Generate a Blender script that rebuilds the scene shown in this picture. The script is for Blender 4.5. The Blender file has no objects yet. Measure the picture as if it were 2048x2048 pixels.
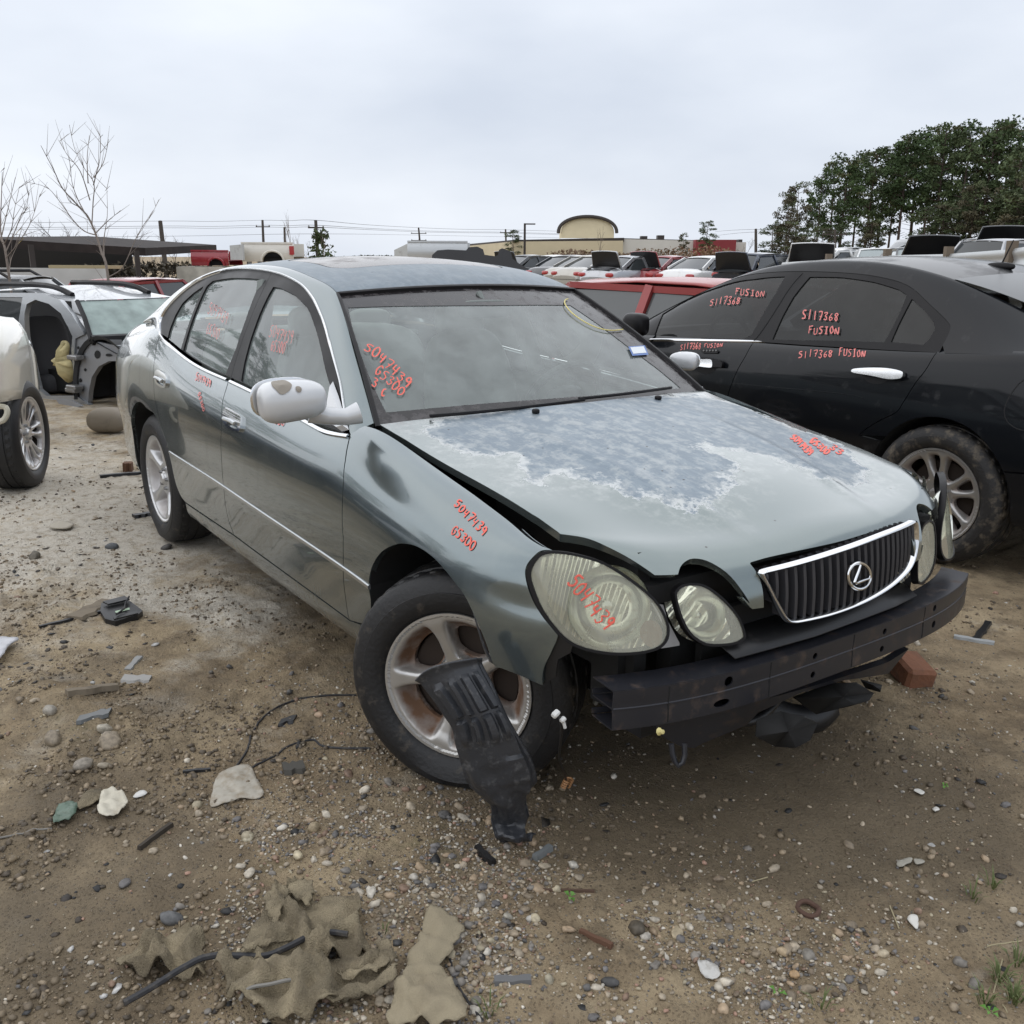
import bpy, bmesh, math, random
import numpy as np
from mathutils import Vector, Matrix, Euler, noise as mnoise
from mathutils.bvhtree import BVHTree
from mathutils.geometry import delaunay_2d_cdt

# ------------------------------------------------------------------ camera, sky, sun, exposure
SC = bpy.context.scene
COL = SC.collection
R = math.radians
CP = np.array([2.0911, -2.0503, 1.4474])            # camera position, metres
YAW, PITCH, ROLL, FPX = R(144.9), R(-15.206), R(0.375), 1892.6
FW = np.array([math.cos(YAW)*math.cos(PITCH), math.sin(YAW)*math.cos(PITCH), math.sin(PITCH)])
_r = np.cross(FW, [0, 0, 1]); _r /= np.linalg.norm(_r); _u = np.cross(_r, FW)
RT = _r*math.cos(ROLL)+_u*math.sin(ROLL); UP = -_r*math.sin(ROLL)+_u*math.cos(ROLL)
cd = bpy.data.cameras.new('camera'); cam = bpy.data.objects.new('camera', cd); COL.objects.link(cam)
cd.sensor_fit = 'HORIZONTAL'; cd.sensor_width = 36.0; cd.lens = 36.0*FPX/2048
cd.clip_start = 0.05; cd.clip_end = 3000
m = Matrix(((RT[0], UP[0], -FW[0], CP[0]), (RT[1], UP[1], -FW[1], CP[1]), (RT[2], UP[2], -FW[2], CP[2]), (0, 0, 0, 1)))
cam.matrix_world = m
SC.camera = cam

SUN_EL, SUN_AZ = R(52), R(-150)      # direction the light comes from: azimuth measured from +X
w = bpy.data.worlds.new('World'); SC.world = w; w.use_nodes = True
nt = w.node_tree; nt.nodes.clear()
def N(nt, t, **k):
    n = nt.nodes.new(t)
    for a, b in k.items():
        if a == 'op': n.operation = b
        else: setattr(n, a, b)
    return n
out = N(nt, 'ShaderNodeOutputWorld'); bg = N(nt, 'ShaderNodeBackground')
sky = N(nt, 'ShaderNodeTexSky'); sky.sky_type = 'NISHITA'; sky.sun_disc = False
sky.sun_elevation = SUN_EL; sky.sun_rotation = R(90)-SUN_AZ
sky.air_density = 1.0; sky.dust_density = 3.0
tc = N(nt, 'ShaderNodeTexCoord')
mp = N(nt, 'ShaderNodeMapping'); mp.inputs['Scale'].default_value = (1.0, 1.0, 2.6)
nz = N(nt, 'ShaderNodeTexNoise'); nz.inputs['Scale'].default_value = 2.3; nz.inputs['Detail'].default_value = 5; nz.inputs['Roughness'].default_value = .48
rp = N(nt, 'ShaderNodeValToRGB')
rp.color_ramp.elements[0].position = .30; rp.color_ramp.elements[0].color = (4.9, 5.35, 6.15, 1)
rp.color_ramp.elements[1].position = .70; rp.color_ramp.elements[1].color = (6.9, 7.25, 7.8, 1)
mx = N(nt, 'ShaderNodeMix', data_type='RGBA'); mx.inputs['Factor'].default_value = .93
L = nt.links.new
L(tc.outputs['Generated'], mp.inputs['Vector']); L(mp.outputs[0], nz.inputs['Vector']); L(nz.outputs['Fac'], rp.inputs['Fac'])
L(sky.outputs[0], mx.inputs['A']); L(rp.outputs[0], mx.inputs['B']); L(mx.outputs['Result'], bg.inputs['Color'])
L(bg.outputs[0], out.inputs['Surface']); bg.inputs['Strength'].default_value = 0.105
sd = bpy.data.lights.new('sun', 'SUN'); sd.energy = 1.3; sd.angle = R(165); sd.color = (1, .97, .93)
so = bpy.data.objects.new('sun', sd); COL.objects.link(so)
sv = Vector((math.cos(SUN_EL)*math.cos(SUN_AZ), math.cos(SUN_EL)*math.sin(SUN_AZ), math.sin(SUN_EL)))
so.rotation_euler = sv.to_track_quat('Z', 'Y').to_euler(); so.location = sv*50
VS = SC.view_settings; VS.view_transform = 'Standard'; VS.look = 'None'; VS.exposure = 0.42; VS.gamma = 1.0; VS.use_curve_mapping = False
SC.cycles.max_bounces = 8; SC.cycles.transparent_max_bounces = 16; SC.cycles.caustics_reflective = False; SC.cycles.caustics_refractive = False
SC.cycles.use_denoising = True

random.seed(7); rng = np.random.default_rng(7)

# ------------------------------------------------------------------ surveying helpers: photo point + one known coordinate -> place
def ray(u, v): return FW + RT*(u-1024)/FPX + UP*(1024-v)/FPX
def at_y(u, v, y): d = ray(u, v); return CP + d*((y-CP[1])/d[1])
def at_z(u, v, z=0.0): d = ray(u, v); return CP + d*((z-CP[2])/d[2])
def at_d(u, v, dist): return CP + ray(u, v)*dist
def to_px(p): d = np.asarray(p)-CP; z = d@FW; return (1024+FPX*(d@RT)/z, 1024-FPX*(d@UP)/z)
def crop(x0, y0, k): return lambda pts: [(x0+x*k, y0+y*k) for x, y in pts]
k1 = crop(200, 480, .31056); k2 = crop(640, 500, .41408); k3 = crop(680, 1000, .36232); k4 = crop(1000, 1000, .2588)
k5 = crop(1400, 950, .28986); k6 = crop(1200, 480, .43892); k8 = crop(680, 1080, .26918); kd = crop(0, 0, 1.06004)
k7 = crop(0, 240, .38304); kb = crop(250, 380, .41408); kc = crop(900, 400, .31056); kr = crop(1400, 240, .33540)
kg = crop(0, 1000, .38302); kh = crop(200, 1650, .41408); ki = crop(900, 1500, .31056); kj = crop(1448, 1248, .41408); kl = crop(0, 900, .24845)

# ------------------------------------------------------------------ object helpers
def tag(o, label=None, cat=None, group=None, kind=None):
    for k, v in (('label', label), ('category', cat), ('group', group), ('kind', kind)):
        if v: o[k] = v
    return o
def thing(name, label, cat, loc=(0, 0, 0), rz=0.0, group=None, rot=None):
    o = bpy.data.objects.new(name, None); COL.objects.link(o); o.empty_display_size = .2
    o.location = Vector(loc); o.rotation_euler = rot if rot else (0, 0, rz)
    return tag(o, label, cat, group)
def mk(name, V, F, mat, parent=None, smooth=True, normals=None, sharp=None):
    """one mesh object; V in world space (or the parent's space when the parent is not at the origin)"""
    me = bpy.data.meshes.new(name)
    me.from_pydata([tuple(map(float, v)) for v in V], [], [tuple(int(i) for i in f) for f in F])
    for mm in (mat if isinstance(mat, (list, tuple)) else [mat]): me.materials.append(mm)
    if smooth: me.polygons.foreach_set('use_smooth', [True]*len(me.polygons))
    if sharp is not None: me.set_sharp_from_angle(angle=R(sharp))
    if normals is not None: me.normals_split_custom_set_from_vertices([tuple(map(float, n)) for n in normals])
    me.update()
    o = bpy.data.objects.new(name, me); COL.objects.link(o)
    if parent is not None: o.parent = parent
    return o
class MB:
    """collects simple solids into one mesh"""
    def __init__(s): s.V = []; s.F = []; s.M = []
    def add(s, V, F, mi=0):
        b = len(s.V); s.V += [tuple(map(float, v)) for v in V]; s.F += [tuple(i+b for i in f) for f in F]; s.M += [mi]*len(F); return s
    def box(s, c, d, rot=None, mi=0, bev=0.0):
        hx, hy, hz = d[0]/2, d[1]/2, d[2]/2
        if bev > 0:
            b = min(bev, hx*.9, hy*.9, hz*.9); V = []; 
            for sx in (-1, 1):
                for sy in (-1, 1):
                    for sz in (-1, 1):
                        V += [(sx*hx, sy*(hy-b), sz*(hz-b)), (sx*(hx-b), sy*hy, sz*(hz-b)), (sx*(hx-b), sy*(hy-b), sz*hz)]
            bm = bmesh.new()
            for v in V: bm.verts.new(v)
            bmesh.ops.convex_hull(bm, input=bm.verts); bm.verts.index_update()
            bmesh.ops.dissolve_limit(bm, angle_limit=.02, verts=bm.verts, edges=bm.edges); bm.verts.index_update()
            V = [v.co.copy() for v in bm.verts]; F = [tuple(v.index for v in f.verts) for f in bm.faces]; bm.free()
        else:
            V = [Vector((x*hx, y*hy, z*hz)) for x in (-1, 1) for y in (-1, 1) for z in (-1, 1)]
            F = [(0, 1, 3, 2), (4, 6, 7, 5), (0, 4, 5, 1), (2, 3, 7, 6), (0, 2, 6, 4), (1, 5, 7, 3)]
        M = Matrix.Identity(3) if rot is None else (rot if isinstance(rot, Matrix) else Euler(rot).to_matrix())
        return s.add([M @ v + Vector(c) for v in V], F, mi)
    def bar(s, a, b, wd, ht, up=(0, 0, 1), mi=0):
        a = Vector(a); b = Vector(b); x = (b-a); l = x.length; x.normalize()
        y = Vector(up).cross(x)
        if y.length < 1e-4: y = Vector((1, 0, 0)).cross(x)
        y.normalize(); z = x.cross(y)
        return s.box((a+b)/2, (l, wd, ht), Matrix((x, y, z)).transposed(), mi)
    def tube(s, pts, r, n=8, cap=True, mi=0, closed=False):
        pts = [Vector(p) for p in pts]; k = len(pts); rr = r if hasattr(r, '__len__') else [r]*k
        V = []; up = None
        for i, p in enumerate(pts):
            if closed: t = pts[(i+1) % k]-pts[i-1]
            else: t = pts[min(i+1, k-1)]-pts[max(i-1, 0)]
            if t.length < 1e-9: t = Vector((0, 0, 1))
            t.normalize()
            if up is None: up = t.orthogonal().normalized()
            up = (up-t*up.dot(t))
            up = up.normalized() if up.length > 1e-6 else t.orthogonal().normalized()
            q = t.cross(up)
            V += [p+(up*math.cos(2*math.pi*j/n)+q*math.sin(2*math.pi*j/n))*rr[i] for j in range(n)]
        F = [(i*n+j, i*n+(j+1) % n, ((i+1) % k)*n+(j+1) % n, ((i+1) % k)*n+j) for i in range(k if closed else k-1) for j in range(n)]
        if cap and not closed: F += [tuple(range(n-1, -1, -1)), tuple((k-1)*n+j for j in range(n))]
        return s.add(V, F, mi)
    def lathe(s, prof, n=32, origin=(0, 0, 0), M=None, mi=0, closed=False):
        """profile (radius, axial) turned about the local Z axis"""
        M = M or Matrix.Identity(3); k = len(prof)
        V = [M @ Vector((r*math.cos(2*math.pi*j/n), r*math.sin(2*math.pi*j/n), a))+Vector(origin) for r, a in prof for j in range(n)]
        F = [(i*n+j, i*n+(j+1) % n, ((i+1) % k)*n+(j+1) % n, ((i+1) % k)*n+j) for i in range(k if closed else k-1) for j in range(n)]
        return s.add(V, F, mi)
    def grid(s, G, mi=0):
        """G[i][j] points"""
        a, b = len(G), len(G[0])
        return s.add([p for r_ in G for p in r_], [(i*b+j, i*b+j+1, (i+1)*b+j+1, (i+1)*b+j) for i in range(a-1) for j in range(b-1)], mi)
    def build(s, name, mat, parent=None, smooth=True, sharp=35):
        o = mk(name, s.V, s.F, mat, parent, smooth, None, sharp if smooth else None)
        if any(s.M): o.data.polygons.foreach_set('material_index', s.M)
        return o
def copy_tree(o, parent=None):
    c = o.copy(); COL.objects.link(c); c.parent = parent
    for ch in o.children: copy_tree(ch, c)
    return c
def solidify(o, t, off=-1):
    md = o.modifiers.new('thick', 'SOLIDIFY'); md.thickness = t; md.offset = off; return o

# ------------------------------------------------------------------ splines
def nspl(x, y):
    """natural cubic spline through the knots"""
    x = np.asarray(x, float); y = np.asarray(y, float)
    if x[0] > x[-1]: x = x[::-1]; y = y[::-1]
    n = len(x); h = np.diff(x); A = np.eye(n); b = np.zeros(n)
    for i in range(1, n-1):
        A[i, i-1] = h[i-1]; A[i, i] = 2*(h[i-1]+h[i]); A[i, i+1] = h[i]
        b[i] = 3*((y[i+1]-y[i])/h[i]-(y[i]-y[i-1])/h[i-1])
    c = np.linalg.solve(A, b); d = np.diff(c)/(3*h); bb = np.diff(y)/h-h*(2*c[:-1]+c[1:])/3
    def f(t):
        t = np.asarray(t, float); i = np.clip(np.searchsorted(x, t)-1, 0, n-2); s = t-x[i]
        return y[i]+bb[i]*s+c[i]*s*s+d[i]*s**3
    return f
def smooth_line(pts, per=6, closed=False):
    """Catmull-Rom through points of any dimension"""
    P = [np.asarray(p, float) for p in pts]; n = len(P); o = []
    for i in range(n if closed else n-1):
        if closed: a, b, c, d = P[i-1], P[i], P[(i+1) % n], P[(i+2) % n]
        else: a, b, c, d = P[max(i-1, 0)], P[i], P[i+1], P[min(i+2, n-1)]
        for k in range(per):
            t = k/per
            o.append(.5*(2*b+(c-a)*t+(2*a-5*b+4*c-d)*t*t+(3*b-a-3*c+d)*t**3))
    if not closed: o.append(P[-1])
    return o
def resample(pts, step, closed=False):
    P = [np.asarray(p, float) for p in pts]
    if closed: P = P+[P[0]]
    o = []
    for a, b in zip(P[:-1], P[1:]):
        n = max(1, int(round(np.linalg.norm(b-a)/step)))
        o += [a+(b-a)*i/n for i in range(n)]
    if not closed: o.append(P[-1])
    return o

# ------------------------------------------------------------------ sheet-metal surfaces and panels cut from them
def inside(poly, X, Y):
    x0 = poly[:, 0]; y0 = poly[:, 1]; x1 = np.roll(x0, -1); y1 = np.roll(y0, -1); c = np.zeros(len(X), bool)
    for a, b, e, f in zip(x0, y0, x1, y1):
        if b == f: continue
        c ^= ((b > Y) != (f > Y)) & (X < (e-a)*(Y-b)/(f-b)+a)
    return c
def seg_dist(poly, X, Y):
    d = np.full(len(X), 1e9); Q = np.roll(poly, -1, 0)
    for a, b in zip(poly, Q):
        ab = b-a; l = ab@ab
        t = np.clip(((X-a[0])*ab[0]+(Y-a[1])*ab[1])/max(l, 1e-12), 0, 1)
        d = np.minimum(d, np.hypot(X-a[0]-t*ab[0], Y-a[1]-t*ab[1]))
    return d
class Surf:
    """regular grid of points P[i,j] over parameters U[i], W[j] (both roughly metric)"""
    def __init__(s, U, W, P, flip=False):
        s.U = np.asarray(U, float); s.W = np.asarray(W, float); s.P = np.asarray(P, float)
        du = np.gradient(s.P, axis=0); dw = np.gradient(s.P, axis=1); n = np.cross(du, dw)
        n /= np.maximum(np.linalg.norm(n, axis=2, keepdims=True), 1e-12); s.Nn = -n if flip else n
        a, b, _ = s.P.shape; V = s.P.reshape(-1, 3); T = []
        for i in range(a-1):
            for j in range(b-1):
                q = i*b+j; T += [(q, q+1, q+b), (q+1, q+b+1, q+b)]
        s.bvh = BVHTree.FromPolygons([tuple(v) for v in V], T); s.b = b
    def _w(s, uv):
        uv = np.asarray(uv, float)
        fi = np.interp(uv[:, 0], s.U, np.arange(len(s.U))); fj = np.interp(uv[:, 1], s.W, np.arange(len(s.W)))
        i = np.minimum(fi.astype(int), len(s.U)-2); j = np.minimum(fj.astype(int), len(s.W)-2); a = (fi-i)[:, None]; c = (fj-j)[:, None]
        return i, j, a, c
    def _bl(s, A, uv):
        i, j, a, c = s._w(uv)
        return A[i, j]*(1-a)*(1-c)+A[i+1, j]*a*(1-c)+A[i, j+1]*(1-a)*c+A[i+1, j+1]*a*c
    def pos(s, uv): return s._bl(s.P, uv)
    def nor(s, uv):
        n = s._bl(s.Nn, uv); return n/np.maximum(np.linalg.norm(n, axis=1, keepdims=True), 1e-9)
    def hit(s, u, v):
        """surface parameters of the point seen at photo point (u,v)"""
        d = ray(u, v); loc, nn, fi, _ = s.bvh.ray_cast(Vector(CP), Vector(d).normalized())
        if loc is None:
            # nearest surface point to the line of sight
            best = None
            for t in np.linspace(1, 12, 220):
                q = s.bvh.find_nearest(Vector(CP+d*t))
                if q[0] is not None and (best is None or q[3]/t < best[0]): best = (q[3]/t, q[0], q[2])
            loc, fi = best[1], best[2]
        q = fi//2; i, j = q//(s.b-1), q % (s.b-1)
        A = s.P[i, j]; B = s.P[i, j+1]; C = s.P[i+1, j]; D = s.P[i+1, j+1]; l = np.array(loc)
        if fi % 2 == 0: o, e1, e2 = A, C-A, B-A
        else: o, e1, e2 = D, B-D, C-D
        M = np.stack([e1, e2], 1); ab = np.linalg.lstsq(M, l-o, rcond=None)[0]
        if fi % 2 == 0: a, c = ab
        else: a, c = 1-ab[0], 1-ab[1]
        return (s.U[i]+(s.U[i+1]-s.U[i])*a, s.W[j]+(s.W[j+1]-s.W[j])*c)
    def trace(s, pts, per=5, closed=False): return [np.array(q) for q in smooth_line([s.hit(*p) for p in pts], per, closed)] if per > 1 else [np.array(s.hit(*p)) for p in pts]
def panel(name, surf, outline, mat, parent, step=.035, gap=.002, flange=.012, holes=(), lift=0.0, mirror=False, hole_flange=None, attrs=None, two_sided=False):
    """thin sheet cut from a surface along an outline, with its edges turned in"""
    def prep(poly, g, st):
        poly = np.array(resample(poly, st, True))
        keep = [0]
        for i in range(1, len(poly)):
            if np.linalg.norm(poly[i]-poly[keep[-1]]) > st*.25: keep.append(i)
        poly = poly[keep]
        if len(poly) > 3 and np.linalg.norm(poly[0]-poly[-1]) < st*.25: poly = poly[:-1]
        ar = .5*np.sum(poly[:, 0]*np.roll(poly[:, 1], -1)-np.roll(poly[:, 0], -1)*poly[:, 1])
        if ar < 0: poly = poly[::-1]
        if g:
            t = np.roll(poly, -1, 0)-np.roll(poly, 1, 0); t /= np.maximum(np.linalg.norm(t, axis=1, keepdims=True), 1e-9)
            poly = poly+np.stack([-t[:, 1], t[:, 0]], 1)*g
        return poly
    O = prep(outline, gap, step*.6); H = [prep(h, -gap, step*.5) for h in holes]
    lo, hi = O.min(0), O.max(0)
    gx, gy = np.meshgrid(np.arange(lo[0]+step*.5, hi[0], step), np.arange(lo[1]+step*.5, hi[1], step), indexing='ij')
    gx = gx.ravel(); gy = gy.ravel(); k = inside(O, gx, gy) & (seg_dist(O, gx, gy) > step*.45)
    for h in H: k &= ~inside(h, gx, gy) & (seg_dist(h, gx, gy) > step*.4)
    pts = [Vector(p) for p in O]; ed = [(i, (i+1) % len(O)) for i in range(len(O))]
    for h in H:
        b = len(pts); pts += [Vector(p) for p in h]; ed += [(b+i, b+(i+1) % len(h)) for i in range(len(h))]
    pts += [Vector((a, b)) for a, b in zip(gx[k], gy[k])]
    V2, E2, F2, _, _, _ = delaunay_2d_cdt(pts, ed, [], 1, 1e-6)
    uv = np.array([tuple(v) for v in V2]); F2 = [tuple(f) for f in F2]
    cen = np.array([uv[list(f)].mean(0) for f in F2]); ok = inside(O, cen[:, 0], cen[:, 1])
    for h in H: ok &= ~inside(h, cen[:, 0], cen[:, 1])
    F2 = [f for f, o_ in zip(F2, ok) if o_]
    Pn = surf.nor(uv); Pp = surf.pos(uv)+Pn*lift
    # orientation
    f0 = F2[0]; nn = np.cross(Pp[f0[1]]-Pp[f0[0]], Pp[f0[2]]-Pp[f0[0]])
    tot = sum(np.dot(np.cross(Pp[f[1]]-Pp[f[0]], Pp[f[2]]-Pp[f[0]]), Pn[f[0]]) for f in F2)
    if tot < 0: F2 = [f[::-1] for f in F2]
    cnt = {}
    for f in F2:
        for a, b in zip(f, f[1:]+f[:1]): cnt[(a, b)] = 1
    bd = [(a, b) for (a, b) in cnt if (b, a) not in cnt]
    V = list(Pp); NN = list(Pn); F = list(F2)
    if flange:
        idx = {}; idx2 = {}
        for a, b in bd:
            for q in (a, b):
                if q not in idx:
                    idx[q] = len(V); V.append(Pp[q]); NN.append((0, 0, 0))
                    idx2[q] = len(V); V.append(Pp[q]-Pn[q]*flange); NN.append((0, 0, 0))
        for a, b in bd: F.append((idx[b], idx[a], idx2[a], idx2[b]))
    V = np.array(V)
    objs = []
    for sgn in ((1, -1) if mirror else (1,)):
        VV = V.copy(); FF = F; NR = np.array(NN, float)
        if sgn < 0: VV[:, 1] *= -1; NR[:, 1] *= -1; FF = [f[::-1] for f in F]
        o = mk(name, VV, FF, mat, parent, True, NR)
        if attrs:
            for an, fn in attrs.items():
                at = o.data.attributes.new(an, 'FLOAT', 'POINT')
                vals = fn(uv); full = np.full(len(VV), -1.0); full[:len(vals)] = vals; at.data.foreach_set('value', full)
        objs.append(o)
    return objs if mirror else objs[0]
def ribbon(name, surf, line, width, height, mat, parent, mirror=False, lift=0.0, prof=5):
    """raised moulding strip running along a line on a surface"""
    uv = np.array(line); t = np.gradient(uv, axis=0); t /= np.maximum(np.linalg.norm(t, axis=1, keepdims=True), 1e-9)
    q = np.stack([-t[:, 1], t[:, 0]], 1); V = []
    for k in range(prof):
        a = math.pi*k/(prof-1); u2 = uv+q*(-math.cos(a)*width/2)
        V.append(surf.pos(u2)+surf.nor(u2)*(lift+height*(math.sin(a)*.9+.1 if 0 < k < prof-1 else -.6)))
    V = np.stack(V, 1); n = len(uv); objs = []
    for sgn in ((1, -1) if mirror else (1,)):
        VV = V.reshape(-1, 3).copy(); VV[:, 1] *= sgn
        F = [(i*prof+j, i*prof+j+1, (i+1)*prof+j+1, (i+1)*prof+j) for i in range(n-1) for j in range(prof-1)]
        F += [tuple(range(prof)), tuple((n-1)*prof+j for j in range(prof-1, -1, -1))]
        bm = bmesh.new(); vs = [bm.verts.new(v) for v in VV]
        for f in F:
            try: bm.faces.new([vs[i] for i in f])
            except ValueError: pass
        bmesh.ops.recalc_face_normals(bm, faces=bm.faces)
        me = bpy.data.meshes.new(name); bm.to_mesh(me); bm.free(); me.materials.append(mat)
        me.polygons.foreach_set('use_smooth', [True]*len(me.polygons)); me.set_sharp_from_angle(angle=R(50))
        o = bpy.data.objects.new(name, me); COL.objects.link(o); o.parent = parent; objs.append(o)
    return objs if mirror else objs[0]
# ------------------------------------------------------------------ materials
def mat(name, col, rough=.5, metal=0.0, coat=0.0, spec=.5, dirt=None, dirt_amt=0.0, dscale=6.0, bump=0.0, bscale=60.0, var=0.0, vscale=3.0, rvar=0.0, emit=None):
    M = bpy.data.materials.new(name); M.use_nodes = True; nt = M.node_tree; p = nt.nodes['Principled BSDF']
    p.inputs['Roughness'].default_value = rough; p.inputs['Metallic'].default_value = metal
    p.inputs['Coat Weight'].default_value = coat; p.inputs['Coat Roughness'].default_value = .06
    p.inputs['Specular IOR Level'].default_value = spec
    L = nt.links.new; tc = N(nt, 'ShaderNodeTexCoord'); c = None
    rgb = N(nt, 'ShaderNodeRGB'); rgb.outputs[0].default_value = (*col, 1); c = rgb.outputs[0]
    if var:
        n1 = N(nt, 'ShaderNodeTexNoise'); n1.inputs['Scale'].default_value = vscale; n1.inputs['Detail'].default_value = 6
        L(tc.outputs['Object'], n1.inputs['Vector'])
        mr = N(nt, 'ShaderNodeMapRange'); mr.inputs['From Min'].default_value = .3; mr.inputs['From Max'].default_value = .7
        mr.inputs['To Min'].default_value = 1-var; mr.inputs['To Max'].default_value = 1+var; L(n1.outputs['Fac'], mr.inputs['Value'])
        mm = N(nt, 'ShaderNodeMix', data_type='RGBA', blend_type='MULTIPLY'); mm.inputs['Factor'].default_value = 1
        L(c, mm.inputs['A']); L(mr.outputs[0], mm.inputs['B']); c = mm.outputs['Result']
    if dirt:
        n2 = N(nt, 'ShaderNodeTexNoise'); n2.inputs['Scale'].default_value = dscale; n2.inputs['Detail'].default_value = 8; n2.inputs['Roughness'].default_value = .65
        L(tc.outputs['Object'], n2.inputs['Vector'])
        r2 = N(nt, 'ShaderNodeMapRange'); r2.inputs['From Min'].default_value = .62-.35*dirt_amt; r2.inputs['From Max'].default_value = .80-.25*dirt_amt
        r2.inputs['To Max'].default_value = min(1, .35+dirt_amt); L(n2.outputs['Fac'], r2.inputs['Value'])
        m2 = N(nt, 'ShaderNodeMix', data_type='RGBA'); L(r2.outputs[0], m2.inputs['Factor']); L(c, m2.inputs['A']); m2.inputs['B'].default_value = (*dirt, 1); c = m2.outputs['Result']
        m3 = N(nt, 'ShaderNodeMix', data_type='FLOAT'); L(r2.outputs[0], m3.inputs['Factor']); m3.inputs['A'].default_value = rough; m3.inputs['B'].default_value = .85
        L(m3.outputs['Result'], p.inputs['Roughness'])
        if coat:
            m4 = N(nt, 'ShaderNodeMath', op='MULTIPLY_ADD'); L(r2.outputs[0], m4.inputs[0]); m4.inputs[1].default_value = -coat; m4.inputs[2].default_value = coat
            L(m4.outputs[0], p.inputs['Coat Weight'])
        if metal:
            m5 = N(nt, 'ShaderNodeMath', op='MULTIPLY_ADD'); L(r2.outputs[0], m5.inputs[0]); m5.inputs[1].default_value = -metal; m5.inputs[2].default_value = metal
            L(m5.outputs[0], p.inputs['Metallic'])
    elif rvar:
        n3 = N(nt, 'ShaderNodeTexNoise'); n3.inputs['Scale'].default_value = 4; n3.inputs['Detail'].default_value = 6; L(tc.outputs['Object'], n3.inputs['Vector'])
        r3 = N(nt, 'ShaderNodeMapRange'); r3.inputs['From Min'].default_value = .3; r3.inputs['From Max'].default_value = .7
        r3.inputs['To Min'].default_value = max(0.02, rough-rvar); r3.inputs['To Max'].default_value = rough+rvar; L(n3.outputs['Fac'], r3.inputs['Value']); L(r3.outputs[0], p.inputs['Roughness'])
    L(c, p.inputs['Base Color'])
    if bump:
        n4 = N(nt, 'ShaderNodeTexNoise'); n4.inputs['Scale'].default_value = bscale; n4.inputs['Detail'].default_value = 5; L(tc.outputs['Object'], n4.inputs['Vector'])
        bn = N(nt, 'ShaderNodeBump'); bn.inputs['Strength'].default_value = bump; bn.inputs['Distance'].default_value = .01; L(n4.outputs['Fac'], bn.inputs['Height']); L(bn.outputs[0], p.inputs['Normal'])
    if emit: p.inputs['Emission Color'].default_value = (*emit, 1); p.inputs['Emission Strength'].default_value = 1
    return M
def glass(name, tint, haze=.25, hazecol=(.5, .55, .55), rough=.03, trans=.8, ior=1.5):
    """pane seen through: mirror-like surface over tinted transparency with a film of dust and painted haze"""
    M = bpy.data.materials.new(name); M.use_nodes = True; nt = M.node_tree; nt.nodes.clear(); L = nt.links.new
    o = N(nt, 'ShaderNodeOutputMaterial'); tr = N(nt, 'ShaderNodeBsdfTransparent'); tr.inputs[0].default_value = (*[t*trans for t in tint], 1)
    di = N(nt, 'ShaderNodeBsdfDiffuse'); di.inputs[0].default_value = (*hazecol, 1)
    gl = N(nt, 'ShaderNodeBsdfGlossy'); gl.inputs['Roughness'].default_value = rough; gl.inputs[0].default_value = (1, 1, 1, 1)
    tc = N(nt, 'ShaderNodeTexCoord'); nz = N(nt, 'ShaderNodeTexNoise'); nz.inputs['Scale'].default_value = 5; nz.inputs['Detail'].default_value = 8; nz.inputs['Roughness'].default_value = .7
    mpg = N(nt, 'ShaderNodeMapping'); mpg.inputs['Scale'].default_value = (1, 1, .45); L(tc.outputs['Object'], mpg.inputs[0]); L(mpg.outputs[0], nz.inputs['Vector'])
    mr = N(nt, 'ShaderNodeMapRange'); mr.inputs['From Min'].default_value = .3; mr.inputs['From Max'].default_value = .75; mr.inputs['To Min'].default_value = haze*.6; mr.inputs['To Max'].default_value = min(1, haze*1.5); L(nz.outputs['Fac'], mr.inputs['Value'])
    m1 = N(nt, 'ShaderNodeMixShader'); L(mr.outputs[0], m1.inputs[0]); L(tr.outputs[0], m1.inputs[1]); L(di.outputs[0], m1.inputs[2])
    fr = N(nt, 'ShaderNodeFresnel'); fr.inputs[0].default_value = ior
    m2 = N(nt, 'ShaderNodeMixShader'); L(fr.outputs[0], m2.inputs[0]); L(m1.outputs[0], m2.inputs[1]); L(gl.outputs[0], m2.inputs[2])
    L(m2.outputs[0], o.inputs[0]); return M
RUBBER = mat('rubber', (.013, .013, .014), .55, dirt=(.12, .10, .08), dirt_amt=.05, dscale=14)
MUDRUBBER = mat('muddy rubber', (.014, .014, .015), .55, dirt=(.19, .155, .115), dirt_amt=.17, dscale=16, bump=.2, bscale=90)
BLACK = mat('black plastic', (.011, .011, .012), .42, dirt=(.08, .072, .065), dirt_amt=.06, dscale=22)
DARK = mat('dark interior', (.008, .008, .009), .8)
SATIN = mat('satin black trim', (.009, .0085, .0095), .38, spec=.22, rvar=.1)
CHROME = mat('chrome', (.75, .76, .77), .12, 1.0, rvar=.06)
STEEL = mat('dull steel', (.30, .30, .30), .45, .9, dirt=(.14, .10, .07), dirt_amt=.25, dscale=8)
INKRED = mat('red paint marker', (.80, .13, .09), .5)
INKPINK = mat('pink paint marker', (.76, .22, .20), .5)
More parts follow.
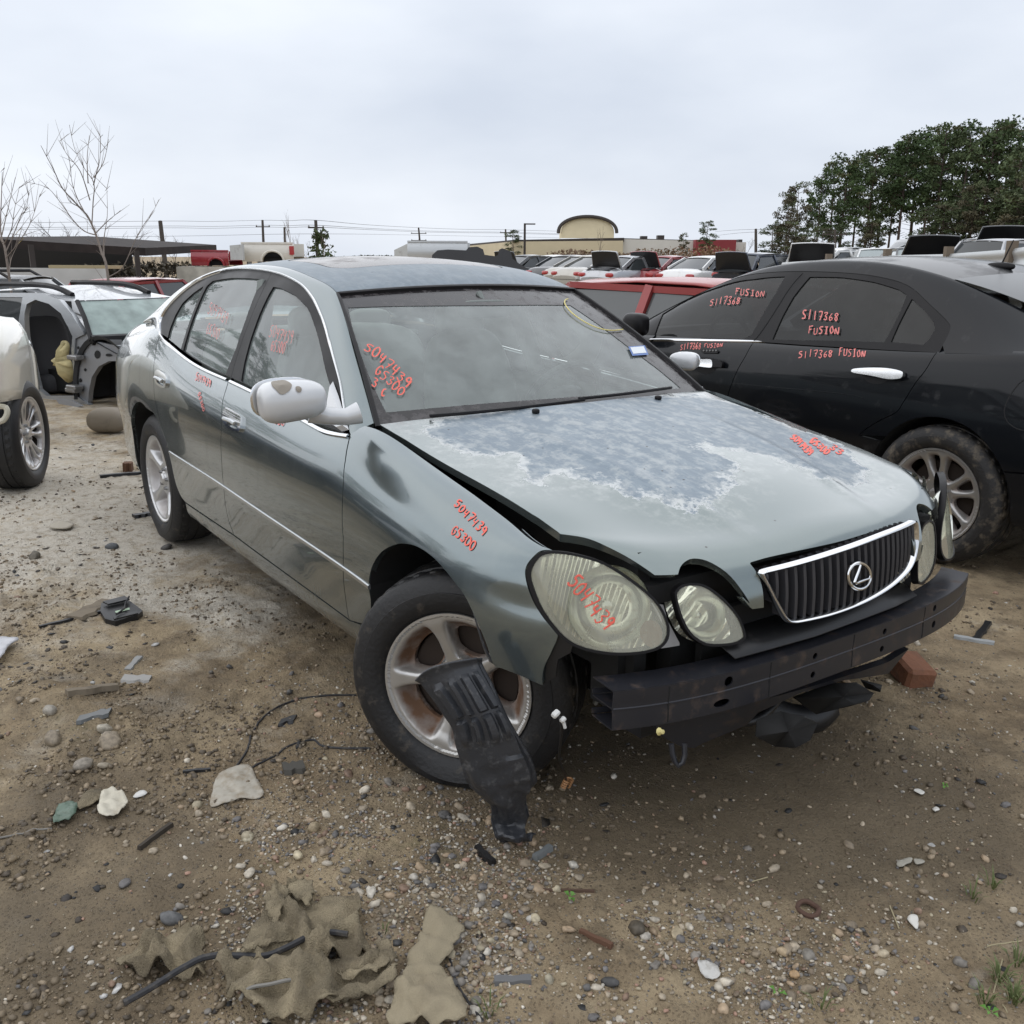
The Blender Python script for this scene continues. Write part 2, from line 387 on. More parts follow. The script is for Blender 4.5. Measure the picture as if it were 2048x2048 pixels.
# ================================================================== the yard floor
def vnoise(x, y, seed=0):
    """smooth value noise, vectorised"""
    xi = np.floor(x).astype(np.int64); yi = np.floor(y).astype(np.int64); fx = x-xi; fy = y-yi
    fx = fx*fx*fx*(fx*(fx*6-15)+10); fy = fy*fy*fy*(fy*(fy*6-15)+10)
    def h(a, b):
        n = (a*374761393+b*668265263+seed*974711) & 0x7fffffff; n = ((n ^ (n >> 13))*1274126177) & 0x7fffffff
        return ((n ^ (n >> 16)) & 0xffff)/65535.0
    return (h(xi, yi)*(1-fx)+h(xi+1, yi)*fx)*(1-fy)+(h(xi, yi+1)*(1-fx)+h(xi+1, yi+1)*fx)*fy
def fbm(x, y, f, octv=5, gain=.5, seed=0):
    s = 0; a = 1; t = 0
    for k in range(octv): s = s+a*vnoise(x*f+17*k, y*f-31*k, seed+k); t += a; a *= gain; f *= 2.03
    return s/t
def blob2(x, y, cx, cy, rx, ry, rot=0.0):
    c, s = math.cos(rot), math.sin(rot); dx = (x-cx)*c+(y-cy)*s; dy = -(x-cx)*s+(y-cy)*c
    return np.exp(-(dx/rx)**2-(dy/ry)**2)
# zones, surveyed: centre of each patch on the ground
Zp = lambda px: at_z(*kd([px])[0])[:2]
def zones(x, y):
    pale = .9*blob2(x, y, -4.6, -1.5, 2.6, 1.0, .1)+.75*blob2(x, y, *Zp((150, 1000)), 1.0, .45, .3)+.9*blob2(x, y, *Zp((375, 1140)), .34, .10, .65)+.5*blob2(x, y, *Zp((430, 1150)), .3, .22, .3)+.35*blob2(x, y, -8, 1, 5, 5)
    gravel = .85*blob2(x, y, *Zp((760, 1690)), .42, .55, .5)+1.0*blob2(x, y, *Zp((600, 1600)), .30, .20, .6)+.85*blob2(x, y, *Zp((1050, 1850)), .62, .30, .7)+.55*blob2(x, y, *Zp((620, 1330)), .5, .3, .4)+.35*blob2(x, y, *Zp((60, 1380)), .35, .3, .4)+.4*blob2(x, y, *Zp((1750, 1350)), .8, .7, .4)+.35*blob2(x, y, *Zp((1500, 1720)), .4, .4)
    damp_dark = .9*blob2(x, y, *Zp((1180, 1520)), .55, .30, .9)+.6*blob2(x, y, *Zp((1500, 1500)), .6, .5, .7)+.75*blob2(x, y, *Zp((100, 1750)), .5, .35, .3)+.55*blob2(x, y, *Zp((160, 1480)), .5, .25, .2)+.4*blob2(x, y, -1.4, -.2, 2.0, .8)+.55*blob2(x, y, *Zp((1700, 1500)), .5, .4, .3)+.35*blob2(x, y, *Zp((250, 1300)), .5, .3, .3)  # the blob centred beneath the grey sedan darkens the ground there
    return pale, gravel, damp_dark
def gheight(x, y):
    near = np.exp(-((x+1)/9)**2-((y)/9)**2)
    big = (fbm(x, y, .55, 3, .5, 3)-.5)*.05
    mid = (fbm(x, y, 2.6, 4, .55, 11)-.5)*.030
    pale, gravel, damp_dark = zones(x, y)
    cl = fbm(x, y, 9, 5, .62, 21)
    clod = np.clip(cl-.48, 0, 1)*.095*np.clip(fbm(x, y, 1.3, 2, .5, 41)*2-.7, .15, 1)
    fine = (fbm(x, y, 38, 3, .6, 31)-.5)*.008
    rut = -.022*blob2(x, y, *Zp((90, 1420)), .55, .07, .35)+.03*blob2(x, y, *Zp((70, 1310)), .35, .10, .35)
    # level where the wheels stand
    k = 1.0
    for cx, cy in ((.05, -.75), (-2.8, -.75), (-2.8, .75), (0, .75), (.38, -.83)): k = k*(1-.9*blob2(x, y, cx, cy, .32, .32))
    return ((big+mid)*.75*k+(clod+fine)*(.35+.65*k)+rut)*near-.006
def axis(lo, hi, st, far, n):
    a = np.arange(lo, hi, st); g = np.geomspace(st, far, n); return np.r_[(lo-np.cumsum(g))[::-1], a, hi+np.cumsum(g)]
gx = axis(-3.2, 2.0, .0175, 55, 48); gy = axis(-2.9, 2.2, .0175, 55, 48)
GX, GY2 = np.meshgrid(gx, gy, indexing='ij'); GZ2 = gheight(GX, GY2)
nx, ny = GX.shape; V = np.stack([GX, GY2, GZ2], -1).reshape(-1, 3).astype(np.float32)
ii = (np.arange(nx-1)[:, None]*ny+np.arange(ny-1)[None, :]).ravel(); Q = np.stack([ii, ii+ny, ii+ny+1, ii+1], 1)
def fast_mesh(name, V, Q):
    me = bpy.data.meshes.new(name); me.vertices.add(len(V)); me.vertices.foreach_set('co', np.asarray(V, np.float32).ravel()); k = Q.shape[1]
    me.loops.add(Q.size); me.loops.foreach_set('vertex_index', Q.ravel().astype(np.int32)); me.polygons.add(len(Q))
    me.polygons.foreach_set('loop_start', np.arange(0, Q.size, k, dtype=np.int32)); me.polygons.foreach_set('loop_total', np.full(len(Q), k, np.int32))
    me.polygons.foreach_set('use_smooth', np.ones(len(Q), bool)); me.update(calc_edges=True); me.validate(); return me
me = fast_mesh('ground', V, Q)
zz = zones(V[:, 0], V[:, 1])
for nm, q in zip(('pale', 'gravel', 'damp_dark'), zz):
    at = me.attributes.new(nm, 'FLOAT', 'POINT'); at.data.foreach_set('value', np.clip(q, 0, 1).astype(np.float32))
def dirt_mat():
    M = bpy.data.materials.new('wet yard dirt'); M.use_nodes = True; nt = M.node_tree; p = nt.nodes['Principled BSDF']; L = nt.links.new
    ge = N(nt, 'ShaderNodeNewGeometry')
    def noise(s, d=8, r=.6, off=0):
        n = N(nt, 'ShaderNodeTexNoise'); n.inputs['Scale'].default_value = s; n.inputs['Detail'].default_value = d; n.inputs['Roughness'].default_value = r
        if off:
            m_ = N(nt, 'ShaderNodeMapping'); m_.inputs['Location'].default_value = (off, off*2, 0); L(ge.outputs['Position'], m_.inputs[0]); L(m_.outputs[0], n.inputs['Vector'])
        else: L(ge.outputs['Position'], n.inputs['Vector'])
        return n.outputs['Fac']
    def ramp(v, a, b, lo=0., hi=1.):
        m_ = N(nt, 'ShaderNodeMapRange'); m_.inputs['From Min'].default_value = a; m_.inputs['From Max'].default_value = b; m_.inputs['To Min'].default_value = lo; m_.inputs['To Max'].default_value = hi; L(v, m_.inputs['Value']); return m_.outputs[0]
    def mixc(f, a, b):
        m_ = N(nt, 'ShaderNodeMix', data_type='RGBA'); L(f, m_.inputs['Factor'])
        for k, v in (('A', a), ('B', b)):
            if isinstance(v, tuple): m_.inputs[k].default_value = (*v, 1)
            else: L(v, m_.inputs[k])
        return m_.outputs['Result']
    def math2(op, a, b, cl=False):
        m_ = N(nt, 'ShaderNodeMath', op=op, use_clamp=cl)
        for k, v in ((0, a), (1, b)):
            if isinstance(v, float): m_.inputs[k].default_value = v
            else: L(v, m_.inputs[k])
        return m_.outputs[0]
    def attr(n): a = N(nt, 'ShaderNodeAttribute', attribute_name=n); return a.outputs['Fac']
    c = mixc(ramp(noise(1.7, 9, .66), .38, .62), (.255, .192, .120), (.44, .348, .225))
    c = mixc(ramp(noise(6.5, 9, .7, 3), .46, .70, 0, .85), c, (.110, .084, .057))
    c = mixc(ramp(noise(3.1, 8, .7, 9), .56, .74, 0, .55), c, (.40, .335, .235))
    pl = math2('ADD', attr('pale'), ramp(noise(2.8, 9, .72, 5), .3, .7, -.42, .42)); pf = ramp(pl, .22, .75, 0, .92)
    pf2 = math2('MULTIPLY', pf, ramp(noise(17, 8, .75, 2), .36, .52, .25, 1.))
    c = mixc(pf2, c, (.60, .555, .475))
    dm = math2('ADD', attr('damp_dark'), ramp(noise(4.2, 9, .7, 7), .3, .7, -.35, .35)); df = ramp(dm, .15, .8, 0, .85)
    c = mixc(df, c, (.150, .118, .078))
    # grit
    vo = N(nt, 'ShaderNodeTexVoronoi'); vo.inputs['Scale'].default_value = 120; L(ge.outputs['Position'], vo.inputs['Vector'])
    sp = ramp(vo.outputs['Distance'], .34, .2); gm = math2('MULTIPLY', sp, ramp(noise(9, 6, .6, 13), .45, .65, 0, .75))
    cr = N(nt, 'ShaderNodeValToRGB'); cr.color_ramp.interpolation = 'CONSTANT'; e = cr.color_ramp.elements; e[0].color = (.10, .085, .065, 1); e[1].position = .3; e[1].color = (.30, .25, .18, 1)
    for pos, cc in ((.55, (.20, .18, .16)), (.7, (.42, .37, .29)), (.85, (.07, .06, .055)), (.93, (.24, .15, .10))): q = e.new(pos); q.color = (*cc, 1)
    sxy = N(nt, 'ShaderNodeSeparateColor'); L(vo.outputs['Color'], sxy.inputs[0]); L(sxy.outputs[0], cr.inputs[0]); c = mixc(gm, c, cr.outputs[0])
    v2 = N(nt, 'ShaderNodeTexVoronoi'); v2.inputs['Scale'].default_value = 38; L(ge.outputs['Position'], v2.inputs['Vector'])
    dk = math2('MULTIPLY', ramp(v2.outputs['Distance'], .20, .08), ramp(noise(1.2, 5, .6, 21), .45, .6, 0, .8)); c = mixc(dk, c, (.05, .043, .035))
    # a little moss
    gf = math2('MULTIPLY', ramp(noise(1.1, 6, .6, 31), .60, .72), ramp(noise(24, 7, .7, 33), .48, .62, 0, .5)); c = mixc(gf, c, (.085, .10, .035))
    L(c, p.inputs['Base Color'])
    r_ = math2('MULTIPLY', df, .42); r2 = N(nt, 'ShaderNodeMath', op='SUBTRACT'); r2.inputs[0].default_value = .88; L(r_, r2.inputs[1]); L(r2.outputs[0], p.inputs['Roughness'])
    p.inputs['Specular IOR Level'].default_value = .18
    bsum = math2('ADD', math2('MULTIPLY', noise(55, 8, .72), 1.0), math2('MULTIPLY', sp, .35))
    bp = N(nt, 'ShaderNodeBump'); bp.inputs['Strength'].default_value = .9; bp.inputs['Distance'].default_value = .016; L(bsum, bp.inputs['Height']); L(bp.outputs[0], p.inputs['Normal'])
    return M
me.materials.append(dirt_mat()); g = bpy.data.objects.new('ground', me); COL.objects.link(g); g['kind'] = 'structure'
def gz(x, y): return float(gheight(np.array([float(x)]), np.array([float(y)]))[0])
# ---- gravel
def ico(sub):
    bm = bmesh.new(); bmesh.ops.create_icosphere(bm, subdivisions=sub, radius=1.0); bm.verts.ensure_lookup_table()
    V = np.array([v.co[:] for v in bm.verts]); F = np.array([[v.index for v in f.verts] for f in bm.faces]); bm.free(); return V, F
PAL = np.array([(.36, .30, .22), (.46, .41, .33), (.27, .215, .15), (.20, .18, .155), (.155, .145, .14), (.52, .48, .41), (.22, .145, .10), (.33, .245, .16), (.10, .095, .09), (.36, .22, .16), (.40, .345, .24), (.165, .125, .085)])
PW = np.array([.16, .11, .15, .12, .09, .06, .06, .09, .05, .02, .05, .04]); PW /= PW.sum()
def pebble_mesh(name, pos, size, sub, seed, flat=.62, cols=None):
    r_ = np.random.default_rng(seed); V0, F0 = ico(sub); n = len(pos); k = len(V0)
    lump = 1+.22*r_.standard_normal((n, k, 1)).clip(-1.6, 1.6)*(.7 if sub > 1 else 1)
    sc = np.stack([size*r_.uniform(.75, 1.35, n), size*r_.uniform(.65, 1.0, n), size*r_.uniform(flat*.7, flat*1.2, n)], 1)
    P = V0[None]*lump*sc[:, None, :]
    a = r_.uniform(0, 2*np.pi, n); b = r_.uniform(-.45, .45, n); ca, sa, cb, sb = np.cos(a), np.sin(a), np.cos(b), np.sin(b)
    x = P[..., 0]*cb[:, None]+P[..., 2]*sb[:, None]; z = -P[..., 0]*sb[:, None]+P[..., 2]*cb[:, None]; y = P[..., 1]
    P = np.stack([x*ca[:, None]-y*sa[:, None], x*sa[:, None]+y*ca[:, None], z], -1)+pos[:, None, :]
    Q = (F0[None]+np.arange(n)[:, None, None]*k).reshape(-1, 3); me = fast_mesh(name, P.reshape(-1, 3), Q)
    c = PAL[r_.choice(len(PAL), n, p=PW)] if cols is None else cols
    c = (c*r_.uniform(.75, 1.12, (n, 1))).clip(0, 1)*1.12; col = np.ones((n, k, 4), np.float32); col[..., :3] = c[:, None, :]
    at = me.color_attributes.new('tint', 'FLOAT_COLOR', 'POINT'); at.data.foreach_set('color', col.ravel()); return me
def stone_mat():
    M = bpy.data.materials.new('river gravel'); M.use_nodes = True; nt = M.node_tree; p = nt.nodes['Principled BSDF']; L = nt.links.new
    a = N(nt, 'ShaderNodeAttribute', attribute_name='tint'); ge = N(nt, 'ShaderNodeNewGeometry'); n = N(nt, 'ShaderNodeTexNoise'); n.inputs['Scale'].default_value = 90; n.inputs['Detail'].default_value = 6; L(ge.outputs['Position'], n.inputs['Vector'])
    r_ = N(nt, 'ShaderNodeMapRange'); r_.inputs['From Min'].default_value = .3; r_.inputs['From Max'].default_value = .7; r_.inputs['To Min'].default_value = .6; r_.inputs['To Max'].default_value = 1.2; L(n.outputs['Fac'], r_.inputs['Value'])
    mx = N(nt, 'ShaderNodeMix', data_type='RGBA', blend_type='MULTIPLY'); mx.inputs['Factor'].default_value = 1; L(a.outputs['Color'], mx.inputs['A']); L(r_.outputs[0], mx.inputs['B']); L(mx.outputs['Result'], p.inputs['Base Color']); p.inputs['Roughness'].default_value = .62
    return M
STONE = stone_mat()
def scatter(n, seed, lo=(-6.5, -4.2), hi=(2.2, 4.5)):
    r_ = np.random.default_rng(seed); x = np.r_[r_.uniform(lo[0], hi[0], n), r_.normal(.9, .9, n*2), r_.normal(.2, 1.6, n)]; y = np.r_[r_.uniform(lo[1], hi[1], n), r_.normal(-.9, .9, n*2), r_.normal(-.9, 1.5, n)]
    d = np.stack([x, y, np.zeros_like(x)], 1)-CP; z = d@FW; u = 1024+FPX*(d@RT)/z; v = 1024-FPX*(d@UP)/z
    k = (z > .3) & (u > -250) & (u < 2300) & (v < 2300); x, y = x[k], y[k]
    pale, gr, dm = zones(x, y); pr = .06+1.3*np.clip(gr, 0, 1)**1.3*np.clip(fbm(x, y, 4.5, 4, .6, 61)*2.6-.75, .04, 1.2); pr = pr*np.clip(1-.6*dm, .25, 1)
    k = r_.uniform(0, 1, len(x)) < pr; return x[k], y[k]
x, y = scatter(46000, 5); s = (.0019+.0046*rng.random(len(x))**2.2); z = gheight(x, y)+s*.25
me1 = pebble_mesh('gravel', np.stack([x, y, z], 1), s, 1, 1); me1.materials.append(STONE)
g1 = bpy.data.objects.new('gravel', me1); COL.objects.link(g1); tag(g1, 'loose tan and grey river gravel spread over the yard dirt', 'gravel', kind='stuff')
x, y = scatter(2600, 9); k = slice(0, 5200); x, y = x[k], y[k]; s = (.0055+.0095*rng.random(len(x))**2.0); z = gheight(x, y)+s*.22
me2 = pebble_mesh('pebbles', np.stack([x, y, z], 1), s, 2, 2); me2.materials.append(STONE)
g2 = bpy.data.objects.new('pebbles', me2); COL.objects.link(g2); tag(g2, 'rounded pebbles lying among the finer gravel', 'pebbles', kind='stuff')
# crumbs of mud
r_ = np.random.default_rng(77); x = np.r_[r_.normal(-.2, 1.4, 34000), r_.uniform(-5, 2, 20000)]; y = np.r_[r_.normal(-1.7, .8, 34000), r_.uniform(-3.5, 2.5, 20000)]
k = (fbm(x, y, 3.1, 4, .6, 71) > .50) & (zones(x, y)[1] < .6); x, y = x[k], y[k]; s = .0022+.0095*r_.random(len(x))**4; z = gheight(x, y)+s*.2
mud = np.array([(.20, .155, .10), (.15, .115, .075), (.27, .21, .14), (.10, .078, .053)])[r_.integers(0, 4, len(x))]
me3 = pebble_mesh('mud_crumbs', np.stack([x, y, z], 1), s, 1, 3, .7, mud); me3.materials.append(STONE)
g3 = bpy.data.objects.new('mud_crumbs', me3); COL.objects.link(g3); tag(g3, 'dark crumbs of trodden mud scattered over the dirt', 'mud', kind='stuff')

# flat litter: bits of bark, plastic, glass and leaf trodden into the dirt
r_ = np.random.default_rng(99); x = np.r_[r_.uniform(-6.5, 1.6, 2600), r_.normal(-2.5, 1.6, 1600)]; y = np.r_[r_.uniform(-3.6, 3.2, 2600), r_.normal(-1.7, .5, 1600)]; k = fbm(x, y, 1.4, 3, .5, 91) > .47; x, y = x[k], y[k]
s = .004+.013*r_.random(len(x))**2.5; z = gheight(x, y)+s*.12; lc = np.array([(.02, .02, .02), (.035, .028, .022), (.06, .045, .03), (.05, .05, .05), (.45, .44, .42), (.22, .17, .11), (.10, .075, .05)])[r_.choice(7, len(x), p=[.2, .25, .2, .1, .05, .1, .1])]
me4 = pebble_mesh('litter', np.stack([x, y, z], 1), s, 1, 4, .16, lc); me4.materials.append(STONE); g4 = bpy.data.objects.new('litter', me4); COL.objects.link(g4); tag(g4, 'flat dark flecks of litter and bark trodden into the dirt', 'litter', kind='stuff')
# ================================================================== beyond the yard
def on_ground(u, D):
    p = at_d(u, 510.0, D); return np.array([p[0], p[1], 0.0])
def z_of(v, D, u=1024): return float(at_d(u, v, D)[2])
BEIGE = mat('beige stucco', (.56, .49, .34), .9, var=.06, vscale=.4); WHITEW = mat('off white stucco', (.58, .57, .53), .9, var=.05, vscale=.4); REDW = mat('dark red cladding', (.22, .028, .035), .7); DKROOF = mat('dark brown fascia', (.035, .028, .025), .7)
def wall_run(name, px, D, mt, parent, thick=8.0, ztop=None, zb=0.0):
    """block standing on the ground between two surveyed columns, running back from the camera"""
    (u0, v0), (u1, v1) = px; d0, d1 = D; a = on_ground(u0, d0); b = on_ground(u1, d1); za, zb_ = z_of(v0, d0, u0), z_of(v1, d1, u1)
    n = np.cross(b-a, [0, 0, 1]); n /= np.linalg.norm(n)
    if n@(a-CP) < 0: n = -n
    n = n*thick; V = [a, b, b+n, a+n]; V = [(p[0], p[1], zb) for p in V]+[(a[0], a[1], za), (b[0], b[1], zb_), (b[0]+n[0], b[1]+n[1], zb_), (a[0]+n[0], a[1]+n[1], za)]
    return mk(name, V, [(0, 3, 2, 1), (4, 5, 6, 7), (0, 1, 5, 4), (1, 2, 6, 5), (2, 3, 7, 6), (3, 0, 4, 7)], mt, parent, False)
bd = thing('store_building', 'long beige commercial building with dark roof edge and arched gable', 'building', (0, 0, 0))
wall_run('wall', kc([(112, 296), (402, 268)]), (185, 150), BEIGE, bd, 12); wall_run('wall', kc([(402, 268), (1112, 262)]), (150, 150), BEIGE, bd, 30)
def band(name, p0, p1, h, D, mt, parent, off=.35, t=.6):
    (u0, v0), (u1, v1) = p0, p1; a = at_d(u0, v0, D[0]-off); b = at_d(u1, v1, D[1]-off); ha, hb = h
    n = FW*np.array([1, 1, 0])*t; V = [a-[0, 0, ha], b-[0, 0, hb], b, a]; V = V+[q+n for q in V]
    return mk(name, V, [(0, 1, 2, 3), (7, 6, 5, 4), (0, 4, 5, 1), (3, 2, 6, 7), (0, 3, 7, 4), (1, 5, 6, 2)], mt, parent, False)
K = lambda p: kc([p])[0]
band('roof_edge', K((112, 284)), K((402, 257)), (1.0, .75), (185, 150), DKROOF, bd); band('roof_edge', K((402, 257)), K((1122, 243)), (.62, .66), (150, 150), DKROOF, bd)
band('canopy', K((400, 385)), K((900, 380)), (.16, .16), (150, 150), DKROOF, bd, .5); band('loading_door', K((440, 312)), K((478, 310)), (1.7, 1.7), (150, 150), mat('beige door', (.50, .44, .31), .8), bd, .1, .1)
wall_run('wall', kc([(1112, 252), (1578, 262)]), (151, 151), WHITEW, bd, 20); band('roof_edge', K((1115, 246)), K((1578, 258)), (.22, .22), (151, 151), DKROOF, bd)
wall_run('wall', kc([(1578, 256), (1838, 256)]), (149, 149), REDW, bd, 12); wall_run('wall', kc([(1838, 272), (1902, 272)]), (152, 152), WHITEW, bd, 10)
for x0, x1, y0, y1 in ((1232, 1272, 232, 250), (1340, 1381, 227, 254), (1862, 1884, 254, 272)):
    band('roof_unit', K((x0, y0)), K((x1, y0)), ((y1-y0)*.31/FPX*150,)*2, (152, 152), DKROOF, bd, 0, 2)
# arched gable
ga = []
for t in np.linspace(0, 1, 22):
    a = math.pi*(1-t); ga.append((886+math.cos(a)*180, 118+0+95*(1-math.sin(a)**.9) if True else 0))
gp = [(715, 246)]+[(886-171*math.cos(math.pi*t), 210-100*math.sin(math.pi*t)**.85) for t in np.linspace(0, 1, 20)]+[(1055, 246)]
pts = [at_d(*K(p), 156) for p in gp]; n = len(pts); bk = [p+FW*np.array([1, 1, 0])*6 for p in pts]
mk('arched_gable', pts+bk, [tuple(range(n))]+[(i, i+1, n+i+1, n+i) for i in range(n-1)], BEIGE, bd, False)
ar = MB(); ar.tube([at_d(*K((886-188*math.cos(math.pi*t), 212-106*math.sin(math.pi*t)**.85)), 155.6) for t in np.linspace(0, 1, 24)], .30, 6); ar.build('gable_trim', DKROOF, bd)
# ---- open shed on the left
sh_ = thing('open_shed', 'dark flat roofed open shed above a whitewashed low wall', 'shed')
K7 = lambda p: k7([p])[0]
def slab(name, pf, D, thick, back, mt, parent):
    P_ = [at_d(*K7(p), d) for p, d in zip(pf, D)]; n_ = FW*np.array([1, 1, 0])*back; V = P_+[p+n_+np.array([0, 0, .15]) for p in P_]; V = V+[p-np.array([0, 0, thick]) for p in V]
    k = len(P_); o_ = mk(name, V, [(0, 1, 3, 2) if k == 2 else tuple(range(2*k)), (4, 6, 7, 5), (0, 4, 5, 1), (2, 3, 7, 6), (0, 2, 6, 4), (1, 5, 7, 3)], mt, parent, False); return o_
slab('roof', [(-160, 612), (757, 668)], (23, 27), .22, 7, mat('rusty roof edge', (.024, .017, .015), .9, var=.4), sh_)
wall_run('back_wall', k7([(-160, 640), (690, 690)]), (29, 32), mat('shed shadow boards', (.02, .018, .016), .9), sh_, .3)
wall_run('low_wall', k7([(-160, 770), (552, 776)]), (22, 25), mat('whitewashed wall', (.52, .52, .50), .9, var=.15, vscale=1.2), sh_, .25)
sb = MB()
for px_, d_ in (((712, 682), 26), ((160, 650), 23.5)):
    p = at_d(*K7(px_), d_); sb = MB(); sb.box((p[0], p[1], p[2]/2), (.12, .12, p[2])); sb.build('post', DKROOF, sh_, False)
q = at_d(*K7((450, 767)), 21.5); tag(MB().box(q, (1.6, .2, .07), (0, 0, YAW-R(88))).build('timber_plank', mat('raw timber', (.38, .32, .19), .8), None, False), 'pale yellow timber plank lying along the low white shed wall', 'plank')
# ---- utility poles and wires
WOOD = mat('weathered pole', (.06, .05, .042), .9)
def pole(top, foot, D, r_=.14, arms=(), label='', zfoot=0.0):
    a = at_d(*top, D); f = at_d(foot[0], foot[1], D); d_ = (a-f)/max(.01, a[2]-f[2]); b = a-d_*(a[2]-zfoot)
    t = thing('utility_pole', label, 'pole', tuple(b), group='utility poles'); mb = MB(); mb.tube([(0, 0, 0), tuple(a-b)], [r_, r_*.75], 8); mb.build('post', WOOD, t)
    for dz, ln in arms:
        c = MB(); c.bar(tuple(a-b-np.array([0, 0, dz])-RT*ln), tuple(a-b-np.array([0, 0, dz])+RT*ln), .12, .12); c.build('cross_arm', WOOD, t, False)
        for s_ in (-.9, 0, .9): i_ = MB(); i_.lathe([(.05, 0), (.09, .06), (.05, .16), (0, .2)], 6, tuple(a-b-np.array([0, 0, dz-.06])+RT*ln*s_)); i_.build('insulator', STEEL, t)
    return a
KB = lambda p: kb([p])[0]
P1 = pole(KB((170, 150)), KB((205, 450)), 46, .13, (), 'slightly leaning utility pole beside the leafless tree behind the shed')
P2 = pole(KB((664, 146)), KB((669, 262)), 120, .20, ((.8, .9),), 'utility pole rising behind the white truck bed')
P3 = pole(KB((770, 180)), KB((773, 268)), 130, .20, (), 'shorter plain utility pole right of the white truck bed')
P4 = pole(KB((921, 147)), KB((931, 330)), 95, .22, ((.7, .8), (1.7, .5)), 'tall utility pole with leafy vine beside thin bare trees')
P5 = pole(KB((1418, 182)), KB((1424, 250)), 170, .20, ((1.0, 1.4), (2.2, 1.4)), 'utility pole with double cross arms above the silver truck bed')
P6 = pole(KB((1838, 190)), KB((1840, 246)), 175, .20, ((.6, 1.0),), 'utility pole just left of the small pine behind the beige building')
P7 = pole(kr([(333, 650)])[0], kr([(333, 772)])[0], 90, .16, (), 'dark utility pole between the red wall and the pine wood')
P8 = pole(kr([(805, 655)])[0], kr([(805, 770)])[0], 78, .13, ((.35, 1.0),), 'pale weathered utility pole standing in front of the pine trunks')
WIRE = mat('cable', (.05, .05, .055), .6)
def wire(px, D, label, r_=.03):
    P_ = smooth_line([at_d(*p, d) for p, d in zip(px, D)], 10); mb = MB(); mb.tube(P_, r_, 4); o_ = mb.build('overhead_wire', WIRE, None); tag(o_, label, 'wire', 'overhead wires')
for dy, lb in ((0, 'topmost overhead wire sagging between the utility poles'), (24, 'second overhead wire from the top between the poles'), (33, 'third overhead wire just under the second one')):
    wire([KB(p) for p in ((-600, 160+dy), (170, 150+dy), (420, 152+dy), (664, 146+dy), (790, 148+dy), (921, 146+dy), (1170, 168+dy*.7), (1418, 182+dy*.6), (1640, 190+dy*.5), (1838, 192+dy*.5), (2300, 205+dy*.5))], (100, 100, 110, 120, 110, 95, 130, 170, 172, 175, 180), lb, .022)
wire([KB(p) for p in ((-600, 232), (300, 222), (921, 212), (1418, 218), (2300, 235))], (100, 100, 95, 170, 180), 'lowest thin overhead wire crossing behind the truck beds', .018)
wire(kr([(90, 665), (333, 652), (805, 668)]), (160, 90, 78), 'overhead wire running past the red wall to the pine wood', .018); wire(kr([(90, 690), (333, 668), (805, 688)]), (160, 90, 78), 'lower overhead wire running past the red wall to the wood', .018)
lp = thing('street_lamp', 'slim dark parking lot lamp with short arm before beige building', 'street lamp'); a = at_d(*K((482, 150)), 70); mb = MB(); mb.tube([(a[0], a[1], 0), tuple(a)], [.10, .08], 8); mb.build('post', DKROOF, lp); mb = MB(); b_ = at_d(*K((550, 155)), 70); mb.bar(tuple(a-[0, 0, .05]), tuple(b_), .18, .09); mb.build('lamp_head', DKROOF, lp, False)
# ---- trees
def leafmat(name):
    M = bpy.data.materials.new(name); M.use_nodes = True; nt = M.node_tree; p = nt.nodes['Principled BSDF']; a = N(nt, 'ShaderNodeAttribute', attribute_name='tint'); nt.links.new(a.outputs['Color'], p.inputs['Base Color']); p.inputs['Roughness'].default_value = .75; p.inputs['Specular IOR Level'].default_value = .2; return M
LEAF = leafmat('foliage'); BARK = mat('bark', (.075, .055, .045), .95, var=.3, vscale=2); TWIG = mat('pale bare twig', (.20, .165, .14), .9); TWIGD = mat('dark bare twig', (.11, .09, .08), .9)
def tuft_crown(clumps, seed, per=46, tuft=.34, base=(.045, .070, .028), var=.35, mixc=None, mixp=0.0):
    """leaf-sized faces spread through many clumps; clumps = (centre, radii)"""
    r_ = np.random.default_rng(seed); V = []; F = []; Cc = []
    for c, rad in clumps:
        tone = r_.uniform(1-var, 1+var); bc = np.array(base if r_.random() > mixp or mixc is None else mixc)*tone
        for k in range(per):
            d = r_.standard_normal(3); d /= np.linalg.norm(d); rr_ = r_.random()**.45; p = np.array(c)+d*np.array(rad)*rr_
            a = r_.standard_normal(3); a /= np.linalg.norm(a); b = np.cross(a, r_.standard_normal(3)); b /= np.linalg.norm(b)+1e-9; s_ = tuft*r_.uniform(.55, 1.3); i = len(V)
            V += [p-a*s_*.5-b*s_*.32, p+a*s_*.5-b*s_*.2, p+a*s_*.15+b*s_*.42]; F.append((i, i+1, i+2)); Cc += [bc*r_.uniform(.75, 1.25)]*3
    me = fast_mesh('crown', np.array(V), np.array(F)); at = me.color_attributes.new('tint', 'FLOAT_COLOR', 'POINT'); cc = np.ones((len(V), 4), np.float32); cc[:, :3] = np.clip(np.array(Cc), 0, 1); at.data.foreach_set('color', cc.ravel()); me.materials.append(LEAF); return me
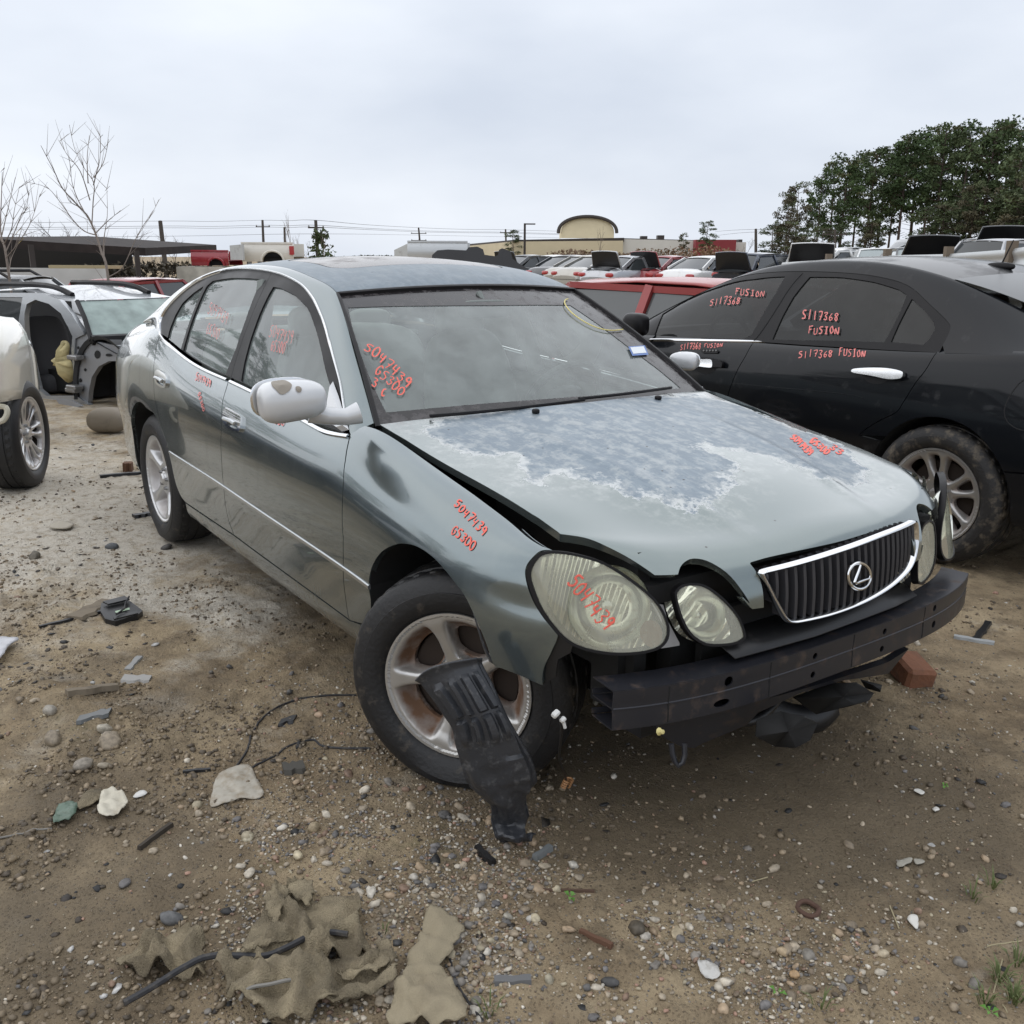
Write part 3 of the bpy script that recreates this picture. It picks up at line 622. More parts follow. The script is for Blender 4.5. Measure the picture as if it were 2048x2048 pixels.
def pine_variant(seed, H=18.0, wd=2.6, cb=.42, base=(.036, .060, .022), mixc=(.085, .088, .042), mixp=.08):
    r_ = random.Random(seed); cl = []; tr = MB(); lean = (r_.uniform(-.5, .5), r_.uniform(-.5, .5)); tp = [(lean[0]*t*t, lean[1]*t*t, H*.97*t) for t in np.linspace(0, 1, 9)]; tr.tube(tp, [.24*(1-.8*t) for t in np.linspace(0, 1, 9)], 7)
    nl = 17
    for i in range(nl):
        t = cb+(1-cb)*(i+.3)/nl; z = H*t; env = wd*(math.sin(math.pi*min(1, (1-t)/(1-cb)*.62+.16))**.8)
        for k in range(r_.choice((2, 3, 3))):
            a = r_.uniform(0, 2*math.pi); q = env*r_.uniform(.45, 1.05); c = (lean[0]*t*t+q*math.cos(a), lean[1]*t*t+q*math.sin(a), z+r_.uniform(-.5, .6)); s_ = r_.uniform(.75, 1.35)
            cl.append((c, (s_*1.1, s_*1.1, s_*.62))); tr.tube([(lean[0]*t*t, lean[1]*t*t, z-.5), (c[0]*.6, c[1]*.6, z-.15), c], [.07, .045, .02], 4)
    for k in range(5):
        t = r_.uniform(.2, cb); a = r_.uniform(0, 6.28); tr.tube([(lean[0]*t*t, lean[1]*t*t, H*t), (1.2*math.cos(a), 1.2*math.sin(a), H*t+.3)], [.04, .015], 3)
    tm = tr.build('trunk', BARK, None); m_ = tm.data; bpy.data.objects.remove(tm); return m_, tuft_crown(cl, seed, 72, .42, base, .35, mixc, mixp), H
PV = [pine_variant(s, 18, w_, cb, b_) for s, w_, cb, b_ in ((1, 2.5, .40, (.060, .092, .036)), (2, 2.9, .30, (.066, .094, .040)), (3, 2.2, .50, (.054, .084, .034)), (4, 2.7, .24, (.066, .088, .040)))]
PB = pine_variant(9, 16, 3.2, .18, (.088, .080, .050), (.075, .09, .045), .4)
def plant_tree(var, u, v, D, label, cat, name='pine_tree', group=None, wk=1.0, rz=0.0):
    tm, cm, H = var; p = on_ground(u, D); h = z_of(v, D, u); s_ = h/H; t = thing(name, label, cat, tuple(p), rz, group); t.scale = (s_*wk, s_*wk, s_)
    for nm, m_ in (('trunk', tm), ('crown', cm)):
        o_ = bpy.data.objects.new(nm, m_); COL.objects.link(o_); o_.parent = t
    return t
KR = lambda x, y: kr([(x, y)])[0]
spec = [(690, 325, 100, 0), (765, 262, 108, 1), (828, 236, 100, 0), (905, 232, 112, 2), (978, 200, 102, 1), (1050, 178, 110, 3), (1118, 200, 118, 2), (1172, 128, 100, 2), (1245, 98, 104, 0), (1318, 92, 112, 2), (1385, 60, 100, 1), (1448, 62, 108, 0), (1520, 92, 98, 3), (1590, 66, 106, 0), (1655, 48, 100, 1), (1712, 36, 104, 0), (1765, 70, 112, 2)]
for i, (x, y, D, k) in enumerate(spec):
    plant_tree(PV[k], *KR(x, y), D, 'tall dark green pine in the wood at right, number %s from its left edge' % ('one two three four five six seven eight nine ten eleven twelve thirteen fourteen fifteen sixteen seventeen'.split()[i]), 'pine tree', group='pines of the wood at right', wk=.92+.12*(i % 3), rz=i*1.7)
for i, (x, y, D, k) in enumerate([(1885, 150, 84, 3), (1945, 90, 88, 1), (2010, 60, 95, 0), (2120, 40, 96, 2), (2240, 90, 100, 1), (2370, 60, 104, 3), (2500, 120, 100, 0)]):
    plant_tree(PV[k], *KR(x, y), D, ('dark pine right of the gap in the wood', 'taller pine cut by the right edge of the picture', 'pine just outside the right edge beyond the last one', 'second pine outside the right edge', 'third pine outside the right edge', 'fourth pine outside the right edge', 'fifth pine outside the right edge')[i], 'pine tree', group='pines of the wood at right', rz=i, wk=1.15)
for i, (x, y, D) in enumerate([(560, 385, 95), (505, 445, 90), (1830, 230, 92), (1600, 380, 86), (1900, 330, 80)]):
    plant_tree(PB, *KR(x, y), D, ('brown leaved tree at the left end of the wood', 'shorter brown tree at the far left end of the wood', 'brown bare crowned tree in the gap near the right edge', 'brown undergrowth tree in front of the pines', 'brown undergrowth tree at the right picture edge')[i], 'tree', 'brown_tree', rz=i*2.1, wk=.8)
for i, (x, y, D, w_) in enumerate([(430, 620, 82, 1.6), (520, 612, 80, 1.7), (620, 640, 84, 1.6), (720, 640, 86, 1.5), (820, 625, 88, 1.6), (1010, 600, 88, 1.3), (1330, 520, 88, 1.5), (1430, 500, 90, 1.5), (1560, 470, 88, 1.6), (1690, 440, 86, 1.6), (1790, 420, 84, 1.6), (1860, 450, 80, 1.6), (1930, 420, 78, 1.6)]):
    plant_tree((PV[3], PB)[i % 2], *KR(x, y), D, 'bushy understorey tree at the foot of the pines, %s from the left' % ('first second third fourth fifth sixth seventh eighth ninth tenth eleventh twelfth thirteenth'.split()[i]), 'tree', 'understorey_tree', 'understorey of the wood', w_, i)
plant_tree(PV[1], *K((1640, 138)), 130, 'lone round topped pine behind the red wall', 'pine tree', wk=1.3); plant_tree(PV[3], *K((408, 192)), 150, 'small pine left of the street lamp behind the building', 'pine tree', wk=1.5); plant_tree(PB, *K((1500, 215)), 128, 'small thin tree left of the lone pine', 'tree', 'brown_tree', wk=.8)
def branch(mb, p, d, ln, r_, lev, rnd, tips=None, spread=.5):
    n = 4; pts = [p]; q = Vector(p); dd = Vector(d).normalized()
    for i in range(n):
        dd = (dd+Vector((rnd.gauss(0, .10), rnd.gauss(0, .10), rnd.gauss(.05, .06)))).normalized(); q = q+dd*ln/n; pts.append(tuple(q))
        if lev > 0 and i > 0:
            for k in range(rnd.choice((1, 2))):
                ax = Vector((rnd.gauss(0, 1), rnd.gauss(0, 1), rnd.gauss(0, .4))).normalized(); branch(mb, tuple(q), (dd+ax*spread).normalized(), ln*rnd.uniform(.45, .7), r_*.5, lev-1, rnd, tips, spread)
    mb.tube(pts, [r_*(1-.6*i/n) for i in range(n+1)], 4, cap=False)
def bare_variant(seed, H=9.0, lev=3, mt=TWIGD, spread=.55):
    rnd = random.Random(seed); mb = MB(); branch(mb, (0, 0, 0), (0, 0, 1), H*.62, H*.016, lev, rnd, None, spread); o_ = mb.build('trunk', mt, None); m_ = o_.data; bpy.data.objects.remove(o_)
    zmax = max(v.co.z for v in m_.vertices); return m_, zmax
BV_ = [bare_variant(s, 9, 3, mt_, sp_) for s, mt_, sp_ in ((3, TWIGD, .7), (5, TWIG, .6), (8, TWIGD, .8))]
def plant_bare(k, u, v, D, label, wk=1.0, rz=0.0):
    m_, zm = BV_[k]; p = on_ground(u, D); s_ = z_of(v, D, u)/zm; t = thing('bare_tree', label, 'tree', tuple(p), rz, 'leafless trees in the distance'); t.scale = (s_*wk, s_*wk, s_); o_ = bpy.data.objects.new('trunk', m_); COL.objects.link(o_); o_.parent = t
for i, (p, D, k, lb, w_) in enumerate((((230, 205), 60, 0, 'leafless tree behind the leaning pole', 1.2), ((300, 270), 70, 2, 'low leafless tree left of the red truck bed', 1.2), ((60, 215), 45, 2, 'leafless thicket tree right of the shed post', 1.2), ((120, 290), 50, 1, 'low twiggy tree under the leaning pole', 1.4), ((800, 95), 80, 1, 'tall thin bare tree right of the white truck bed', .55), ((850, 200), 85, 1, 'thin bare sapling between the white bed and tall pole', .7), ((965, 190), 82, 1, 'thin bare tree right of the vine covered pole', .6), ((890, 240), 84, 2, 'low bare bush left of the vine covered pole', .9))):
    plant_bare(k, *KB(p), D, lb, w_, i*1.3)
for i, (p, D, k, lb) in enumerate((((330, 510), 38, 0, 'leafless tree crown showing above the shed roof middle'), ((150, 560), 36, 2, 'leafless tree crown above the shed roof left'), ((235, 590), 40, 2, 'low leafless crown above the shed roof'), ((660, 560), 34, 0, 'leafless tree beside the right end of the shed'), ((740, 700), 33, 2, 'low leafless bush under the shed roof end'))):
    plant_bare(k, *K7(p), D, lb, 1.2, i*.9)
plant_bare(1, *K((975, 150)), 105, 'thin bare tree in front of the arched gable', .6, 1); plant_bare(2, *kr([(300, 700)])[0], 90, 'low bare tree right of the red wall', 1.3, 2)
# vine on pole
vp = at_d(*KB((945, 290)), 94); cr_ = tuft_crown([((0, 0, -.6), (1.6, 1.6, 1.5)), ((.4, .2, -2.5), (2.0, 2.0, 1.4)), ((0, 0, 1.2), (.9, .9, .9))], 5, 120, .5, (.06, .08, .035)); vo_ = bpy.data.objects.new('ivy_bush', cr_); COL.objects.link(vo_); vo_.location = vp; tag(vo_, 'green leafy vine wrapped around the tall utility pole', 'bush')
def bush(px, D, rad, label, seed, base, per=150, tuft=.30, name='bush'):
    p = on_ground(px[0], D); zt = z_of(px[1], D, px[0]); r_ = random.Random(seed); cl = [((r_.uniform(-1, 1)*rad, r_.uniform(-1, 1)*rad*.6, zt*r_.uniform(.25, .85)), (rad*.45, rad*.4, zt*.22)) for _ in range(9)]
    m_ = tuft_crown(cl, seed, per, tuft, base, .3); o_ = bpy.data.objects.new(name, m_); COL.objects.link(o_); o_.location = tuple(p); tag(o_, label, 'bush')
bush(K((1010, 315)), 62, 3.6, 'brown dead leaved bush in front of the beige building', 3, (.16, .11, .075), 220, .26); bush(K((1190, 300)), 70, 3.0, 'thin twiggy bush before the white wall section', 4, (.17, .13, .09), 60, .22); bush(K((1600, 285)), 66, 4.2, 'reddish brown shrub in front of the dark red wall', 6, (.19, .12, .075), 110, .25); bush(K((1440, 320)), 72, 2.6, 'low dry shrub left of the red wall', 8, (.18, .13, .09), 70, .22)
bush(KB((1200, 318)), 150, 9, 'distant dark tree line between the truck beds', 12, (.05, .055, .035), 260, .7); bush(KB((60, 340)), 34, 3.0, 'grey brown thicket behind the red pickup', 15, (.09, .08, .06), 260, .16); bush(KB((190, 430)), 40, 2.6, 'low evergreen bush at the foot of the leaning pole', 16, (.05, .06, .03), 200, .2)
# ---- young bare tree in the yard (traced) and its neighbour
def traced_tree(name, label, lines, D, seed, leaves, r0=.026):
    rnd = random.Random(seed); foot = lines[0][0]; b = at_d(*K7(foot), D); b[2] = 0; t = thing(name, label, 'tree', tuple(b)); mb = MB(); tips = []
    for li, ln in enumerate(lines):
        P_ = [at_d(*K7(p), D+.25*math.sin(li*2.1+.5*i)*(.15 if i == 0 else .5+.2*i)) for i, p in enumerate(ln)]
        if li == 0: P_[0][2] = 0
        P_ = smooth_line(P_, 4); k = len(P_); r1 = r0 if li == 0 else r0*.40
        mb.tube([tuple(p-b) for p in P_], [max(.003, r1*(1-.86*i/(k-1))) for i in range(k)], 6)
        for i in range(3, k, 3):
            for _ in range(2):
                d_ = Vector(P_[i]-P_[i-1]).normalized(); d_ = (d_+Vector((rnd.gauss(0, .6), rnd.gauss(0, .6), rnd.gauss(.15, .4)))).normalized(); l_ = rnd.uniform(.12, .5); q = Vector(P_[i]-b); mb.tube([q, q+d_*l_*.5+Vector((0, 0, .01)), q+d_*l_+Vector((0, 0, .05*l_))], [.0045, .003, .0015], 4)
    mb.build('trunk', TWIG, t)
    for px_, c_ in leaves:
        p = at_d(*K7(px_), D)-b; lf = MB(); V = [(0, 0, 0), (.05, .03, .03), (.11, .0, .02), (.10, -.05, -.04), (.04, -.06, -.06), (-.02, -.03, -.03)]; lf.add([tuple(np.array(v)+p) for v in V], [(0, 1, 2, 3, 4, 5)]); lf.build('leaf', mat('dry leaf', c_, .8), t, False)
traced_tree('bare_tree', 'young leafless tree with slender stems standing behind the silver wreck', [[(572, 905), (560, 790), (530, 690), (498, 590), (462, 510), (430, 470), (330, 362), (280, 260), (213, 133)], [(480, 540), (486, 430), (490, 330), (440, 252), (390, 150), (362, 25)], [(488, 340), (505, 270), (522, 200), (526, 90)], [(490, 300), (540, 222), (568, 100)], [(500, 600), (440, 580), (380, 520), (300, 410), (240, 350), (130, 322)], [(568, 820), (640, 770), (700, 640), (742, 560), (790, 495), (830, 415)], [(545, 740), (540, 640), (560, 500), (558, 358)], [(440, 480), (400, 400), (375, 320), (370, 250)], [(470, 420), (420, 270), (350, 180), (312, 110)], [(460, 330), (455, 200), (467, 80)], [(500, 590), (560, 530), (630, 472)], [(420, 455), (360, 420), (330, 330)]], 15, 4, [((526, 88), (.10, .05, .03)), ((562, 355), (.08, .05, .035))])
traced_tree('bare_tree', 'leafless sapling with a few yellow leaves at the left edge', [[(48, 812), (34, 720), (12, 630), (2, 560), (6, 440), (12, 272)], [(30, 690), (70, 600), (110, 500), (135, 470), (152, 375)], [(32, 720), (90, 650), (150, 555), (180, 480), (210, 385)], [(15, 640), (-30, 560), (-60, 450)], [(10, 600), (40, 470), (80, 300)], [(20, 650), (60, 570), (75, 470), (100, 355)], [(48, 800), (60, 720), (110, 620)]], 13, 9, [((100, 575), (.42, .30, .05)), ((112, 628), (.40, .30, .06)), ((136, 466), (.30, .17, .06)), ((14, 262), (.14, .07, .03))], .022)
# ---- corrugated fence
FEN = mat('galvanised corrugated sheet', (.50, .52, .53), .42, .55, dirt=(.34, .31, .27), dirt_amt=.2, dscale=1.2); fn = thing('corrugated_fence', 'low galvanised corrugated metal fence with wooden posts behind black sedan', 'fence')
fx = [(490, 850, 24), (758, 833, 21.5), (1104, 808, 19), (1465, 800, 16.6), (1838, 772, 14.6), (1965, 752, 14.0)]
tops = [(at_d(*KR(x, y), D)) for x, y, D in fx]
for a, b in zip(tops[:-1], tops[1:]):
    rowz = np.linspace(0, 1, 29); G = []
    d_ = np.cross(b-a, [0, 0, 1]); d_ /= np.linalg.norm(d_)
    for i, t in enumerate(rowz):
        o_ = d_*.022*math.sin(i*math.pi*.5*1.0); G.append([tuple(np.array([p[0], p[1], p[2]*(1-t)])+o_) for p in (a+(b-a)*.004, a+(b-a)*.996)])
    mb = MB(); mb.grid(G); mb.build('metal_sheet', FEN, fn, True, 60)
for p in tops[1:5]:
    p = p-FW*.11; mb = MB(); mb.box((p[0], p[1], (p[2]+.10)/2), (.13, .13, p[2]+.10), (0, 0, YAW)); mb.build('post', mat('grey timber post', (.16, .13, .10), .9), fn, False); 
# ================================================================== the grey sedan
def hero_paint():
    M = bpy.data.materials.new('grey green metallic paint'); M.use_nodes = True; nt = M.node_tree; p = nt.nodes['Principled BSDF']; L = nt.links.new
    tc = N(nt, 'ShaderNodeTexCoord'); base = (.172, .208, .216)
    n1 = N(nt, 'ShaderNodeTexNoise'); n1.inputs['Scale'].default_value = 3.2; n1.inputs['Detail'].default_value = 9; n1.inputs['Roughness'].default_value = .68
    mp = N(nt, 'ShaderNodeMapping'); mp.inputs['Scale'].default_value = (1, 1, .55); L(tc.outputs['Object'], mp.inputs[0]); L(mp.outputs[0], n1.inputs['Vector'])
    r1 = N(nt, 'ShaderNodeMapRange'); r1.inputs['From Min'].default_value = .42; r1.inputs['From Max'].default_value = .78; r1.inputs['To Max'].default_value = .22; L(n1.outputs['Fac'], r1.inputs['Value'])
    # run-off streaks below the belt and road film near the sills
    n2 = N(nt, 'ShaderNodeTexNoise'); n2.inputs['Scale'].default_value = 16; n2.inputs['Detail'].default_value = 4
    m2 = N(nt, 'ShaderNodeMapping'); m2.inputs['Scale'].default_value = (1.4, 1, .05); L(tc.outputs['Object'], m2.inputs[0]); L(m2.outputs[0], n2.inputs['Vector'])
    r2 = N(nt, 'ShaderNodeMapRange'); r2.inputs['From Min'].default_value = .56; r2.inputs['From Max'].default_value = .75; r2.inputs['To Max'].default_value = .14; L(n2.outputs['Fac'], r2.inputs['Value'])
    sx = N(nt, 'ShaderNodeSeparateXYZ'); L(tc.outputs['Object'], sx.inputs[0])
    r3 = N(nt, 'ShaderNodeMapRange'); r3.inputs['From Min'].default_value = .55; r3.inputs['From Max'].default_value = .24; r3.inputs['To Max'].default_value = .45; L(sx.outputs['Z'], r3.inputs['Value'])
    n3 = N(nt, 'ShaderNodeTexNoise'); n3.inputs['Scale'].default_value = 7; n3.inputs['Detail'].default_value = 9; L(tc.outputs['Object'], n3.inputs['Vector'])
    m3 = N(nt, 'ShaderNodeMath', op='MULTIPLY'); L(r3.outputs[0], m3.inputs[0]); L(n3.outputs['Fac'], m3.inputs[1])
    a1 = N(nt, 'ShaderNodeMath', op='ADD'); L(r1.outputs[0], a1.inputs[0]); L(r2.outputs[0], a1.inputs[1])
    a2 = N(nt, 'ShaderNodeMath', op='ADD', use_clamp=True); L(a1.outputs[0], a2.inputs[0]); L(m3.outputs[0], a2.inputs[1])
    mx = N(nt, 'ShaderNodeMix', data_type='RGBA'); mx.inputs['A'].default_value = (*base, 1); mx.inputs['B'].default_value = (.30, .32, .31, 1); L(a2.outputs[0], mx.inputs['Factor'])
    L(mx.outputs['Result'], p.inputs['Base Color'])
    p.inputs['Metallic'].default_value = .78
    mr = N(nt, 'ShaderNodeMapRange'); mr.inputs['To Min'].default_value = .17; mr.inputs['To Max'].default_value = .55; L(a2.outputs[0], mr.inputs['Value']); L(mr.outputs[0], p.inputs['Roughness'])
    cw = N(nt, 'ShaderNodeMapRange'); cw.inputs['To Min'].default_value = .9; cw.inputs['To Max'].default_value = .25; L(a2.outputs[0], cw.inputs['Value']); L(cw.outputs[0], p.inputs['Coat Weight'])
    p.inputs['Coat Roughness'].default_value = .035
    return M
PAINT = hero_paint()
def hood_paint():
    """same paint, clear coat lifted off in the middle: attribute 'peel' is the distance (m) inside the bare patch"""
    M = PAINT.copy(); M.name = 'grey paint with lifted clear coat'; nt = M.node_tree; p = nt.nodes['Principled BSDF']; L = nt.links.new
    tc = N(nt, 'ShaderNodeTexCoord'); at = N(nt, 'ShaderNodeAttribute', attribute_name='peel')
    n1 = N(nt, 'ShaderNodeTexNoise'); n1.inputs['Scale'].default_value = 10; n1.inputs['Detail'].default_value = 14; n1.inputs['Roughness'].default_value = .74; L(tc.outputs['Object'], n1.inputs['Vector'])
    s1 = N(nt, 'ShaderNodeMath', op='MULTIPLY_ADD'); L(n1.outputs['Fac'], s1.inputs[0]); s1.inputs[1].default_value = .26; s1.inputs[2].default_value = -.13
    d = N(nt, 'ShaderNodeMath', op='ADD'); L(at.outputs['Fac'], d.inputs[0]); L(s1.outputs[0], d.inputs[1])
    bare = N(nt, 'ShaderNodeMapRange'); bare.inputs['From Min'].default_value = 0; bare.inputs['From Max'].default_value = .004; L(d.outputs[0], bare.inputs['Value'])
    # whitish feathered lip of the old lacquer just inside the edge
    n2 = N(nt, 'ShaderNodeTexNoise'); n2.inputs['Scale'].default_value = 11; n2.inputs['Detail'].default_value = 12; n2.inputs['Roughness'].default_value = .78; L(tc.outputs['Object'], n2.inputs['Vector'])
    wdt = N(nt, 'ShaderNodeMapRange'); wdt.inputs['From Min'].default_value = .42; wdt.inputs['From Max'].default_value = .66; wdt.inputs['To Min'].default_value = .003; wdt.inputs['To Max'].default_value = .085; L(n2.outputs['Fac'], wdt.inputs['Value'])
    dv = N(nt, 'ShaderNodeMath', op='DIVIDE'); L(d.outputs[0], dv.inputs[0]); L(wdt.outputs[0], dv.inputs[1])
    lip = N(nt, 'ShaderNodeMapRange'); lip.inputs['From Min'].default_value = 1.0; lip.inputs['From Max'].default_value = .35; lip.inputs['To Max'].default_value = .8; L(dv.outputs[0], lip.inputs['Value'])
    lm = N(nt, 'ShaderNodeMath', op='MULTIPLY'); L(lip.outputs[0], lm.inputs[0]); L(bare.outputs[0], lm.inputs[1])
    # wet runs down the bare metal
    mp = N(nt, 'ShaderNodeMapping'); mp.inputs['Scale'].default_value = (.10, 1, 1); L(tc.outputs['Object'], mp.inputs[0])
    n3 = N(nt, 'ShaderNodeTexNoise'); n3.inputs['Scale'].default_value = 42; n3.inputs['Detail'].default_value = 3; L(mp.outputs[0], n3.inputs['Vector'])
    rr = N(nt, 'ShaderNodeMapRange'); rr.inputs['From Min'].default_value = .50; rr.inputs['From Max'].default_value = .58; L(n3.outputs['Fac'], rr.inputs['Value'])
    cb = N(nt, 'ShaderNodeMix', data_type='RGBA'); cb.inputs['A'].default_value = (.178, .222, .262, 1); cb.inputs['B'].default_value = (.212, .258, .296, 1); L(rr.outputs[0], cb.inputs['Factor'])
    old = p.inputs['Base Color'].links[0].from_socket; old.node.inputs['A'].default_value = (.190, .226, .222, 1)
    m1 = N(nt, 'ShaderNodeMix', data_type='RGBA'); L(bare.outputs[0], m1.inputs['Factor']); L(old, m1.inputs['A']); L(cb.outputs['Result'], m1.inputs['B'])
    m2 = N(nt, 'ShaderNodeMix', data_type='RGBA'); L(lm.outputs[0], m2.inputs['Factor']); L(m1.outputs['Result'], m2.inputs['A']); m2.inputs['B'].default_value = (.60, .615, .60, 1)
    # chalky bloom spreading over the sound lacquer next to the patch
    n5 = N(nt, 'ShaderNodeTexNoise'); n5.inputs['Scale'].default_value = 19; n5.inputs['Detail'].default_value = 12; n5.inputs['Roughness'].default_value = .75; L(tc.outputs['Object'], n5.inputs['Vector'])
    b1 = N(nt, 'ShaderNodeMapRange'); b1.inputs['From Min'].default_value = -.13; b1.inputs['From Max'].default_value = .0; L(d.outputs[0], b1.inputs['Value']); b2 = N(nt, 'ShaderNodeMapRange'); b2.inputs['From Min'].default_value = .47; b2.inputs['From Max'].default_value = .62; b2.inputs['To Max'].default_value = .5; L(n5.outputs['Fac'], b2.inputs['Value']); b3 = N(nt, 'ShaderNodeMath', op='MULTIPLY'); L(b1.outputs[0], b3.inputs[0]); L(b2.outputs[0], b3.inputs[1])
    m6 = N(nt, 'ShaderNodeMix', data_type='RGBA'); L(b3.outputs[0], m6.inputs['Factor']); L(m2.outputs['Result'], m6.inputs['A']); m6.inputs['B'].default_value = (.50, .515, .50, 1); m2 = m6
    # small chips
    vo = N(nt, 'ShaderNodeTexVoronoi'); vo.inputs['Scale'].default_value = 14; vo.inputs['Randomness'].default_value = 1; L(tc.outputs['Object'], vo.inputs['Vector'])
    ch = N(nt, 'ShaderNodeMapRange'); ch.inputs['From Min'].default_value = .055; ch.inputs['From Max'].default_value = .04; L(vo.outputs['Distance'], ch.inputs['Value'])
    m3 = N(nt, 'ShaderNodeMix', data_type='RGBA'); L(ch.outputs[0], m3.inputs['Factor']); L(m2.outputs['Result'], m3.inputs['A']); m3.inputs['B'].default_value = (.03, .028, .025, 1)
    L(m3.outputs['Result'], p.inputs['Base Color'])
    for key, bv in (('Roughness', .42), ('Coat Weight', .06), ('Metallic', .35)):
        lk = p.inputs[key].links
        x = N(nt, 'ShaderNodeMix', data_type='FLOAT'); L(bare.outputs[0], x.inputs['Factor'])
        if lk: L(lk[0].from_socket, x.inputs['A'])
        else: x.inputs['A'].default_value = p.inputs[key].default_value
        x.inputs['B'].default_value = bv
        if key == 'Metallic':
            y = N(nt, 'ShaderNodeMath', op='SUBTRACT', use_clamp=True); L(x.outputs['Result'], y.inputs[0]); L(lm.outputs[0], y.inputs[1]); L(y.outputs[0], p.inputs[key])
        else: L(x.outputs['Result'], p.inputs[key])
    p.inputs['Coat Roughness'].default_value = .12
    # droplets
    vd = N(nt, 'ShaderNodeTexVoronoi'); vd.inputs['Scale'].default_value = 90; L(tc.outputs['Object'], vd.inputs['Vector'])
    vr = N(nt, 'ShaderNodeMapRange'); vr.inputs['From Min'].default_value = .32; vr.inputs['From Max'].default_value = .1; L(vd.outputs['Distance'], vr.inputs['Value'])
    vm = N(nt, 'ShaderNodeMath', op='MULTIPLY'); L(vr.outputs[0], vm.inputs[0]); L(bare.outputs[0], vm.inputs[1])
    ad = N(nt, 'ShaderNodeMath', op='ADD'); L(vm.outputs[0], ad.inputs[0]); L(lm.outputs[0], ad.inputs[1])
    bp = N(nt, 'ShaderNodeBump'); bp.inputs['Strength'].default_value = .25; bp.inputs['Distance'].default_value = .002; L(ad.outputs[0], bp.inputs['Height']); L(bp.outputs[0], p.inputs['Normal'])
    return M
HOODPAINT = hood_paint()
ROOFPAINT = hood_paint(); [setattr(n_.inputs['B'], 'default_value', (.16, .20, .235, 1)) or setattr(n_.inputs['A'], 'default_value', (.14, .178, .21, 1)) for n_ in ROOFPAINT.node_tree.nodes if n_.type == 'MIX' and n_.data_type == 'RGBA' and abs(n_.inputs['A'].default_value[2]-.262) < .002]; [setattr(n_.inputs['To Max'], 'default_value', .12) for n_ in ROOFPAINT.node_tree.nodes if n_.type == 'MAP_RANGE' and abs(n_.inputs['From Min'].default_value-.47) < .001]; ROOFPAINT.name = 'grey roof paint with lifted clear coat'
HERO = thing('grey_sedan', 'grey-green sedan with missing front bumper, flat front tyre and peeling bonnet', 'car')

# ---- body side
XS = [.62, .55, .475, .40, .25, 0, -.3, -.5, -.7, -1.0, -1.3, -1.65, -2.0, -2.3, -2.57, -2.85, -3.15, -3.5, -3.8, -4.0]
B3 = np.array([.585, .69, .775, .822, .872, .898, .902, .902, .902, .902, .902, .900, .896, .889, .880, .870, .856, .82, .76, .68])
TP = np.array([0]*12+[.002, .006, .012, .018, .02, .02, .02, .02])
r8w = np.array([.44, .56, .66, .725, .73, .73, .735, .745, .765, .77, .77, .77, .77, .765, .755, .74, .715, .68, .63, .56])-TP
r8z = [.69, .72, .745, .765, .793, .840, .898, .930, .925, .938, .955, .972, .992, 1.025, 1.075, 1.095, 1.085, 1.06, 1.02, .96]
r7w = np.array([.50, .62, .715, .775, .79, .795, .80, .806, .812, .812, .812, .812, .812, .81, .805, .80, .785, .75, .70, .62])-TP
r7z = [.675, .705, .73, .75, .777, .823, .874, .898, .900, .915, .936, .954, .974, 1.010, 1.050, 1.06, 1.035, 1.005, .96, .90]
r6w = np.array([.54, .655, .745, .80, .835, .85, .855, .858, .86, .86, .86, .86, .86, .858, .855, .85, .835, .80, .75, .665])-TP
r6z = [.64, .67, .695, .71, .733, .775, .815, .838, .845, .86, .878, .895, .912, .94, .965, .97, .95, .92, .88, .83]
r5z = [.60, .625, .645, .655, .67, .70, .735, .752, .762, .775, .79, .805, .82, .835, .85, .85, .84, .815, .79, .75]
r4z = [.57, .585, .595, .60, .605, .62, .635, .645, .65, .66, .67, .68, .69, .70, .70, .70, .695, .69, .67, .65]
r3z = np.array([.50, .502, .504, .506, .508, .512, .516, .522, .528, .536, .545, .556, .565, .572, .578, .582, .585, .585, .58, .57])
rows = [(B3-.10, [.238]*20), (B3-.055, [.262]*20), (B3-.018, r3z-.13), (B3-.002, r3z), (B3, r4z), (B3-.012, r5z), (r6w, r6z), (r7w, r7z), (r8w, r8z)]
VK = [0, .045, .17, .30, .425, .545, .64, .70, .775]
def row_surface(xs, rows, VK, U, W, sgn=-1):
    RW = np.array([nspl(xs, a)(U) for a, b in rows]); RZ = np.array([nspl(xs, b)(U) for a, b in rows])
    P = np.zeros((len(U), len(W), 3))
    for i in range(len(U)):
        P[i, :, 0] = U[i]; P[i, :, 1] = sgn*nspl(VK, RW[:, i])(W); P[i, :, 2] = nspl(VK, RZ[:, i])(W)
    return P
UU = np.linspace(-4.0, .62, 180); WW = np.linspace(0, .775, 70)
SIDE = Surf(UU, WW, row_surface(XS, rows, VK, UU, WW), flip=False)
if SIDE.Nn[90, 30][1] > 0: SIDE.Nn *= -1

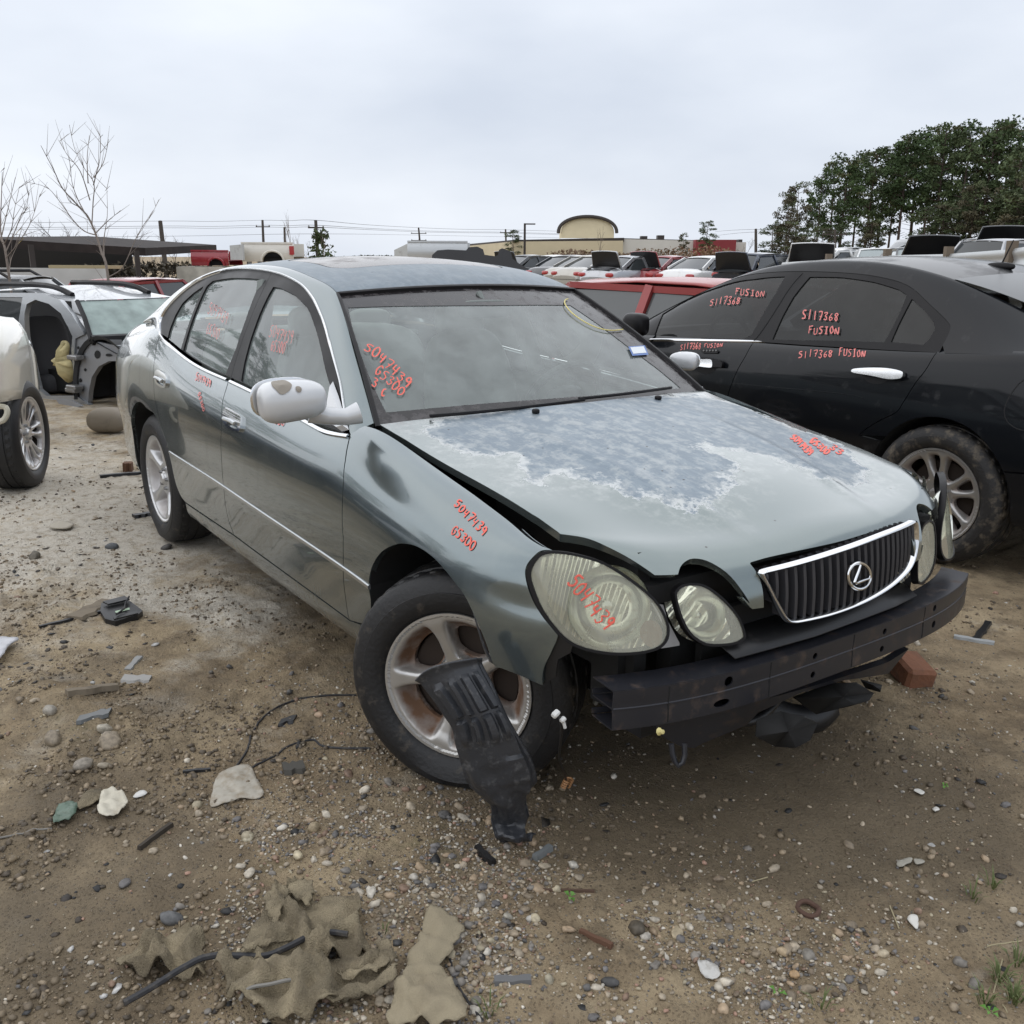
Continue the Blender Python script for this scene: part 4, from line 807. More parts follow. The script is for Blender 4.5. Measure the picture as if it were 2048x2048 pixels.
gapF = k1([(1608, 1268), (1590, 1350), (1575, 1450), (1565, 1600), (1563, 1900)])+k3([(19, 150), (18, 300), (18, 400), (25, 500), (40, 610), (52, 662)])
gapM = k1([(828, 908), (800, 1000), (784, 1150), (778, 1300), (785, 1450), (797, 1600), (810, 1720), (830, 1810), (866, 1903)])
gapR = k1([(388, 612), (365, 680), (350, 780), (345, 900), (350, 1000), (370, 1100), (400, 1200), (427, 1285)])
archR = k1([(427, 1285), (450, 1400), (478, 1530), (515, 1640), (550, 1690)])
belt = k1([(1600, 1268), (1460, 1242), (1340, 1182), (1180, 1088), (1020, 1002), (840, 915)])
beltR = k1([(820, 905), (640, 822), (500, 722), (420, 655), (388, 612)])
tF = SIDE.trace(gapF); tM = SIDE.trace(gapM); tR = SIDE.trace(gapR); tA = SIDE.trace(archR); tB = SIDE.trace(belt); tBR = [np.array([p[0], max(p[1], .690)]) for p in SIDE.trace(beltR)]
sillM = SIDE.trace(k1([(866, 1903)]), 1)[0]; sillF = SIDE.trace(k3([(52, 662)]), 1)[0]; sillR = tA[-1]
fd, fdl = panel('front_door', SIDE, tB+tM+[sillM, sillF]+tF[::-1], PAINT, HERO, mirror=True)
rd, rdl = panel('rear_door', SIDE, tBR+tR+tA+[sillR, sillM]+tM[::-1], PAINT, HERO, mirror=True)
# front fender
fz = k2([(300, 850), (400, 930), (520, 1020), (700, 1150), (850, 1260), (1000, 1360), (1100, 1440)])+k4([(200, 215), (410, 388)])
flamp = k4([(410, 388), (330, 392), (262, 440), (203, 530), (213, 650), (300, 850), (455, 1045)])
fnose = k4([(455, 1045), (440, 1100), (395, 1195), (350, 1290), (333, 1380), (338, 1440)])
farch = k3([(1124, 1030), (1000, 975), (900, 935), (847, 912), (800, 780), (740, 640), (680, 520), (600, 415), (520, 325), (430, 262), (350, 243), (290, 255), (230, 290), (185, 355), (165, 420), (160, 485)])
tfz = SIDE.trace(fz); tfl = SIDE.trace(flamp); tfn = SIDE.trace(fnose); tfa = SIDE.trace(farch)
back = [np.array([tfa[-1][0]+.004, .17]), np.array([sillF[0]+.01, sillF[1]])]
ftop = SIDE.trace(k2([(147, 828), (228, 840), (300, 850)]), 1)
ff, ffl = panel('front_fender', SIDE, ftop+tfz+tfl+tfn+tfa+back+tF[::-1], PAINT, HERO, mirror=True, flange=.02, step=.03)
# sill
arF = tfa[-1][0]
panel('sill_panel', SIDE, [np.array([arF+.02, .17]), np.array([sillF[0], sillF[1]]), sillM, sillR, np.array([sillR[0]-.06, .012]), np.array([arF+.03, .012])], PAINT, HERO, mirror=True, gap=.003)
# rear quarter
arc = [(-2.8+.40*math.cos(a), .33+.395*math.sin(a)) for a in np.linspace(R(75), R(205), 22)]
zv = lambda x, z: np.array([x, float(np.interp(z, SIDE.pos(np.array([[x, q] for q in WW]))[:, 2], WW))])
tarc = [zv(*q) for q in arc]
tAup = SIDE.trace(k1([(345, 1115), (370, 1165), (400, 1238), (427, 1300)]))
qrear = [zv(-3.22, .30), zv(-3.6, .33), np.array([-3.93, .22]), np.array([-3.97, .45]), np.array([-3.97, .775]), np.array([-3.16, .775]), np.array([-2.95, .755]), np.array([-2.80, .725]), np.array([-2.69, .712])]
quarter_out = tR[::1]+[]
panel('rear_quarter', SIDE, tR+tAup[::-1]+tarc+qrear, PAINT, HERO, mirror=True, flange=.02)
# rub strip
strip = SIDE.trace(kd([(320, 853), (370, 885), (421, 918), (536, 996), (652, 1075), (697, 1108)]), 8)
SILVERTRIM = mat('silver moulding', (.55, .57, .58), .25, .9)
ribbon('rub_strip', SIDE, [p for p in strip], .016, .006, SILVERTRIM, HERO, mirror=True)
ribbon('belt_moulding', SIDE, SIDE.trace(beltR, 6)[::-1], .013, .007, CHROME, HERO, mirror=True, lift=.003)
ribbon('belt_moulding', SIDE, SIDE.trace(belt, 6)[::-1], .014, .007, CHROME, HERO, mirror=True, lift=.002)
# ---- greenhouse side
TX = [-.547, -.75, -.95, -1.168, -1.35, -1.6, -1.85, -2.1, -2.35, -2.6, -2.85, -3.1, -3.36]
TW = [.724, .667, .608, .546, .545, .545, .550, .562, .582, .610, .636, .655, .665]
TZ = [.934, 1.065, 1.19, 1.309, 1.354, 1.388, 1.399, 1.395, 1.373, 1.327, 1.255, 1.168, 1.088]
fTW, fTZ = nspl(TX, TW), nspl(TX, TZ)
def GS(U, W):
    P = np.zeros((len(U), len(W), 3)); bz7 = nspl(XS, r7z)(U); bw7 = nspl(XS, r7w)(U); bz8 = nspl(XS, r8z)(U); bw8 = nspl(XS, r8w)(U)
    for i, x in enumerate(U):
        T = np.array([fTW(x), fTZ(x)]); B0 = np.array([bw7[i]-.006, bz7[i]+.004])
        if x < -2.66:
            k = min(1, (-2.66-x)/.5); k = k*k*(3-2*k); B0 = B0*(1-k)+np.array([bw8[i], bz8[i]])*k
        dz = T[1]-B0[1]
        Q = T+np.array([min(.09, .05+.06*max(0, dz)), -.014])
        P1 = B0+.55*(Q-B0)+np.array([.012*min(1, dz/.4), 0]); P2 = Q+.30*(T-Q)
        t = W[:, None]; c = (1-t)**3*B0+3*(1-t)**2*t*P1+3*(1-t)*t*t*P2+t**3*T
        P[i, :, 0] = x; P[i, :, 1] = -c[:, 0]; P[i, :, 2] = c[:, 1]
    return P
GU = np.linspace(-3.35, -.55, 120); GW = np.linspace(0, 1, 50)
_P = GS(GU, GW); GRN = Surf(GU, GW*.5, _P)
if GRN.Nn[60, 20][1] > 0: GRN.Nn *= -1
archpx = k1([(388, 608), (388, 520), (428, 440), (500, 360), (600, 280), (720, 221), (850, 192), (980, 190), (1100, 206), (1200, 236), (1300, 291), (1370, 371), (1420, 470), (1470, 620), (1530, 850), (1560, 990), (1602, 1190)])
tArch = GRN.trace(archpx)
TOPV = .5
railo = tArch+[np.array([-.552, .02]), np.array([-.552, TOPV])]+[np.array([x, TOPV]) for x in np.linspace(-.6, -3.33, 44)]+[np.array([-3.33, 0.002]), np.array([-2.70, .002])]
panel('roof_side', GRN, railo, PAINT, HERO, mirror=True, gap=.0, flange=.006)
ribbon('window_moulding', GRN, tArch, .016, .008, CHROME, HERO, mirror=True)
# frames and panes
splitpx = k1([(1100, 212), (1040, 330), (975, 480), (910, 650), (862, 800), (836, 908)])
tS = GRN.trace(splitpx)
iS = int(np.argmin([np.linalg.norm(p-tS[0]) for p in tArch]))
fgl = k1([(905, 905), (925, 790), (965, 640), (1022, 480), (1085, 345), (1112, 300), (1160, 308), (1250, 355), (1332, 440), (1372, 540), (1425, 730), (1482, 950), (1500, 1090), (1380, 1120), (1200, 1055), (1020, 970)])
rgl = k1([(532, 708), (562, 600), (622, 430), (684, 295), (722, 262), (850, 242), (1034, 252), (998, 335), (930, 520), (870, 700), (806, 862), (650, 785)])
qgl = k1([(432, 632), (442, 585), (482, 482), (530, 402), (600, 338), (662, 296), (618, 405), (560, 560), (518, 698)])
HGLASS = glass('dusty sky-hazed side glass', (.84, .93, .91), .20, (.62, .70, .69), trans=.97)  # pale haze paints reflected sky into the pane, on top of dust
def trace_g(px): return [np.array(GRN.hit(*p)) for p in px]
gF, gR, gQ = trace_g(fgl), trace_g(rgl), trace_g(qgl)
bl0 = lambda a, b: [np.array([x, .008]) for x in np.linspace(a, b, 12)]
frF = tArch[iS:]+bl0(tArch[-1][0], tS[-1][0])+tS[::-1]
frR = tArch[:iS+1]+tS+bl0(tS[-1][0], tArch[0][0])
w1 = panel('front_window_frame', GRN, frF, SATIN, HERO, mirror=True, holes=[gF], gap=.001, lift=-.003, step=.02, flange=.012)
w2 = panel('rear_window_frame', GRN, frR, SATIN, HERO, mirror=True, holes=[gR, gQ], gap=.001, lift=-.003, step=.02, flange=.012)
for nm, g in (('front_window', gF), ('rear_window', gR), ('quarter_window', gQ)):
    panel(nm, GRN, g, HGLASS, HERO, mirror=True, gap=-.004, lift=-.010, flange=0, step=.04)
# ---- roof
RU = np.linspace(-2.75, -1.02, 70); RV = np.linspace(-.546, .546, 60)
RP = np.zeros((70, 60, 3))
for i, x in enumerate(RU):
    cr = .040*min(1, max(.45, (-x-.75)/.6)) if x > -2.2 else .040
    RP[i, :, 0] = x; RP[i, :, 1] = RV/.546*fTW(min(x, -1.17)); RP[i, :, 2] = fTZ(x)+cr*(1-(RV/.546)**2)**1.0
ROOF = Surf(RU, RV, RP)
if ROOF.Nn[30, 30][2] < 0: ROOF.Nn *= -1
fe = [np.array([-1.168+.045*(1-(y/.545)**2), y]) for y in np.linspace(-.545, .545, 25)]
re = [np.array([-2.40-.06*(1-(y/.545)**2), y]) for y in np.linspace(.545, -.545, 25)]
def rr(x0, x1, y1, r, n=6):
    o = []
    for cx, cy, a0 in ((x1-r, y1-r, 0), (x0+r, y1-r, 90), (x0+r, -y1+r, 180), (x1-r, -y1+r, 270)):
        o += [np.array([cx+r*math.cos(R(a0+90*i/n)), cy+r*math.sin(R(a0+90*i/n))]) for i in range(n+1)]
    return o
sun_o = rr(-1.99, -1.44, .42, .10)
# lacquer also lifted on the roof front
rpeel = lambda uv: .35+0*uv[:, 0]
panel('roof', ROOF, fe+re, ROOFPAINT, HERO, holes=[sun_o], gap=.001, attrs={'peel': rpeel})
SUNGL = mat('dark sunroof glass', (.09, .078, .075), .25, coat=.2, spec=.3, dirt=(.20, .18, .17), dirt_amt=.3, dscale=6)
panel('sunroof', ROOF, sun_o, SUNGL, HERO, gap=.007, lift=-.001)
# ---- windscreen and rear screen
def screen(b0, b1, t0, t1, bulge, n=40, m=30):
    """b0 corner (x,w,z), b1 centre (x,z) of the lower edge, t0,t1 of the upper"""
    A = np.linspace(-1, 1, n); T = np.linspace(0, 1, m); P = np.zeros((n, m, 3))
    for i, a in enumerate(A):
        q = 1-a*a; bo = np.array([b0[0]+(b1[0]-b0[0])*q, a*b0[1], b0[2]+(b1[1]-b0[2])*q]); to = np.array([t0[0]+(t1[0]-t0[0])*q, a*t0[1], t0[2]+(t1[1]-t0[2])*q])
        nrm = np.array([to[2]-bo[2], 0, -(to[0]-bo[0])]); nrm /= np.linalg.norm(nrm)
        if nrm[2] < 0: nrm = -nrm
        for j, t in enumerate(T): P[i, j] = bo+(to-bo)*t+nrm*bulge*4*t*(1-t)
    return Surf(A*.65, T*.72, P)
WS = screen((-.532, .728, .925), (-.40, .935), (-1.166, .549, 1.307), (-1.118, 1.330), .018)
if WS.Nn[20, 15][2] < 0: WS.Nn *= -1
wsin = WS.trace(k2([(320, 780), (700, 745), (1000, 722), (1300, 700), (1560, 683), (1745, 663)]), 4)+WS.trace(k2([(1745, 663), (1640, 575), (1500, 470), (1340, 350), (1210, 262)]), 4)+WS.trace(k2([(1210, 262), (900, 262), (600, 264), (300, 268), (135, 274)]), 4)+WS.trace(k2([(135, 274), (165, 400), (220, 560), (280, 700), (320, 780)]), 4)
WSGL = glass('dusty windscreen', (.86, .94, .91), .21, (.66, .73, .71), trans=.97)
FRIT = mat('black ceramic band', (.02, .018, .019), .16, dirt=(.13, .12, .12), dirt_amt=.35, dscale=24)
full = [np.array([a, b]) for a, b in ((-.65, 0.0), (.65, 0.0), (.65, .72), (-.65, .72))]
panel('windscreen', WS, wsin, WSGL, HERO, gap=-.004, lift=-.006, flange=0, step=.05)
panel('windscreen_border', WS, full, FRIT, HERO, holes=[wsin], gap=.0, lift=-.004, step=.03, flange=.006)
edge = [np.array([-.645, t]) for t in np.linspace(.0, .714, 20)]+[np.array([a, .714]) for a in np.linspace(-.60, .60, 20)]+[np.array([.645, t]) for t in np.linspace(.714, 0, 20)]
ribbon('windscreen_seal', WS, edge, .022, .010, SATIN, HERO)
RS = screen((-3.30, .65, 1.085), (-3.42, 1.095), (-2.40, .583, 1.366), (-2.46, 1.402), .02)
if RS.Nn[20, 15][2] < 0: RS.Nn *= -1
panel('rear_screen', RS, [np.array(q) for q in ((-.65, 0), (.65, 0), (.65, .72), (-.65, .72))], HGLASS, HERO, gap=.004, flange=0)
# boot lid and tail
TG = np.linspace(-3.95, -2.95, 30); TY = np.linspace(-.72, .72, 30); TPp = np.zeros((30, 30, 3))
for i, x in enumerate(TG):
    wz = float(nspl(XS, r8z)(x)); ww = float(nspl(XS, r8w)(x))
    for j, y in enumerate(TY):
        a = y/.72; TPp[i, j] = (x, a*ww, wz+.02*(1-a*a))
BT = Surf(TG, TY, TPp); BT.Nn = np.abs(BT.Nn)*np.sign(BT.Nn) if BT.Nn[10, 10][2] > 0 else -BT.Nn
panel('boot_lid', BT, [np.array(q) for q in ((-3.94, -.72), (-3.34, -.72), (-3.34, .72), (-3.94, .72))], PAINT, HERO, gap=.002, step=.08)
tb = MB()
for z0, z1, xo in ((.42, .60, .02), (.60, .80, .0), (.80, .97, -.03)):
    G = [[(-3.98-xo*0+.16*abs(a)**3*1.0, a*.70, z) for a in np.linspace(-1, 1, 13)] for z in (z0, z1)]
    tb.grid(G)
tb.build('tail_panel', BLACK, HERO)

# ---- bonnet
HK = [0, .2, .41, .62, .82, .96, 1.06, 1.13, 1.21]
HR = {0: [(-.40, .962), (-.2, .937), (0, .907), (.2, .871), (.4, .826), (.55, .784), (.64, .746), (.69, .68), (.705, .60)],
      .16: [(-.415, .960), (-.213, .935), (-.01, .905), (.195, .868), (.395, .824), (.542, .782), (.635, .746), (.684, .685), (.70, .605)],
      .32: [(-.454, .951), (-.25, .925), (-.03, .897), (.18, .862), (.38, .817), (.52, .777), (.615, .748), (.665, .69), (.682, .61)],
      .5: [(-.49, .945), (-.28, .915), (-.07, .886), (.14, .854), (.33, .814), (.47, .783), (.565, .756), (.618, .70), (.645, .62)],
      .62: [(-.51, .941), (-.31, .909), (-.1, .880), (.1, .852), (.28, .822), (.41, .795), (.49, .772), (.545, .72), (.57, .64)],
      .72: [(-.535, .934), (-.365, .905), (-.155, .876), (.05, .850), (.22, .824), (.32, .803), (.37, .783), (.41, .74), (.43, .67)]}
HY = sorted(HR); HS = np.linspace(0, 1.21, 90); HV = np.linspace(-.72, .72, 121)
hx = np.array([nspl(HK, [q[0] for q in HR[y]])(HS) for y in HY]); hz = np.array([nspl(HK, [q[1] for q in HR[y]])(HS) for y in HY])
HP = np.zeros((90, 121, 3)); ysym = [-y for y in HY[:0:-1]]+HY
for i in range(90):
    HP[i, :, 1] = HV
    HP[i, :, 0] = nspl(ysym, np.r_[hx[:0:-1, i], hx[:, i]])(HV); HP[i, :, 2] = nspl(ysym, np.r_[hz[:0:-1, i], hz[:, i]])(HV)
    # pressed feature lines running forward from the scuttle
    yc = .40-.17*HS[i]/1.1
    HP[i, :, 2] += .007*np.exp(-((np.abs(HV)-yc)/.028)**2)*min(1, HS[i]/.3)*max(0, min(1, (1.08-HS[i])/.35)) + .006*(np.abs(HV) < yc)*0
HOOD = Surf(HS, HV, HP)
if HOOD.Nn[40, 60][2] < 0: HOOD.Nn *= -1
hside = [np.array([0, -.712])]+HOOD.trace(k2([(420, 920), (600, 1030), (800, 1140), (1000, 1260)])+k4([(300, 140), (440, 240)]), 4)
hl1 = HOOD.trace(k4([(465, 262), (650, 290), (850, 370), (1050, 480), (1195, 580)]), 5)
hl2 = HOOD.trace(k4([(1375, 575), (1395, 515), (1440, 470), (1500, 452), (1600, 470), (1750, 560), (1870, 700), (1930, 800)])+k5([(290, 840), (335, 900), (362, 925)]), 4)
hl3 = HOOD.trace(k5([(440, 915), (420, 740), (385, 665), (345, 612)]), 4)
hl4 = HOOD.trace(k5([(350, 602), (480, 565), (700, 517), (930, 467)]), 4)
half = hside+hl1+hl2+hl3+[p for p in hl4 if p[1] < -.01]
rear_half = [np.array([0, y]) for y in np.linspace(-.02, -.70, 18)]
ho = rear_half+half+[np.array([p[0], -p[1]]) for p in half[::-1]]+[np.array([0, -p[1]]) for p in rear_half[::-1]]
# bare patch outline, photo-surveyed on the bonnet
pe = [HOOD.hit(*p) for p in k2([(480, 850), (500, 900), (620, 950), (700, 985), (830, 1000), (930, 985), (960, 1060), (975, 1120), (1050, 1130), (1110, 1090), (1180, 1080), (1210, 1120), (1300, 1110), (1420, 1150), (1560, 1190), (1700, 1240), (1800, 1260), (1860, 1250)])+
      k6([(500, 1230), (510, 1180), (545, 1140), (620, 1110), (610, 1060), (585, 1010), (520, 960), (440, 935), (470, 925), (560, 955), (640, 965), (740, 985), (900, 1045), (1020, 1085), (1120, 1110), (1240, 1120), (1230, 1070), (1170, 990), (1090, 930), (960, 875), (850, 840), (720, 785), (640, 745)])]+[(.02, .60), (.02, -.55)]
pe = np.array(pe)
PP = np.array([HOOD.pos(np.array([q]))[0][:2] for q in pe])
def hood_peel(uv):
    X = HOOD.pos(uv); ins = inside(PP, X[:, 0], X[:, 1]); d = seg_dist(PP, X[:, 0], X[:, 1]); return np.where(ins, d, -d)
hood_o = panel('bonnet', HOOD, ho, HOODPAINT, HERO, gap=0, flange=.022, step=.016, attrs={'peel': hood_peel})
# ---- shared solids
def superblob(c, d, M=None, e1=.6, e2=.6, n=24, m=14, warp=None):
    """rounded-box solid: half sizes d, squareness e1 (vertical) e2 (plan)"""
    M = M or Matrix.Identity(3); G = []
    sp = lambda v, e: math.copysign(abs(v)**e, v)
    for i in range(m+1):
        a = -math.pi/2+math.pi*i/m; r_ = []
        for j in range(n):
            b = 2*math.pi*j/n
            p = Vector((d[0]*sp(math.cos(a), e1)*sp(math.cos(b), e2), d[1]*sp(math.cos(a), e1)*sp(math.sin(b), e2), d[2]*sp(math.sin(a), e1)))
            if warp: p = Vector(warp(p))
            r_.append(M @ p+Vector(c))
        G.append(r_)
    F = [(i*n+j, i*n+(j+1) % n, (i+1)*n+(j+1) % n, (i+1)*n+j) for i in range(m) for j in range(n)]
    return [p for r_ in G for p in r_], F
def rimmat(name, col, rust):
    M = mat(name, col, .38, .75); nt = M.node_tree; p = nt.nodes['Principled BSDF']; L = nt.links.new
    at = N(nt, 'ShaderNodeAttribute', attribute_name='rust'); tc = N(nt, 'ShaderNodeTexCoord')
    n = N(nt, 'ShaderNodeTexNoise'); n.inputs['Scale'].default_value = 22; n.inputs['Detail'].default_value = 8; L(tc.outputs['Object'], n.inputs['Vector'])
    s = N(nt, 'ShaderNodeMath', op='MULTIPLY_ADD'); L(n.outputs['Fac'], s.inputs[0]); s.inputs[1].default_value = .9; s.inputs[2].default_value = -.45
    a = N(nt, 'ShaderNodeMath', op='ADD'); L(at.outputs['Fac'], a.inputs[0]); L(s.outputs[0], a.inputs[1])
    r_ = N(nt, 'ShaderNodeMapRange'); r_.inputs['From Min'].default_value = .42; r_.inputs['From Max'].default_value = 1.05; r_.inputs['To Max'].default_value = rust; L(a.outputs[0], r_.inputs['Value'])
    mx = N(nt, 'ShaderNodeMix', data_type='RGBA'); L(r_.outputs[0], mx.inputs['Factor']); mx.inputs['A'].default_value = (*col, 1); mx.inputs['B'].default_value = (.15, .070, .030, 1); L(mx.outputs['Result'], p.inputs['Base Color'])
    q = N(nt, 'ShaderNodeMath', op='MULTIPLY_ADD'); L(r_.outputs[0], q.inputs[0]); q.inputs[1].default_value = -.8; q.inputs[2].default_value = .75; L(q.outputs[0], p.inputs['Metallic'])
    q2 = N(nt, 'ShaderNodeMath', op='MULTIPLY_ADD'); L(r_.outputs[0], q2.inputs[0]); q2.inputs[1].default_value = .5; q2.inputs[2].default_value = .36; L(q2.outputs[0], p.inputs['Roughness'])
    return M
RIMGREY = rimmat('weathered alloy', (.56, .55, .53), .95); RIMSILVER = rimmat('silver alloy', (.60, .60, .60), .35); RIMDULL = rimmat('dull dirty alloy', (.40, .39, .38), .5)
def make_rim(name, rr, mt, parent, spokes=5, twin=0.0, hub=.062, win=(.40, .80), sw=.105, dish=.052):
    """alloy rim face in the local XY plane, outward +Z; windows really cut out"""
    S = rr/.22
    Uq = np.linspace(-rr, rr, 3); DUM = None
    def spoke_d(x, y):
        r_ = np.hypot(x, y); th = np.arctan2(y, x); d = np.full(x.shape, 9.0)
        for k in range(spokes):
            for off in ((0,) if not twin else (-twin, twin)):
                a = 2*math.pi*k/spokes+math.pi/2+off
                al = x*math.cos(a)+y*math.sin(a); pe = np.abs(-x*math.sin(a)+y*math.cos(a))
                d = np.minimum(d, np.where(al > 0, pe, 9))
        return r_, d
    def width(r_):  # half width of a spoke
        t = np.clip(r_/rr, 0, 1)
        return rr*(sw*(1+.55*np.clip((.42-t)/.2, 0, 1)+.45*np.clip((t-.62)/.25, 0, 1)))
    def zf(x, y):
        r_, d = spoke_d(x, y); wd = width(r_); t = r_/rr
        sp = 1/(1+np.exp(np.clip((d-wd)/(.0028*S), -40, 40)))
        sp = np.where(t < hub/.22*1.25, 1, sp)
        flat = np.where(t < .30, -.034*S-.0*t, -.034*S+(.024*S)*np.clip((t-.30)/.60, 0, 1))
        bowl = -dish*S-.012*S*np.clip((t-.5)/.3, 0, 1)
        z = sp*flat+(1-sp)*bowl
        k = np.clip((t-.72)/.20, 0, 1); k = k*k*(3-2*k)
        z = z*(1-k)+k*(-.008*S)
        z = np.where(t > .955, -.002*S, z)
        z = np.where(t < .15, -.026*S, z)
        return z, np.clip((1-sp)*1.0, 0, 1)*(t > .3)*np.clip((.97-t)/.12, 0, 1)
    # windows
    holes = []
    pat = spokes if not twin else spokes*2
    dirs = []
    if not twin: dirs = [(2*math.pi*(k+.5)/spokes+math.pi/2, math.pi/spokes) for k in range(spokes)]
    else:
        for k in range(spokes):
            a = 2*math.pi*k/spokes+math.pi/2
            dirs += [(a, twin), (a+math.pi/spokes, math.pi/spokes-twin)]
    for a, h in dirs:
        lo, hi = [], []
        for r_ in np.linspace(rr*win[0], rr*win[1], 9):
            wd = float(width(np.array(r_)))*1.12; g = h-math.asin(min(.99, wd/r_))
            if g > .03: lo.append((r_, a-g)); hi.append((r_, a+g))
        if len(lo) < 3: continue
        pol = [(r_*math.cos(t), r_*math.sin(t)) for r_, t in lo]
        rtop = lo[-1][0]; pol += [(rtop*1.015*math.cos(t), rtop*1.015*math.sin(t)) for t in np.linspace(lo[-1][1], hi[-1][1], 7)[1:-1]]
        pol += [(r_*math.cos(t), r_*math.sin(t)) for r_, t in hi[::-1]]
        P = np.array(pol)
        for _ in range(3): P = (np.roll(P, 1, 0)+2*P+np.roll(P, -1, 0))/4
        holes.append(P)
    n = 72; O = np.array([(rr*math.cos(2*math.pi*i/n), rr*math.sin(2*math.pi*i/n)) for i in range(n)]); st = rr*.020
    g = np.arange(-rr, rr, st); gx, gy = [q.ravel() for q in np.meshgrid(g, g)]
    k = (np.hypot(gx, gy) < rr-st*.5)
    for h in holes: k &= ~inside(h, gx, gy) & (seg_dist(h, gx, gy) > st*.4)
    pts = [Vector(p) for p in O]; ed = [(i, (i+1) % n) for i in range(n)]
    for h in holes:
        b = len(pts); hh = np.array(resample(h, st*.8, True)); pts += [Vector(p) for p in hh]; ed += [(b+i, b+(i+1) % len(hh)) for i in range(len(hh))]
    pts += [Vector(p) for p in zip(gx[k], gy[k])]
    V2, _, F2, _, _, _ = delaunay_2d_cdt(pts, ed, [], 1, 1e-7)
    xy = np.array([tuple(v) for v in V2]); cen = np.array([xy[list(f)].mean(0) for f in F2]); ok = np.ones(len(F2), bool)
    for h in holes: ok &= ~inside(h, cen[:, 0], cen[:, 1])
    F2 = [tuple(f) for f, q in zip(F2, ok) if q]
    f = F2[0]; a, b, c = xy[f[0]], xy[f[1]], xy[f[2]]
    F2 = [f if np.cross(xy[f[1]]-xy[f[0]], xy[f[2]]-xy[f[0]]) > 0 else f[::-1] for f in F2]
    z, rust = zf(xy[:, 0], xy[:, 1]); V = [(p[0], p[1], q) for p, q in zip(xy, z)]
    cnt = {(a, b) for f in F2 for a, b in zip(f, f[1:]+f[:1])}
    bd = [(a, b) for a, b in cnt if (b, a) not in cnt]; idx = {}; F = list(F2); rs = list(rust)
    for a, b in bd:
        for q in (a, b):
            if q not in idx:
                idx[q] = len(V); r_ = math.hypot(*xy[q]); V.append((xy[q][0], xy[q][1], z[q]-(.022*S if r_ < rr*.97 else .17*S))); rs.append(.9 if r_ < rr*.97 else 0)
    for a, b in bd: F.append((b, a, idx[a], idx[b]))
    o = mk(name, V, F, mt, parent, True, None, 48)
    at = o.data.attributes.new('rust', 'FLOAT', 'POINT'); at.data.foreach_set('value', rs)
    return o
def tyre_prof(R0, rr, w_):
    return [(rr*.99, -.012), (rr*1.03, -.002), (rr*1.06, .006), (rr+(R0-rr)*.35, .014), (rr+(R0-rr)*.55, .012), (rr+(R0-rr)*.56, .010), (rr+(R0-rr)*.74, .004), (R0*.965, -.010), (R0*.985, -.020),
            (R0*.985, -.026), (R0*.997, -.030), (R0, -.05), (R0*.984, -.052), (R0*.984, -.062), (R0, -.064), (R0, -.064-(w_-.128)*.45), (R0*.984, -.066-(w_-.128)*.45), (R0*.984, -.064-(w_-.128)*.55), (R0, -.062-(w_-.128)*.55),
            (R0, -w_+.064), (R0*.984, -w_+.062), (R0*.984, -w_+.052), (R0, -w_+.05), (R0*.985, -w_+.02), (R0*.965, -w_+.01), (rr+(R0-rr)*.5, -w_-.012), (rr*1.05, -w_-.004), (rr*.97, -w_+.01)]
